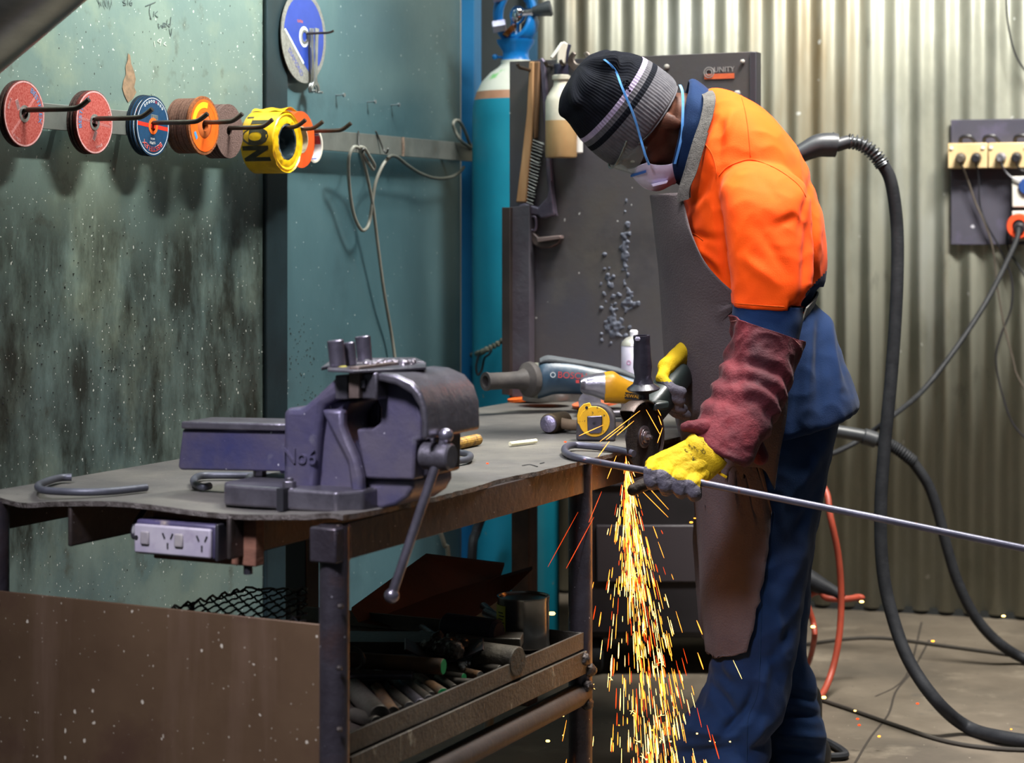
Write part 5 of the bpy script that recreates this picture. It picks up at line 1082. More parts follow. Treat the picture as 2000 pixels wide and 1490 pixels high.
# power board on the corrugated wall
c0 = PBK(1857, 300, .018); B = basis(BX, -BN, UP, V((c0.x, c0.y, 0)))
def Lp(px, py, off=.018): q = PBK(px, py, off); d = q-V((c0.x, c0.y, 0)); return d.dot(BX), d.dot(UP)
pb = thing('power_board', 'dark board of sockets on the corrugated wall at right', 'power board', (c0.x, c0.y, Lp(1857, 478)[1]))
zt0, zt1 = Lp(1857, 478)[1], Lp(1857, 234)[1]
mb = MB(); mb.X = B; mb.lbox(0, .36, 0, .012, zt0, zt1); mb.build('back_board', mat('board_violet_grey', '#47454f', '#3c3b47', 3, .45, 0, .1, 20, lay=[('#5d5671', 3, .6, .75)], speck=[('#a9a8b0', 30, .16)]), pb, bevel=.002)
CRM = mat('aged_cream_socket', '#cdb58a', '#c2a679', 12, .4)
def sock(x0, x1, z0, z1, m, nm_='socket_outlet', d=.045): mb = MB(); mb.X = B; mb.lbox(x0, x1, -d, 0, z0, z1); return mb.build(nm_, m, pb, bevel=.003)
x1, _ = Lp(1931, 300); zz0, zz1 = Lp(1857, 330)[1], Lp(1857, 281)[1]
s1 = sock(-.004, x1, zz0, zz1, CRM); s2 = sock(x1+.003, x1+.125, zz0, zz1, CRM)
mb = MB(); mb.X = B
for x in (.008, x1-.012, x1+.012, x1+.112): mb.cyl((x, -.046, zz1-.014), (x, -.0505, zz1-.014), .005, seg=12)
mb.build('white_switch', mat('socket_white', '#d9d6cc', rough=.4), pb)
x3, z3 = Lp(1979, 345); s3 = sock(x3, x3+.09, Lp(1979, 405)[1], z3, mat('white_panel', '#c3c0b8', rough=.45)); s4 = sock(x3, x3+.09, Lp(1979, 470)[1], Lp(1979, 412)[1], MATS['white_panel'])
mb = MB(); mb.X = B; mb.cyl((x3+.045, -.045, Lp(0, 378)[1]), (x3+.045, -.056, Lp(0, 378)[1]), .026, seg=24, bev=.003); mb.build('blue_switch', mat('blue_knob', '#22407a', rough=.4), pb)
xo, zo = Lp(1994, 442); mb = MB(); mb.X = B; mb.lathe([(.020, 0), (.036, 0), (.038, .02), (.034, .03), (.020, .03)], frame((0, -1, 0), (xo, -.045, zo)), 32, closed=True, c0=False, c1=False); mb.build('orange_ring', mat('orange_ring', '#d84a26', rough=.4), pb)
mb = MB(); mb.X = B
for x in (.03, .10, .19): mb = MB(); mb.X = B; mb.tube([(x, -.01, zz1+.0), (x+.004, -.022, zz1+.018), (x+.030, -.024, zz1+.020), (x+.045, -.012, zz1+.0)], .006, 8, 5); mb.build('conduit_loop', BLACKP, pb)
def plugc(x, z, mcol, pts, lab, r=.003, rp=.016):
    q = B @ V((x, -.045, z)); t = thing('power_plug', lab, 'plug', q, group='plugs and leads in the power board')
    mb = MB(); mb.X = B; mb.cyl((x, -.0455, z), (x, -.075, z-.004), rp, rp*.8, seg=20, bev=.003); mb.build('plug_body', mcol, t)
    mb = MB(); mb.tube([B @ V((x, -.070, z-.012))]+[PBK(a, b, o) for a, b, o in pts], r, 8, 8); mb.build('lead', mcol, t)
zp = Lp(1880, 309)[1]
plugc(Lp(1880, 300)[0], zp, mat('grey_brown_lead', '#4f473f', rough=.5), [(1888, 345, .05), (1905, 395, .04), (1925, 440, .04), (1940, 490, .03), (1948, 560, .03), (1960, 630, .03), (1978, 700, .03), (1990, 740, .03), (2040, 820, .03)], 'brownish grey plug, leftmost in the cream sockets')
plugc(Lp(1910, 300)[0], zp, BLACKP, [(1911, 345, .05), (1914, 400, .04), (1928, 440, .04), (1950, 480, .03), (1975, 540, .03), (1975, 600, .03), (1955, 655, .03), (1945, 700, .03), (1955, 760, .03), (1980, 830, .03), (2030, 880, .03)], 'black plug, second from the left in the cream sockets')
plugc(Lp(1958, 300)[0], zp, mat('black_white_plug', '#2b2a30', '#8a8990', 30, .4), [(1964, 335, .07), (1985, 352, .07), (2010, 356, .07), (2040, 350, .06)], 'black plug with a white cap, third in the cream sockets')
plugc(Lp(1988, 300)[0], zp, BLACKP, [(1992, 330, .06), (2010, 335, .06), (2040, 330, .06)], 'black plug at the right edge of the cream sockets')
t = thing('extension_lead', 'thick dark lead running from the orange socket ring down left behind the worker', 'cable', PBK(1994, 442, .07))
mb = MB(); mb.X = None; q = B @ V((xo, -.05, zo)); mb.cyl(q, q-V((.01, .035, .008)), .022, .016, seg=20, bev=.003); mb.build('plug_body', BLACKP, t)
mb = MB(); mb.tube([q-V((.01, .03, .006)), PBK(1985, 470, .12), PBK(1960, 525, .2), PBK(1920, 600, .3), PBK(1860, 690, .4), PBK(1800, 765, .5), at(1740, 815, 5.60), at(1700, 845, 5.62), at(1650, 875, 5.6), at(1600, 890, 5.6), (.68, 5.62, .55)], .0075, 10, 8); mb.build('lead_line', RUBBER, t)
mb = MB(); mb.tube([PBK(2040, 600, .03), PBK(1990, 520, .03), PBK(1968, 480, .03), PBK(1972, 420, .05)], .003, 8, 8); tag(mb.build('thin_lead', RUBBER), 'thin black lead curling off the right edge of the power board', 'cable')
mb = MB(); mb.tube([PBK(1965, -40, .03), PBK(1968, 40, .03), PBK(1985, 110, .03), PBK(2020, 160, .03)], .003, 8, 8); tag(mb.build('thin_lead', RUBBER), 'thin black lead hanging on the wall at the upper right corner', 'cable')
# ================================================================ the worker
YC = 4.25
man = thing('person', 'worker in orange shirt, leather apron, striped beanie and dust mask, bent over the bench', 'person', (.50, YC, 0))
SKIN = mat('dark_brown_skin', '#4a2c20', '#3b2219', 14, .56, 0, .15, 220, lay=[('#6b3f2c', 9, .55, .8)])
NAVYC = mat('navy_cotton', '#08244a', '#071e3e', 7, .85, 0, .2, 420, sheen=.04, lay=[('#0f2d50', 3.5, .56, .78)])
NAVYT = mat('navy_trousers', '#082447', '#071c3a', 6, .88, 0, .2, 420, sheen=.04, lay=[('#153152', 3.0, .58, .8), ('#0d2242', 5, .6, .8)])
ORC = mat('orange_cotton', '#fb5400', '#ee4a00', 6, .80, 0, .12, 420, sheen=.03, lay=[('#cf4e08', 9, .67, .8)], speck=[('#8a3a18', 22, .05)])
LEA = mat('apron_leather', '#40383b', '#4a4142', 5, .75, 0, .5, 260, sheen=.05, lay=[('#5a514e', 4, .58, .8), ('#352d32', 6, .58, .8)])
GRYW = mat('grey_webbing', '#5f5c58', '#4c4a47', 120, .8, 0, .6, 400)
REDL = mat('red_leather', '#50161e', '#331017', 9, .72, 0, .5, 160, sheen=.05, lay=[('#6a2229', 7, .52, .74), ('#2c171d', 6, .54, .76)])
YEL = mat('glove_yellow', '#b3930c', '#9c8210', 12, .75, 0, .4, 260, lay=[('#8c7420', 14, .6, .8)])
GRL = mat('glove_grey_leather', '#5d5a62', '#48454e', 24, .75, 0, .6, 200, lay=[('#3c3940', 16, .58, .76)])
# ---------- head frame: u to the crown, f to the face, l to the camera side
OH = at(1292, 242, YC)
hu = norm(-.957, -.16, .29); hf = V((-.29, .02, -.957)); hf = (hf-hu*hf.dot(hu)).normalized(); hl = hu.cross(hf); hl = -hl if hl.y > 0 else hl
def HP(u, f, l): return OH+hu*u+hf*f+hl*l
HM = basis(hu, hf, hl, (0, 0, 0))
def ell(mb, u, f, l, ru, rf, rl): mb.sph(HP(u, f, l), (ru, rf, rl), 12, M=HM); return mb
mb = MB()
ell(mb, .045, .010, 0, .098, .096, .076); ell(mb, .010, .046, 0, .080, .056, .060); ell(mb, -.040, .050, 0, .040, .048, .050)
for s in (-1, 1):
    ell(mb, -.034, .012, s*.052, .034, .030, .014); ell(mb, .012, .074, s*.036, .026, .022, .024)      # jaw corner, cheek
    ell(mb, .062, .092, s*.028, .010, .012, .024)                                                        # brow
    mb.sph(HP(.006, -.006, s*.075), (.031, .018, .008), 8, M=HM @ Matrix.Rotation(.25, 4, 'Y')); ell(mb, -.018, -.002, s*.074, .010, .009, .007)
    ell(mb, .006, .104, s*.010, .008, .010, .009)
ell(mb, -.062, .080, 0, .020, .020, .024)
mb.cap(HP(.056, .094, 0), HP(.012, .112, 0), .009, .012, 5)
ell(mb, -.020, .100, 0, .007, .010, .022); ell(mb, -.032, .098, 0, .008, .010, .020)
mb.cap(HP(-.040, -.020, 0), at(1400, 285, YC), .058, .066); mb.cap(HP(-.05, .02, 0), at(1360, 330, YC), .046, .05)
def ellw(mb, x, y, Yw, rx, ry, rz): mb.sph(at(x, y, Yw), (rx, ry, rz), 14); return mb
mb.cap(at(1455, 345, YC-.09), at(1455, 345, YC+.12), .060); ellw(mb, 1450, 430, YC, .115, .15, .16); ellw(mb, 1460, 580, YC, .115, .14, .16); ellw(mb, 1485, 740, YC, .115, .15, .13)
mb.cap(at(1490, 410, 4.085), at(1497, 620, 4.00), .048, .040); mb.cap(at(1497, 620, 4.00), at(1405, 850, 3.88), .040, .028)
mb.cap(at(1405, 850, 3.88), at(1345, 895, 3.845), .026, .022)
mb.cap(at(1450, 410, YC+.17), at(1425, 600, 4.44), .048, .040); mb.cap(at(1425, 600, 4.44), at(1350, 705, 4.20), .040, .028); mb.cap(at(1350, 705, 4.20), at(1325, 742, 4.12), .024, .022)
AN = at(1420, 1520, 4.17); AF = at(1560, 1520, 4.36); AN.z = .09; AF.z = .09
for hip, knee, ank, toe in ((at(1485, 800, 4.17), at(1455, 1180, 4.15), AN, V((-.17, -.01, -.05))), (at(1500, 800, 4.34), at(1520, 1180, 4.36), AF, V((-.16, .02, -.05)))):
    mb.cap(hip, knee, .080, .052); mb.cap(knee, ank, .050, .036); mb.cap(ank-UP*.045, ank+toe, .034, .030)
body = remesh(mb, .0065, 5); body.build('body', SKIN, man, smooth=2)
# eyes
for s in (-1, 1):
    mb = MB(); mb.sph(HP(.044, .084, s*.030), .0125, 8); mb.build('eye', mat('eye_white', '#d8d2c8', rough=.2), man)
    mb = MB(); mb.sph(HP(.044, .0935, s*.030), (.0055, .0045, .0055), 6, M=HM); mb.build('iris', mat('iris_dark', '#20130d', rough=.15), man)
# ---------- beanie
BC = at(1257, 241, YC-.004); bk = norm(-.79, -.19, .60); bm_ = norm(-.6, .0, -.8); bm_ = (bm_-bk*bm_.dot(bk)).normalized(); bl = bk.cross(bm_); bl = -bl if bl.y > 0 else bl
px_ = YC/4000
BN_ = mat('beanie_dark', '#0b0e17', '#080b12', 30, .95, 0, .3, 500); BG_ = mat('beanie_grey', '#58575b', '#4a494e', 60, .95, 0, .3, 500, sheen=.1); BLL = mat('beanie_lilac', '#a195ad', '#9386a1', 60, .95, 0, .3, 500, sheen=.1)
prof = [(-3, 97, 0, 0), (0, 101, 0, 0), (12, 104, 0, 0), (30, 105, 0, 0), (50, 104, 0, 0), (70, 102, 0, 0), (88, 98, 0, 0), (108, 90, 2, 0), (126, 80, 4, 0), (142, 73, 7, 0), (155, 60, 6, 0), (164, 44, 2, 0), (169, 22, -4, 0), (171, 3, -4, 0)]
PR_ = cat([V((a, b, c)) for a, b, c, d in prof], 7); seg = 360; R = []; RT = []
for q in PR_:
    t, h, off = q.x, q.y, q.z; row = []
    for j in range(seg):
        a = 2*PI*j/seg; ca, sa = math.cos(a), math.sin(a)
        fold = 0
        if t > 75:
            g = min(1, (t-75)/70); fold = g*(11*noise.noise(V((ca*2.2, sa*2.2, t*.012+4)))+8*noise.noise(V((ca*4.5+3, sa*4.5, t*.02)))) 
        if t > 95:      # pinched seam folds at the crown
            g = min(1, (t-95)/50); d = abs(((a-2.45+PI) % (2*PI))-PI); fold += g*(18*math.exp(-(d/.22)**2)-17*math.exp(-((d-.42)/.18)**2)); d2 = abs(((a-.9+PI) % (2*PI))-PI); fold += g*(12*math.exp(-(d2/.3)**2))
        if t > 112: g = min(1, (t-112)/35); fold += g*(7*math.cos(5*a+1.2)+5*math.cos(3*a-2.0+t*.02))
        if 90 < t < 168:
            ac = 2.95-(142-t)*.022; wn = math.sin(PI*(t-90)/78); dd = ((a-ac+PI) % (2*PI))-PI
            fold += wn*(-13*math.exp(-(dd/.20)**2)+9*math.exp(-((dd+.42)/.26)**2)+7*math.exp(-((dd-.40)/.24)**2))
        rib = (.55 if (j//2) % 2 else -.55)*(1 if t < 150 else .5)
        if t < 1: rib = 0
        hh_ = h+fold*(h/100)+rib + .8*noise.noise(V((ca*3, sa*3, t*.05)))
        wv = .084/(.105)
        row.append(BC+bk*(t*px_)+bm_*((hh_*ca+off)*px_)+bl*(hh_*sa*px_*wv*(1.02 if t < 60 else 1.0)))
    R.append(row); RT.append(t)
def hatm(i, j):
    t = (RT[i]+RT[min(i+1, len(RT)-1)])/2
    if t < 50: return 1
    if t < 62: return 0
    if t < 72: return 1
    if t < 84: return 2
    return 0
mb = MB(); mb.rings(R, c0=False, c1=True, mf=hatm); hat = mb.build('beanie', [BN_, BG_, BLL], man, smooth=3)
mb = MB(); mb.rings([[p.lerp(BC, .06) for p in R[1]], [p for p in R[1]], [p-bk*.004 for p in R[2]]], c0=False, c1=False); mb.build('beanie_hem', BG_, hat)
# small knit mark on the lilac band
mb = MB()
for k, (x, y) in enumerate(((1219, 158), (1224, 163), (1229, 160), (1222, 170), (1228, 174))):
    i = min(range(len(R)), key=lambda i: abs(RT[i]-78)); bv = None
mbh = MB(); mbh.rings(R, mf=hatm); hb_ = mbh.bvh()
def proj(bv, px, py, lift=.001, far=None):
    d = ray(px, py).normalized(); loc, n, i, dist = bv.ray_cast(CAM, d)
    if loc is None: return (far or at(px, py, YC))
    return loc-d*lift
for (x, y) in ((1219, 159), (1225, 157), (1229, 161), (1222, 166), (1227, 172), (1230, 177), (1224, 162)): mb.sph(proj(hb_, x, y, .0005), .0024, 4)
mb.build('knit_mark', BN_, hat)
# ---------- mask, straps and glasses
bvb = body.bvh()
MW = mat('mask_white', '#d3cbe0', '#c5bcd6', 12, .8, 0, .15, 90)
mb = MB(); G = []
mpf = cat([V((0, .110, 0)), V((.25, .129, 0)), V((.5, .1385, 0)), V((.78, .134, 0)), V((1, .112, 0))], 6)
for i in range(25):
    v = i/24; row = []; fp = mpf[i].y; fe = .082-.034*v
    for j in range(41):
        th = -1.38+2.76*j/40; c_ = math.cos(th); u0 = .041-.104*v; u = -.020+(u0+.020)*(.42+.58*c_**.6)
        f = fe+(fp-fe)*c_**.85+.0012*math.sin(th*11)*math.sin(PI*v)*(1-c_)
        row.append(HP(u, f, .0615*math.sin(th)))
    G.append(row)
mb.grid(G, th=.0022); 
mask = mb.build('dust_mask', MW, man, smooth=1.2)
mbm = MB(); mbm.grid(G); bvm = mbm.bvh()
def onm(px, py, l=.0012): return proj(bvm, px, py, l)
mb = MB()
pts = [(1231, 341), (1262, 333), (1258, 329)]
GG = [[onm(1232+30*a, 341-9*a+5*b, .0045) for b in (0, .5, 1)] for a in [k/6 for k in range(7)]]; mb.grid(GG, th=.0004); mb.build('blue_print_bar', mat('mask_blue', '#2a62b8', rough=.5), mask)
mb = MB(); a, b = at(1275, 365, YC-.045), at(1303, 358, YC-.05); mb.prism([a, b, b+UP*.006+V((.002, 0, 0)), a+UP*.006+V((-.003, 0, 0))], V((0, .03, 0))); mb.build('exhale_tab', MW, mask, bevel=.001)
SB = mat('strap_blue', '#4f8fd6', '#6ba4e0', 40, .6)
def over(bv, pts, lift=.002): return [proj(bv, x, y, lift) for x, y in pts]
P = over(hb_, [(1180, 116), (1192, 126), (1204, 142), (1214, 168), (1224, 192), (1234, 216), (1243, 242), (1250, 266)], .002)+[at(1256, 288, YC-.092), at(1262, 308, YC-.088), at(1268, 322, YC-.078)]
mb = MB(); mb.ribbon(P, lambda t: V((.0042, -.001, .001)), .0012, 5); mb.build('upper_strap', SB, mask)
P = [at(1328, 166, YC-.035), at(1333, 180, YC-.062), at(1334, 210, YC-.075), at(1333, 240, YC-.08), at(1332, 262, YC-.08), at(1326, 290, YC-.078), at(1318, 320, YC-.07)]
mb = MB(); mb.ribbon(P, lambda t: V((.0052, -.001, 0)), .0012, 5); mb.build('lower_strap', SB, mask)
gl = mat('clear_lens', '#e8eeea', rough=.05, trans=.9, ior=1.2)
mb = MB(); G = []
for i in range(9):
    v = i/8; row = []
    for j in range(25):
        th = -1.35+2.7*j/24; row.append(HP(.074-.044*v, .040+.078*math.cos(th), .076*math.sin(th)))
    G.append(row)
mb.grid(G, th=.0016); glasses = mb.build('safety_glasses', gl, man, smooth=1.2)
mb = MB(); mb.tube([HP(.075, .040+.079*math.cos(t), .077*math.sin(t)) for t in [-1.35+2.7*k/24 for k in range(25)]], .0022, 6); mb.tube([HP(.050, .056, .078), HP(.040, .04, .080), HP(.034, .026, .080)], .0025, 6, flat=.5); mb.build('glasses_frame', mat('clear_frame', '#8f948a', rough=.15, trans=.6), glasses)
# ---------- shirt torso
def ringFB(Fp, Bp, Yc, w_, seg=96, pw=.82):
    f = at(Fp[0], Fp[1], Yc); b = at(Bp[0], Bp[1], Yc); c = (f+b)/2; e = (b-f)/2; out = []
    for j in range(seg):
        a = 2*PI*j/seg; ca, sa = math.cos(a), math.sin(a)
        out.append(c + e*(abs(ca)**pw*(1 if ca > 0 else -1)) + V((0, -w_*abs(sa)**pw*(1 if sa > 0 else -1), 0)))
    return out
def interp_rows(rows, n):
    m = len(rows[0]); K = len(rows); out = []
    cols = [cat([rows[i][j] for i in range(K)], n) for j in range(m)]
    return [[cols[j][i] for j in range(m)] for i in range(len(cols[0]))]
def cloth(mb, amp, sc, seed=0, vert=1.0, small=.35):
    def fn(p, n):
        q = V((p.x*sc, p.y*sc, p.z*sc*vert))+V((seed, seed*1.7, 0)); r1 = noise.noise(q+noise.noise_vector(q*.6)*.8)
        q2 = V((p.x*sc*2.6, p.y*sc*2.6, p.z*sc*2.0*vert))+V((seed+9, 0, seed)); r2 = 1-2*abs(noise.noise(q2))
        return amp*r1+amp*small*r2
    return displace(mb, fn)
T = [((1330, 322), (1374, 184), .074), ((1330, 350), (1392, 174), .098), ((1335, 385), (1440, 186), .150), ((1342, 415), (1500, 224), .180), ((1334, 450), (1552, 290), .190), ((1325, 510), (1588, 370), .188), ((1318, 575), (1608, 460), .185), ((1308, 640), (1608, 540), .176), ((1318, 690), (1596, 585), .165), ((1326, 735), (1622, 640), .176), ((1335, 790), (1650, 710), .19), ((1352, 850), (1672, 782), .198), ((1372, 880), (1664, 800), .198)]
Tr = [V((0, 0, 0))]
rows = interp_rows([ringFB(a, b, YC, w_) for a, b, w_ in T], 8); nr = len(rows)
def shm(i, j): return 1 if i > 7.1*8 and not (i < 60 and False) else 0
SL = [(1442, 318, 1530, 326, 4.09, .04), (1420, 340, 1560, 350, 4.075, .066), (1406, 368, 1580, 376, 4.06, .078), (1407, 400, 1586, 405, 4.045, .084), (1414, 450, 1587, 455, 4.035, .084), (1422, 510, 1586, 512, 4.02, .080), (1427, 570, 1584, 575, 4.01, .076), (1429, 601, 1570, 608, 4.005, .072)]
FS = [(1400, 330, 1520, 330, YC+.17, .06), (1395, 380, 1530, 390, YC+.19, .08), (1390, 480, 1510, 490, YC+.20, .075), (1385, 580, 1490, 600, YC+.19, .07)]
def armrings(L, seg=64, pw=.9): return [ringFB((lx, ly), (rx, ry), Yc, w_, seg, pw) for (lx, ly, rx, ry, Yc, w_) in L]
mb = MB(); mb.rings(rows); mb.rings(interp_rows(armrings(SL), 8)); mb.rings(interp_rows(armrings(FS), 6))
mb = remesh(mb, .0048, 8, .6)
def pxy(p): return 1000+F*p.x/p.y, 450-F*(p.z-H0)/p.y
def ridge(x, y, x0, y0, x1, y1, wd):              # fold line between two points
    dx, dy = x1-x0, y1-y0; L2 = dx*dx+dy*dy; t = ((x-x0)*dx+(y-y0)*dy)/L2
    if t < -.1 or t > 1.1: return 0
    tc_ = max(0, min(1, t)); d = math.hypot(x-x0-dx*tc_, y-y0-dy*tc_); return math.exp(-(d/wd)**2)*math.sin(PI*min(1, max(0, (t+.1)/1.2)))
FO = [(1398, 345, 1425, 600, 9, -.0075), (1440, 400, 1436, 560, 14, .004), (1585, 400, 1566, 600, 10, -.010), (1560, 470, 1590, 330, 8, -.006), (1405, 470, 1345, 455, 8, -.005), (1405, 520, 1360, 480, 8, .006), (1415, 560, 1375, 505, 8, -.006),
      (1400, 250, 1378, 330, 8, .006), (1412, 240, 1400, 330, 8, -.006), (1430, 215, 1418, 280, 8, .005), (1520, 560, 1450, 500, 12, .005), (1540, 540, 1480, 440, 12, -.004), (1600, 400, 1590, 540, 9, .006), (1392, 330, 1366, 400, 8, -.006), (1385, 380, 1350, 430, 8, .005),
      (1612, 600, 1640, 760, 8, .008), (1600, 610, 1600, 800, 9, -.008), (1585, 620, 1570, 830, 10, .008), (1570, 640, 1545, 840, 9, -.006), (1626, 640, 1662, 770, 7, -.007), (1470, 330, 1520, 390, 10, -.003), (1500, 450, 1560, 420, 10, -.004)]
def shf(p, n):
    x, y = pxy(p); d = 0
    if n.y < .3:
        for f in FO: d += f[5]*ridge(x, y, *f[:5])
    q = p*9+V((3, 5, 0)); d += .004*noise.noise(q)+.0018*(1-2*abs(noise.noise(p*24)))
    if y > 560 and x > 1540: d -= .012*math.exp(-((y-(600-(x-1570)*.6))/22)**2)
    return d
displace(mb, shf)
def shmat(f):
    c = sum((mb.v[i] for i in f), V())/len(f); x, y = pxy(c)
    if c.y < 4.10 and x < 1573: return 0 if y < 612 else 1
    return 0 if y < 575-max(0, x-1571)*1.05 else 1
mb.m = [shmat(f) for f in mb.f]
shirt = mb.build('shirt', [ORC, NAVYC], man, smooth=3)
bvt = bvs = mb.bvh(); sl = shirt
# seams on back and shoulder yoke
SEAM = mat('orange_seam', '#c84a0a', rough=.8)
def seam(pts, parent, bv, m=SEAM, r=.0011): mb = MB(); mb.tube(cat([proj(bv, x, y, .0003) for x, y in cat_px(pts)], 1), r, 5); return mb.build('seam', m, parent)
def cat_px(pts, n=5): return [(p.x, p.y) for p in cat([V((x, y, 0)) for x, y in pts], n)]
seam([(1447, 186), (1456, 220), (1462, 260), (1466, 305)], shirt, bvt)
seam([(1378, 282), (1390, 300), (1399, 330), (1398, 350)], shirt, bvt)
seam([(1345, 458), (1356, 457), (1374, 470)], shirt, bvt)
mb = MB(); 
for k, (x, y) in enumerate(((1336, 420), (1339, 424), (1337, 429), (1340, 433))): mb.sph(proj(bvt, x, y, .0005), .0022, 4)
mb.build('chest_print', mat('print_lilac', '#b7a6d8', rough=.6), shirt)
# collar: navy band round the neck, rolled at the top
mb = MB()
cr = []
for (fx, fy, bx, by, w_) in ((1306, 342, 1349, 162, .062), (1303, 345, 1346, 158, .072), (1312, 352, 1356, 156, .085), (1326, 360, 1374, 168, .095), (1330, 366, 1388, 180, .102)):
    cr.append(ringFB((fx, fy), (bx, by), YC, w_, 72, .9))
cr = interp_rows(cr, 4); mb.rings(cr, c0=False, c1=False); cloth(mb, .003, 25, 5)
col_ = mb.build('collar', NAVYC, shirt, smooth=3); sm = col_.modifiers.new('th', 'SOLIDIFY'); sm.thickness = .004
seam([(1404, 344), (1420, 327), (1445, 316), (1468, 312), (1500, 322), (1530, 338), (1560, 362), (1574, 385)], sl, bvs, r=.0013)
seam([(1430, 592), (1480, 596), (1530, 599), (1571, 600)], sl, bvs)
seam([(1429, 604), (1480, 608), (1530, 611), (1571, 611)], sl, bvs, ORC, .002)
SN = [(1432, 592, 1566, 600, 4.005, .068), (1431, 620, 1566, 630, 4.0, .066), (1430, 655, 1560, 665, 3.99, .060)]
mb = MB(); mb.rings(interp_rows(armrings(SN), 5), c0=False, c1=False); cloth(mb, .003, 14, 2); o = mb.build('rolled_cuff', NAVYC, shirt, smooth=3); o.modifiers.new('th', 'SOLIDIFY').thickness = .002
mb = MB(); mb.tube([at(1425, 590, 4.44), at(1400, 650, 4.34), at(1352, 700, 4.21)], lambda t: .060-.018*t, 24, 6); mb.build('far_gauntlet', REDL, man)
# ---------- red leather gauntlet
GA = [(1421, 616, 1568, 666, 3.985, .078), (1424, 632, 1566, 678, 3.982, .077), (1428, 668, 1552, 716, 3.97, .072), (1414, 710, 1540, 755, 3.95, .068), (1396, 755, 1522, 800, 3.925, .064), (1374, 802, 1500, 848, 3.90, .060), (1356, 838, 1478, 885, 3.88, .056), (1362, 862, 1464, 902, 3.865, .050), (1376, 876, 1452, 908, 3.86, .040)]
rows = interp_rows(armrings(GA, 96), 10); mb = MB(); mb.rings(rows, c0=False, c1=False)
axis_ = (at(1410, 885, 3.87)-at(1495, 640, 3.98)).normalized()
def gf(p, n):
    t = p.dot(axis_); s = math.sin(t*118+3.2*noise.noise(p*9)*2.2); q = p*13
    return .0048*s*(.5+noise.noise(p*7+V((3, 1, 8))))+.007*noise.noise(q)+.003*(1-2*abs(noise.noise(p*34)))
displace(mb, gf); ga = mb.build('red_gauntlet', REDL, man, smooth=3); ga.modifiers.new('th', 'SOLIDIFY').thickness = .003; bvg = mb.bvh()
seam([(1424, 628), (1450, 626), (1480, 632), (1515, 643), (1545, 658), (1562, 674)], ga, bvg, mat('pale_stitch', '#a8706a', rough=.8), .0007)
mb = MB(); mb.cap(at(1375, 836, 3.855), at(1346, 832, 3.85), .018, .0115, 6); mb.cap(at(1346, 832, 3.85), at(1338, 834, 3.85), .0115, .010, 6); mb = remesh(mb, .003, 4); cloth(mb, .002, 40, 2); mb.build('gauntlet_thumb', REDL, ga, smooth=3)
mb = MB(); mb.cap(at(1470, 860, 3.93), at(1485, 892, 3.93), .018, .017, 6); mb.cap(at(1460, 840, 3.93), at(1470, 860, 3.93), .022, .018, 6); mb = remesh(mb, .0035, 4); mb.build('gauntlet_flap', REDL, ga, smooth=3)
# ---------- gloves
def fist(wr, kn, fing, thumb, rmc=.016, rf=.0128):
    mb = MB()
    for a, b in zip(wr, kn): mb.cap(a, b, rmc, rmc*.98, 6)
    for i in range(3): mb.cap(wr[i].lerp(wr[i+1], .5), kn[i].lerp(kn[i+1], .5), rmc*.95, rmc*.9, 6)
    for ch in fing:
        for a, b, k in zip(ch[:-1], ch[1:], range(9)): mb.cap(a, b, rf*(1-.04*k), rf*(.97-.04*k), 6)
    for a, b, k in zip(thumb[:-1], thumb[1:], range(9)): mb.cap(a, b, .0155-.0015*k, .0145-.0018*k, 6)
    return mb
Wr = [at(1362, 868, 3.845), at(1376, 880, 3.835), at(1390, 893, 3.835), at(1396, 908, 3.845)]
Kn = [at(1277, 908, 3.815), at(1305, 916, 3.808), at(1334, 925, 3.806), at(1358, 935, 3.812)]
Fi = []
for i, (k, ln) in enumerate(zip(((1271, 915), (1298, 923), (1327, 931), (1353, 940)), (.92, 1.0, .96, .82))):
    x, y = k; Fi.append([Kn[i], at(x-1, y+6*ln, 3.778), at(x+1, y+26*ln, 3.776), at(x+4, y+33*ln, 3.800), at(x+5, y+20*ln, 3.822)])
Th = [at(1350, 905, 3.86), at(1310, 932, 3.856), at(1266, 943, 3.848), at(1236, 957, 3.838)]
gm = fist(Wr, Kn, Fi, Th, .0165, .0136); gm.cap(at(1385, 872, 3.85), at(1392, 900, 3.85), .024, .022, 6)
gm = remesh(gm, .0026, 7); displace(gm, lambda p, n: .0016*noise.noise(p*60)+.0012*(1-2*abs(noise.noise(p*95))))
def gmat(f):
    c = sum((gm.v[i] for i in f), V())/len(f); x = 1000+F*c.x/c.y; y = 450-F*(c.z-H0)/c.y
    line = 903+(x-1262)*.38+4*math.sin(x*.12)            # leather palm and fingers below this line
    if x < 1264 and y > 926 and c.y > 3.815: return 2
    if y > line+6 or c.y > 3.852: return 1
    return 0
gm.m = [gmat(f) for f in gm.f]
glove = gm.build('left_glove', [YEL, GRL, mat('dark_thumb_leather', '#2f2822', '#231d19', 30, .7, 0, .4, 200)], man, smooth=3); bvl = gm.bvh()
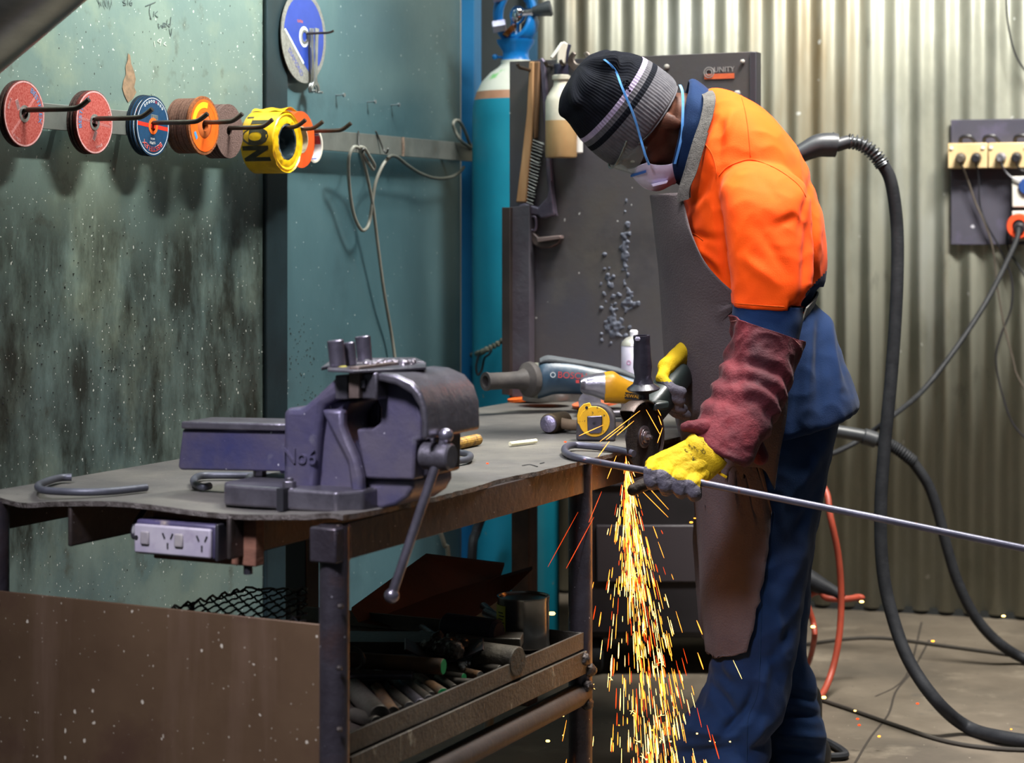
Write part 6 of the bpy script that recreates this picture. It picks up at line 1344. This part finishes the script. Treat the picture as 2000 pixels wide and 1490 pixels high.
# cuff of the glove with printed marks
mb = MB(); CU = [(at(1318, 882, 3.83), at(1378, 930, 3.83), .024), (at(1332, 868, 3.838), at(1394, 928, 3.838), .029), (at(1345, 851, 3.845), at(1412, 915, 3.845), .033), (at(1356, 846, 3.852), at(1420, 903, 3.852), .034)]
rws = []
for a, b, w_ in CU:
    c = (a+b)/2; e = (a-b)/2; rws.append([c+e*(abs(math.cos(q))**.8*(1 if math.cos(q) > 0 else -1))+V((0, -w_*abs(math.sin(q))**.8*(1 if math.sin(q) > 0 else -1), 0)) for q in [2*PI*j/48 for j in range(48)]])
rws = interp_rows(rws, 6); mb.rings(rws, c0=False, c1=False); displace(mb, lambda p, n: .0012*noise.noise(p*50)); cuf = mb.build('glove_cuff', YEL, glove, smooth=3); cuf.modifiers.new('th', 'SOLIDIFY').thickness = .0016; bvc = mb.bvh()
INKG = mat('glove_print', '#3a3215', rough=.8)
def decal(txt, cx, cy, size_px, ang, bv, m, parent, name='print', sx=1.0, lift=.0012, Yd=3.8):
    vs_, fs = textmesh(txt, 1.0, 'CENTER', 0.0); ca, sa = math.cos(ang), math.sin(ang); out = []
    for p in vs_:
        x = p.x*size_px*sx; y = p.y*size_px
        out.append(proj(bv, cx+x*ca-y*sa, cy-(x*sa+y*ca), lift, at(cx, cy, Yd)))
    mb = MB(); mb.add(out, fs); o = mb.build(name, m, parent, recalc=False); o.modifiers.new('th', 'SOLIDIFY').thickness = .0004; return o
decal('SAFE', 1353, 895, 11, math.radians(131), bvc, INKG, cuf); decal('fire', 1340, 881, 8, math.radians(131), bvc, INKG, cuf)
decal('SR100', 1349, 872, 5, math.radians(131), bvc, INKG, cuf); decal('EN 388', 1359, 876, 4.5, math.radians(131), bvc, INKG, cuf); decal('CE', 1374, 881, 10, math.radians(122), bvc, INKG, cuf); decal('3134', 1375, 863, 5, math.radians(140), bvc, INKG, cuf)
mb = MB(); mb.tube([at(1402, 922, 3.84), at(1412, 928, 3.83), at(1419, 932, 3.83)], .0028, 6, 4); mb.build('glove_tag', YEL, cuf)
# thumb is brown leather
# right glove on the grinder
WrR = [at(1372, 690, 4.20), at(1362, 680, 4.18), at(1350, 676, 4.16), at(1340, 680, 4.14)]
KnR = [at(1312, 762, 4.13), at(1304, 748, 4.10), at(1300, 732, 4.085), at(1302, 716, 4.08)]
FiR = [[k, k+V((-.012, -.028, -.022)), k+V((.004, -.045, -.040)), k+V((.026, -.040, -.048))] for k in KnR]
ThR = [at(1352, 720, 4.15), at(1330, 745, 4.14), at(1306, 770, 4.10), at(1296, 778, 4.07)]
gr = fist(WrR, KnR, FiR, ThR, .018, .0128); gr.cap(at(1350, 690, 4.17), at(1375, 660, 4.23), .036, .040, 6)
gr = remesh(gr, .003, 3); displace(gr, lambda p, n: .0014*noise.noise(p*60))
gr.m = [1 if (sum((gr.v[i].z for i in f))/len(f)) < .872 else 0 for f in gr.f]
gr.build('right_glove', [YEL, GRL], man, smooth=3)
# ---------- trousers
def leg_rings(L, seg=140): return interp_rows([ringFB((a, y), (b, y2), Yc, w_, seg, .92) for a, y, b, y2, Yc, w_ in L], 14)
NL = [(1352, 800, 1640, 790, 4.22, .155), (1352, 860, 1628, 850, 4.19, .135), (1358, 920, 1616, 920, 4.17, .115), (1366, 1000, 1599, 1000, 4.16, .105), (1376, 1090, 1580, 1090, 4.155, .100), (1384, 1180, 1564, 1180, 4.15, .095), (1392, 1260, 1553, 1260, 4.15, .092), (1391, 1320, 1543, 1325, 4.15, .090), (1372, 1362, 1532, 1372, 4.15, .092), (1342, 1402, 1518, 1412, 4.15, .094), (1325, 1445, 1502, 1455, 4.15, .095), (1316, 1490, 1484, 1500, 4.15, .094), (1318, 1540, 1476, 1545, 4.15, .092), (1330, 1556, 1470, 1558, 4.15, .085)]
FL = [(1380, 820, 1640, 800, 4.32, .13), (1400, 900, 1618, 900, 4.33, .11), (1420, 1000, 1600, 1000, 4.34, .10), (1440, 1100, 1582, 1100, 4.35, .095), (1460, 1200, 1576, 1200, 4.36, .09), (1478, 1290, 1573, 1300, 4.36, .088), (1485, 1345, 1592, 1350, 4.36, .09), (1490, 1400, 1602, 1410, 4.36, .09), (1488, 1460, 1609, 1465, 4.36, .092), (1492, 1510, 1600, 1515, 4.36, .088), (1496, 1540, 1590, 1540, 4.36, .08)]
def legfold(seed, kx, ky):
    def fn(p, n):
        lo = max(0, (.55-p.z)/.45); q = V((p.x*9, p.y*9, p.z*5))+V((seed, 0, 0)); a = .006*noise.noise(q)
        # diagonal drag folds that stack up towards the hem
        ph = p.z*44+p.x*seed*2.0+2.5*noise.noise(p*8+V((seed, 2, 1))); return a + lo*(.0165*(abs(math.sin(ph*.5))**1.4-.4))*(.6+.8*noise.noise(p*6)) + .0025*(1-2*abs(noise.noise(p*22)))
    return fn
def topm(i, j): return 0
LF = [(1390, 1335, 1445, 1412, 12, -.016), (1385, 1290, 1470, 1330, 13, .010), (1462, 1378, 1400, 1448, 12, -.016), (1482, 1335, 1452, 1400, 11, -.014), (1500, 1290, 1475, 1380, 12, .012), (1345, 1425, 1440, 1440, 11, .014), (1330, 1470, 1430, 1462, 9, -.014), (1330, 1500, 1450, 1490, 10, .014), (1490, 1400, 1460, 1470, 9, .010),
      (1620, 860, 1540, 980, 12, .006), (1600, 950, 1530, 1080, 12, -.006), (1575, 1060, 1520, 1180, 14, .006), (1560, 1200, 1500, 1300, 12, -.007), (1395, 1270, 1420, 1330, 9, -.008), (1500, 880, 1490, 1000, 12, .005), (1510, 1150, 1530, 1300, 9, .005)]
FLF = [(1500, 1340, 1590, 1370, 9, -.012), (1520, 1390, 1600, 1400, 9, -.015), (1510, 1430, 1605, 1440, 9, .012), (1510, 1460, 1600, 1470, 8, -.014), (1570, 1300, 1590, 1360, 10, .010)]
def addf(base, Fl):
    def fn(p, n):
        x, y = pxy(p); d = base(p, n)
        if n.y < .35:
            for f in Fl: d += f[5]*ridge(x, y, *f[:5])
        return d
    return fn
mb = MB(); rws = leg_rings(NL); mb.rings(rws, c0=False, c1=False); displace(mb, addf(legfold(5, 1, 1), LF)); trs = mb.build('trousers', NAVYT, man, smooth=3); bvn = mb.bvh()
mb2 = MB(); mb2.rings(leg_rings(FL), c0=False, c1=False); displace(mb2, addf(legfold(9, 1, 1), FLF)); mb2.build('far_trouser_leg', NAVYT, trs, smooth=3); bvf = mb2.bvh()
seam([(1512, 1000), (1500, 1100), (1487, 1200), (1484, 1300), (1478, 1360), (1462, 1400), (1459, 1450), (1458, 1486)], trs, bvn, mat('navy_seam', '#0c2340', rough=.9))
# boots
BT_ = mat('boot_black', '#1c1a19', rough=.5)
for (ax_, dy) in ((AN, 0), (AF, .02)):
    mb = MB(); mb.cap(V((ax_.x+.02, ax_.y, .055)), V((ax_.x-.06, ax_.y+dy*.3, .055)), .05, .046, 6); mb.cap(V((ax_.x-.06, ax_.y, .05)), V((ax_.x-.17, ax_.y+dy, .046)), .047, .042, 6); mb.cap(V((ax_.x, ax_.y, .06)), V((ax_.x, ax_.y, .17)), .05, .05, 6)
    mb = remesh(mb, .006, 4); mb.v = [V((p.x, p.y, max(p.z, .002))) for p in mb.v]; mb.build('boot', BT_, man, smooth=2)
# ---------- leather apron
AR = [ # y, left silhouette, right edge on the near side, front radius x, side radius y, far angle
 (382, 1270, 1332, .10, .14, 60), (420, 1275, 1340, .12, .175, 62), (460, 1279, 1352, .14, .205, 65), (505, 1284, 1374, .16, .21, 68), (540, 1287, 1405, .17, .215, 70), (570, 1289, 1440, .175, .215, 72), (620, 1292, 1490, .18, .215, 74), (680, 1295, 1530, .19, .21, 75),
 (740, 1303, 1541, .19, .215, 75), (800, 1315, 1536, .19, .215, 75), (860, 1329, 1526, .18, .21, 72), (920, 1342, 1516, .17, .20, 68), (980, 1348, 1508, .165, .19, 62), (1040, 1352, 1500, .16, .18, 56), (1100, 1358, 1490, .15, .17, 50), (1160, 1362, 1479, .145, .16, 44), (1210, 1366, 1469, .14, .155, 36), (1232, 1368, 1462, .14, .155, 30), (1246, 1374, 1445, .135, .15, 24)]
AR = [(y, L, R_, rx, ry+(0 if y < 640 else .015), fa) for y, L, R_, rx, ry, fa in AR]
rows = []; Nn = 61
for (y, L, Rr, rx, ry, fa) in AR:
    s = YC/4000; z = H0-(y-450)*s; xL = (L-1000)*s; cx = xL+rx; row = []
    # near angle so that the edge lands on the right hand pixel
    best = 0
    for k in range(4, 178):
        th = math.radians(k); X = cx-rx*math.cos(th); Yy = YC-ry*math.sin(th)
        if 1000+F*X/Yy <= Rr: best = k
    tn = math.radians(best); tf = -math.radians(fa)
    for j in range(Nn):
        th = tf+(tn-tf)*j/(Nn-1); low = max(0, min(1, (y-860)/160))
        crease = low*.030*math.exp(-((th-.45)/.22)**2)
        X = cx-(rx-crease)*math.cos(th); Yy = YC-(ry)*math.sin(th)-.004
        zz = z + (.0 if y > 400 else .004*math.sin(th))
        row.append(V((X, Yy, zz)))
    rows.append(row)
rows = interp_rows(rows, 6); mb = MB(); mb.grid(rows); cloth(mb, .0045, 6, 8, .5, .25)
def pushout(mb, bvs_, gap):
    for k, p in enumerate(mb.v):
        if p.z > 1.02: continue
        for bv, cy in bvs_:
            loc, nn, i, d = bv.find_nearest(p, .12)
            if loc is None: continue
            c = V((.50, cy, p.z)); 
            if nn.dot(loc-c) < 0: nn = -nn
            sd = (p-loc).dot(nn)
            if sd < gap: p = p+nn*(gap-sd)
        mb.v[k] = p
pushout(mb, [(bvt, YC), (bvn, 4.17), (bvf, 4.36)], .012)
for it in range(24):
    W_ = Nn; nv = list(mb.v)
    for k in range(len(mb.v)):
        i, j = divmod(k, W_); nb = [mb.v[a*W_+b] for a, b in ((i-1, j), (i+1, j), (i, j-1), (i, j+1)) if 0 <= a < len(mb.v)//W_ and 0 <= b < W_]
        if 0 < i < len(mb.v)//W_-1 and 0 < j < W_-1: nv[k] = mb.v[k]*.5+sum(nb, V())/len(nb)*.5
    mb.v = nv
    if it % 6 == 5: pushout(mb, [(bvt, YC), (bvn, 4.17), (bvf, 4.36)], .007)
apr = mb.build('apron', LEA, man, smooth=3); so = apr.modifiers.new('th', 'SOLIDIFY'); so.thickness = .0032; so.offset = 0; bva = mb.bvh()
# straps
P = [at(1376, 176, YC-.015), at(1386, 192, YC-.10), at(1380, 230, YC-.125), at(1368, 265, YC-.135), at(1357, 300, YC-.14), at(1347, 335, YC-.14), at(1338, 365, YC-.14), at(1337, 388, YC-.14)]
mb = MB(); mb.ribbon(P, lambda t: V((.024, -.006, .004)), .003, 6); stp = mb.build('neck_strap', GRYW, apr)
mb = MB(); mb.ribbon([at(1372, 262, YC-.142), at(1361, 300, YC-.148), at(1349, 340, YC-.15), at(1336, 370, YC-.15), at(1334, 392, YC-.15)], lambda t: V((.023, -.006, .006)), .003, 6); mb.build('strap_loop', GRYW, stp)
mb = MB(); W1 = [proj(bvt, x, y, .012, at(x, y, YC-.10)) for x, y in ((1570, 616), (1577, 609), (1584, 601), (1591, 592))]; mb.ribbon(W1+[W1[-1]+V((.006, .03, .008)), W1[-1]+V((.006, .10, .010))], lambda t: V((.010, 0, .030)), .003, 5); mb.build('waist_strap', mat('pale_webbing', '#9b9995', '#84827e', 120, .8, 0, .3, 300), apr)
mb = MB(); q = at(1652, 800, YC-.02); mb.tube([q+UP*.022, q+V((.002, 0, .008)), q-UP*.004], lambda t: .003+.004*t, 8, 5); mb.build('frayed_tie', GRYW, shirt)
# ================================================================ held cutter and rod
n_ = norm(.82, -.57, 0); t_ = norm(.50, .72, .48); DC = at(1256, 853, 3.93)
gr_ = thing('angle_grinder_in_hand', 'black angle grinder with cutting disc and upright side handle held against the rod', 'angle grinder', DC)
hz = n_.cross(UP).normalized()
MD = basis(n_, UP, n_.cross(UP).normalized(), DC)
FD = frame(n_, DC)
mb = MB(); mb.lathe([(.010, -.0012), (.0615, -.0012), (.0615, .0012), (.010, .0012)], FD, 96, closed=True, c0=False, c1=False); dsc = mb.build('cutting_disc', mat('worn_black_disc', '#161314', '#231d1b', 90, .75, 0, .3, 300), gr_)
mb = MB(); mb.lathe([(.001, .001), (.0215, .001), (.0215, .004), (.019, .0055), (.0125, .0055), (.012, .009), (.0095, .011), (.001, .011)], FD, 48); mb.build('flange', mat('flange_steel', '#7c7478', rough=.28, metal=.9), dsc)
mb = MB(); mb.lathe([(.0135, .0055), (.0165, .0055), (.0165, .0065), (.0135, .0065)], FD, 40, closed=True, c0=False, c1=False); mb.cyl(DC+n_*.010, DC+n_*.016, .006, seg=6, bev=.001); mb.cyl(DC+n_*.016, DC+n_*.020, .0035, seg=12); mb.build('spindle_nut', mat('nut_steel', '#8f8688', rough=.25, metal=.9), dsc)
# guard: half shell from the top round the right hand side
e1 = UP; e2 = -hz if (-hz).x > 0 else hz     # e2 points right and away
if e2.x < 0: e2 = -e2
G = []; GRDM = mat('guard_brown_steel', '#2c2421', '#41332d', 30, .5, .5, .3, 90)
prof_ = [(.020, -.026), (.060, -.026), (.0685, -.022), (.0695, -.012), (.0695, .004), (.067, .006)]
for i in range(45):
    a = math.radians(132-4.9*i); row = [DC+(e1*math.sin(a)+e2*math.cos(a))*r+n_*z for r, z in prof_]; G.append(row)
mb = MB(); mb.grid(G, th=.0018); mb.build('disc_guard', GRDM, gr_, smooth=.8)
GB = mat('tool_dark_green_black', '#1f2826', '#171c1c', 14, .4, 0, .1, 80)
def ob(c, d, w1, h1, L, name, m, taper=1.0):
    d = d.normalized(); s_ = d.cross(UP).normalized(); u_ = s_.cross(d); mb = MB(); R = []
    for k, (f, sc_) in enumerate(((0, .82), (.06, 1), (.5, 1), (.94, taper), (1, taper*.85))):
        c_ = c+d*L*f; R.append([c_+s_*(w1/2*sc_*abs(math.cos(a))**.6*(1 if math.cos(a) > 0 else -1))+u_*(h1/2*sc_*abs(math.sin(a))**.6*(1 if math.sin(a) > 0 else -1)) for a in [2*PI*j/32 for j in range(32)]])
    mb.rings(R); return mb.build(name, m, gr_, smooth=.9)
hb0 = DC-n_*.032+t_*.046
ob(hb0-t_*.030, t_, .046, .052, .070, 'gear_head', GB)
ob(hb0+t_*.035, t_, .054, .056, .15, 'motor_body', GB, .9)
mb = MB(); mb.cyl(DC-n_*.03, DC-n_*.005, .018, seg=24); mb.build('spindle_collar', MATS['flange_steel'], gr_)
mb = MB(); mb.box(at(1285, 792, 3.97), norm(1, .6, .1), norm(-.6, 1, 0), UP, .035, .03, .016); mb.build('lock_button', GB, gr_, bevel=.004)
# side handle, upright and slightly tilted left at the top
hA = at(1258, 792, 3.955); hB = at(1253, 655, 3.945); hd_ = (hB-hA).normalized(); L = (hB-hA).length; Mh = frame(hd_, hA)
mb = MB(); mb.lathe([(.010, 0), (.0105, .012), (.0105, .022), (.030, .030), (.0325, .033), (.030, .036), (.020, .043), (.016, .056), (.0185, .075), (.0170, .095), (.0165, .115), (.0158, L-.012), (.0165, L-.004), (.0160, L), (.0115, L), (.0105, L-.025), (.0, L-.025)], Mh, 40, c1=False)
mb.build('side_handle', mat('violet_black_grip', '#26242d', '#1d1b23', 30, .35, 0, .2, 90, lay=[('#4a4654', 40, .62, .7)]), gr_)
mb = MB(); mb.sph(hB+V((-.008, -.014, -.006)), (.006, .003, .005), 5); mb.build('torn_rim', mat('torn_pale', '#8b8898', rough=.5), gr_)
# the rod in the hand
RH = .0067
mb = MB(); mb.tube([at(1238, 886, 3.882), at(1215, 880, 3.905), at(1185, 875, 3.925), at(1150, 871, 3.945), at(1122, 869, 3.95), at(1106, 873, 3.91), at(1103, 881, 3.86), at(1113, 889, 3.80), at(1140, 897, 3.755), at(1180, 905, 3.765), at(1260, 919, 3.79)], RH, 14, 8)
mb.tube([at(1260, 919, 3.79), at(1380, 945, 3.798), at(1700, 1009, 3.73), at(2000, 1071, 3.66), at(2300, 1134, 3.59)], RH, 14, 1)
rd = mb.build('held_rod', mat('held_rod_steel', '#4c4c58', '#5a5966', 14, .42, .6, .15, 60, lay=[('#7a4a38', 26, .62, .68)]), smooth=.9); tag(rd, 'long hooked steel rod held in the yellow glove, running off the right edge', 'rod')
# ================================================================ grinding sparks: real hot slivers in flight
E1 = mat('spark_white_hot', '#ffd070', emit='#ffc868', es=5.5); E2 = mat('spark_orange', '#ff8a28', emit='#ff9430', es=3.2); E3 = mat('spark_red', '#c83808', emit='#e04410', es=1.3)
rs = random.Random(11); mb = MB(); S0 = at(1222, 890, 3.89)
def sliver(p, q, r, mi):
    d = (q-p); L = d.length
    if L < 1e-4: return
    M = frame(d, p); mb.mi = mi; mb.lathe([(r*.35, 0), (r, L*.35), (r, L*.8), (r*.4, L)], M, 5)
def fly(vel, t): return S0+vel*t+V((0, 0, -4.9*t*t))
for k in range(1050):
    core = rs.random()
    sp = rs.uniform(3.0, 6.0)
    if core < .62: dx = rs.gauss(.125, .075); dy = rs.gauss(-.01, .07)
    else: dx = rs.gauss(.10, .17); dy = rs.gauss(0, .13)
    v = V((dx, dy, -1)).normalized()*sp
    depth = (rs.random()**.75)*.85; 
    # time at which the sliver has fallen by depth
    vz = -v.z; t = (-vz+math.sqrt(vz*vz+19.6*depth))/9.8; dt = rs.uniform(.0025, .0085)*(.6+.6*rs.random())
    p, q = fly(v, t), fly(v, t+dt)
    if q.z < .005: continue
    r = rs.choice((.0005, .0006, .0008, .0011)) if depth > .15 else rs.choice((.0005, .0007))
    f = rs.random(); mi = 0 if f < .38 else (1 if f < .8 else 2)
    if core >= .8 and mi == 0 and depth < .3: mi = 1
    sliver(p, q, r, mi)
    if mi == 0 and depth > .2 and rs.random() < .10:       # bursting spark
        for _ in range(5):
            d = V((rs.uniform(-1, 1), rs.uniform(-1, 1), rs.uniform(-1, .6)))*.008; sliver(q, q+d, .0004, 0)
for k in range(260):                                        # dense root of the jet
    dx = rs.gauss(.05, .055); v = V((dx, rs.gauss(0, .05), -1)).normalized(); s = rs.random()*.26; p = S0+v*s; sliver(p, p+v*rs.uniform(.008, .04), rs.uniform(.0004, .0009), rs.choice((0, 0, 1, 1, 2)))
mb.mi = 0
for k in range(60):                                          # those still hot on the floor side
    p = S0+V((rs.gauss(.05, .12), rs.gauss(0, .12), -rs.uniform(.5, .82))); mb.mi = rs.choice((0, 1)); mb.sph(p, rs.uniform(.001, .0024), 3)
def line(x0, y0, x1, y1, Y0, Y1, r=.0006, mi=1): sliver(at(x0, y0, Y0), at(x1, y1, Y1), r, mi)
for L in ((1250, 802, 1172, 862, 3.88, 3.84), (1238, 822, 1205, 850, 3.88, 3.85), (1218, 832, 1184, 859, 3.87, 3.85), (1178, 830, 1131, 851, 3.87, 3.85), (1190, 862, 1168, 892, 3.88, 3.84), (1160, 905, 1128, 943, 3.84, 3.80), (1128, 943, 1118, 968, 3.80, 3.79), (1204, 890, 1186, 935, 3.88, 3.84), (1129, 1000, 1070, 1107, 3.80, 3.74), (1160, 1010, 1106, 1110, 3.82, 3.76), (1175, 960, 1150, 1020, 3.84, 3.8), (1262, 800, 1290, 850, 3.91, 3.9), (1286, 812, 1292, 830, 3.92, 3.91), (1285, 800, 1291, 812, 3.91, 3.91), (1294, 835, 1284, 865, 3.91, 3.9), (1250, 955, 1305, 1010, 3.87, 3.85), (1256, 940, 1306, 995, 3.87, 3.85), (1030, 1157, 1018, 1188, 4.15, 4.12), (1040, 1155, 1039, 1175, 4.15, 4.14), (1025, 1155, 1019, 1170, 4.15, 4.14)):
    line(*L, mi=2 if L[1] > 950 and L[0] < 1180 else 1)
mb.mi = 1
for (x, y, m_, r) in ((1683, 1175, 0, .0045), (1960, 1203, 0, .004), (1822, 1252, 1, .0035), (1588, 1224, 0, .0045), (1609, 1362, 0, .0045), (1670, 1388, 0, .0025), (1624, 1476, 0, .0045), (1717, 1438, 1, .0030), (1792, 1374, 2, .003), (1975, 1424, 1, .002), (1078, 1198, 0, .0055), (887, 1429, 0, .004), (1070, 1447, 0, .0035), (1135, 1413, 0, .0028), (1675, 1404, 2, .003), (1678, 1416, 2, .003), (1350, 1020, 1, .003), (1357, 1012, 1, .002), (857, 940, 2, .0025), (952, 905, 2, .002), (1104, 863, 2, .002)):
    Yp = 4.6 if x > 1500 else (3.6 if y < 1000 and x < 1200 else 4.0); mb.mi = m_; mb.sph(at(x, y, Yp), (r*1.3, r, r*.8), 4)
spk = mb.build('grinding_sparks', [E1, E2, E3], base=(S0.x, S0.y, .02)); tag(spk, 'stream of glowing orange sparks falling from the cutting disc', 'sparks', kind='stuff')
for (dz, e) in ((-.10, .2), (-.42, .3), (-.70, .4)):
    l = bpy.data.lights.new('spark_glow', 'POINT'); l.energy = e; l.color = (1.0, .42, .12); l.shadow_soft_size = .05; o = bpy.data.objects.new('spark_glow', l); COL.objects.link(o); o.location = S0+V((.04-.08*dz, 0, dz))
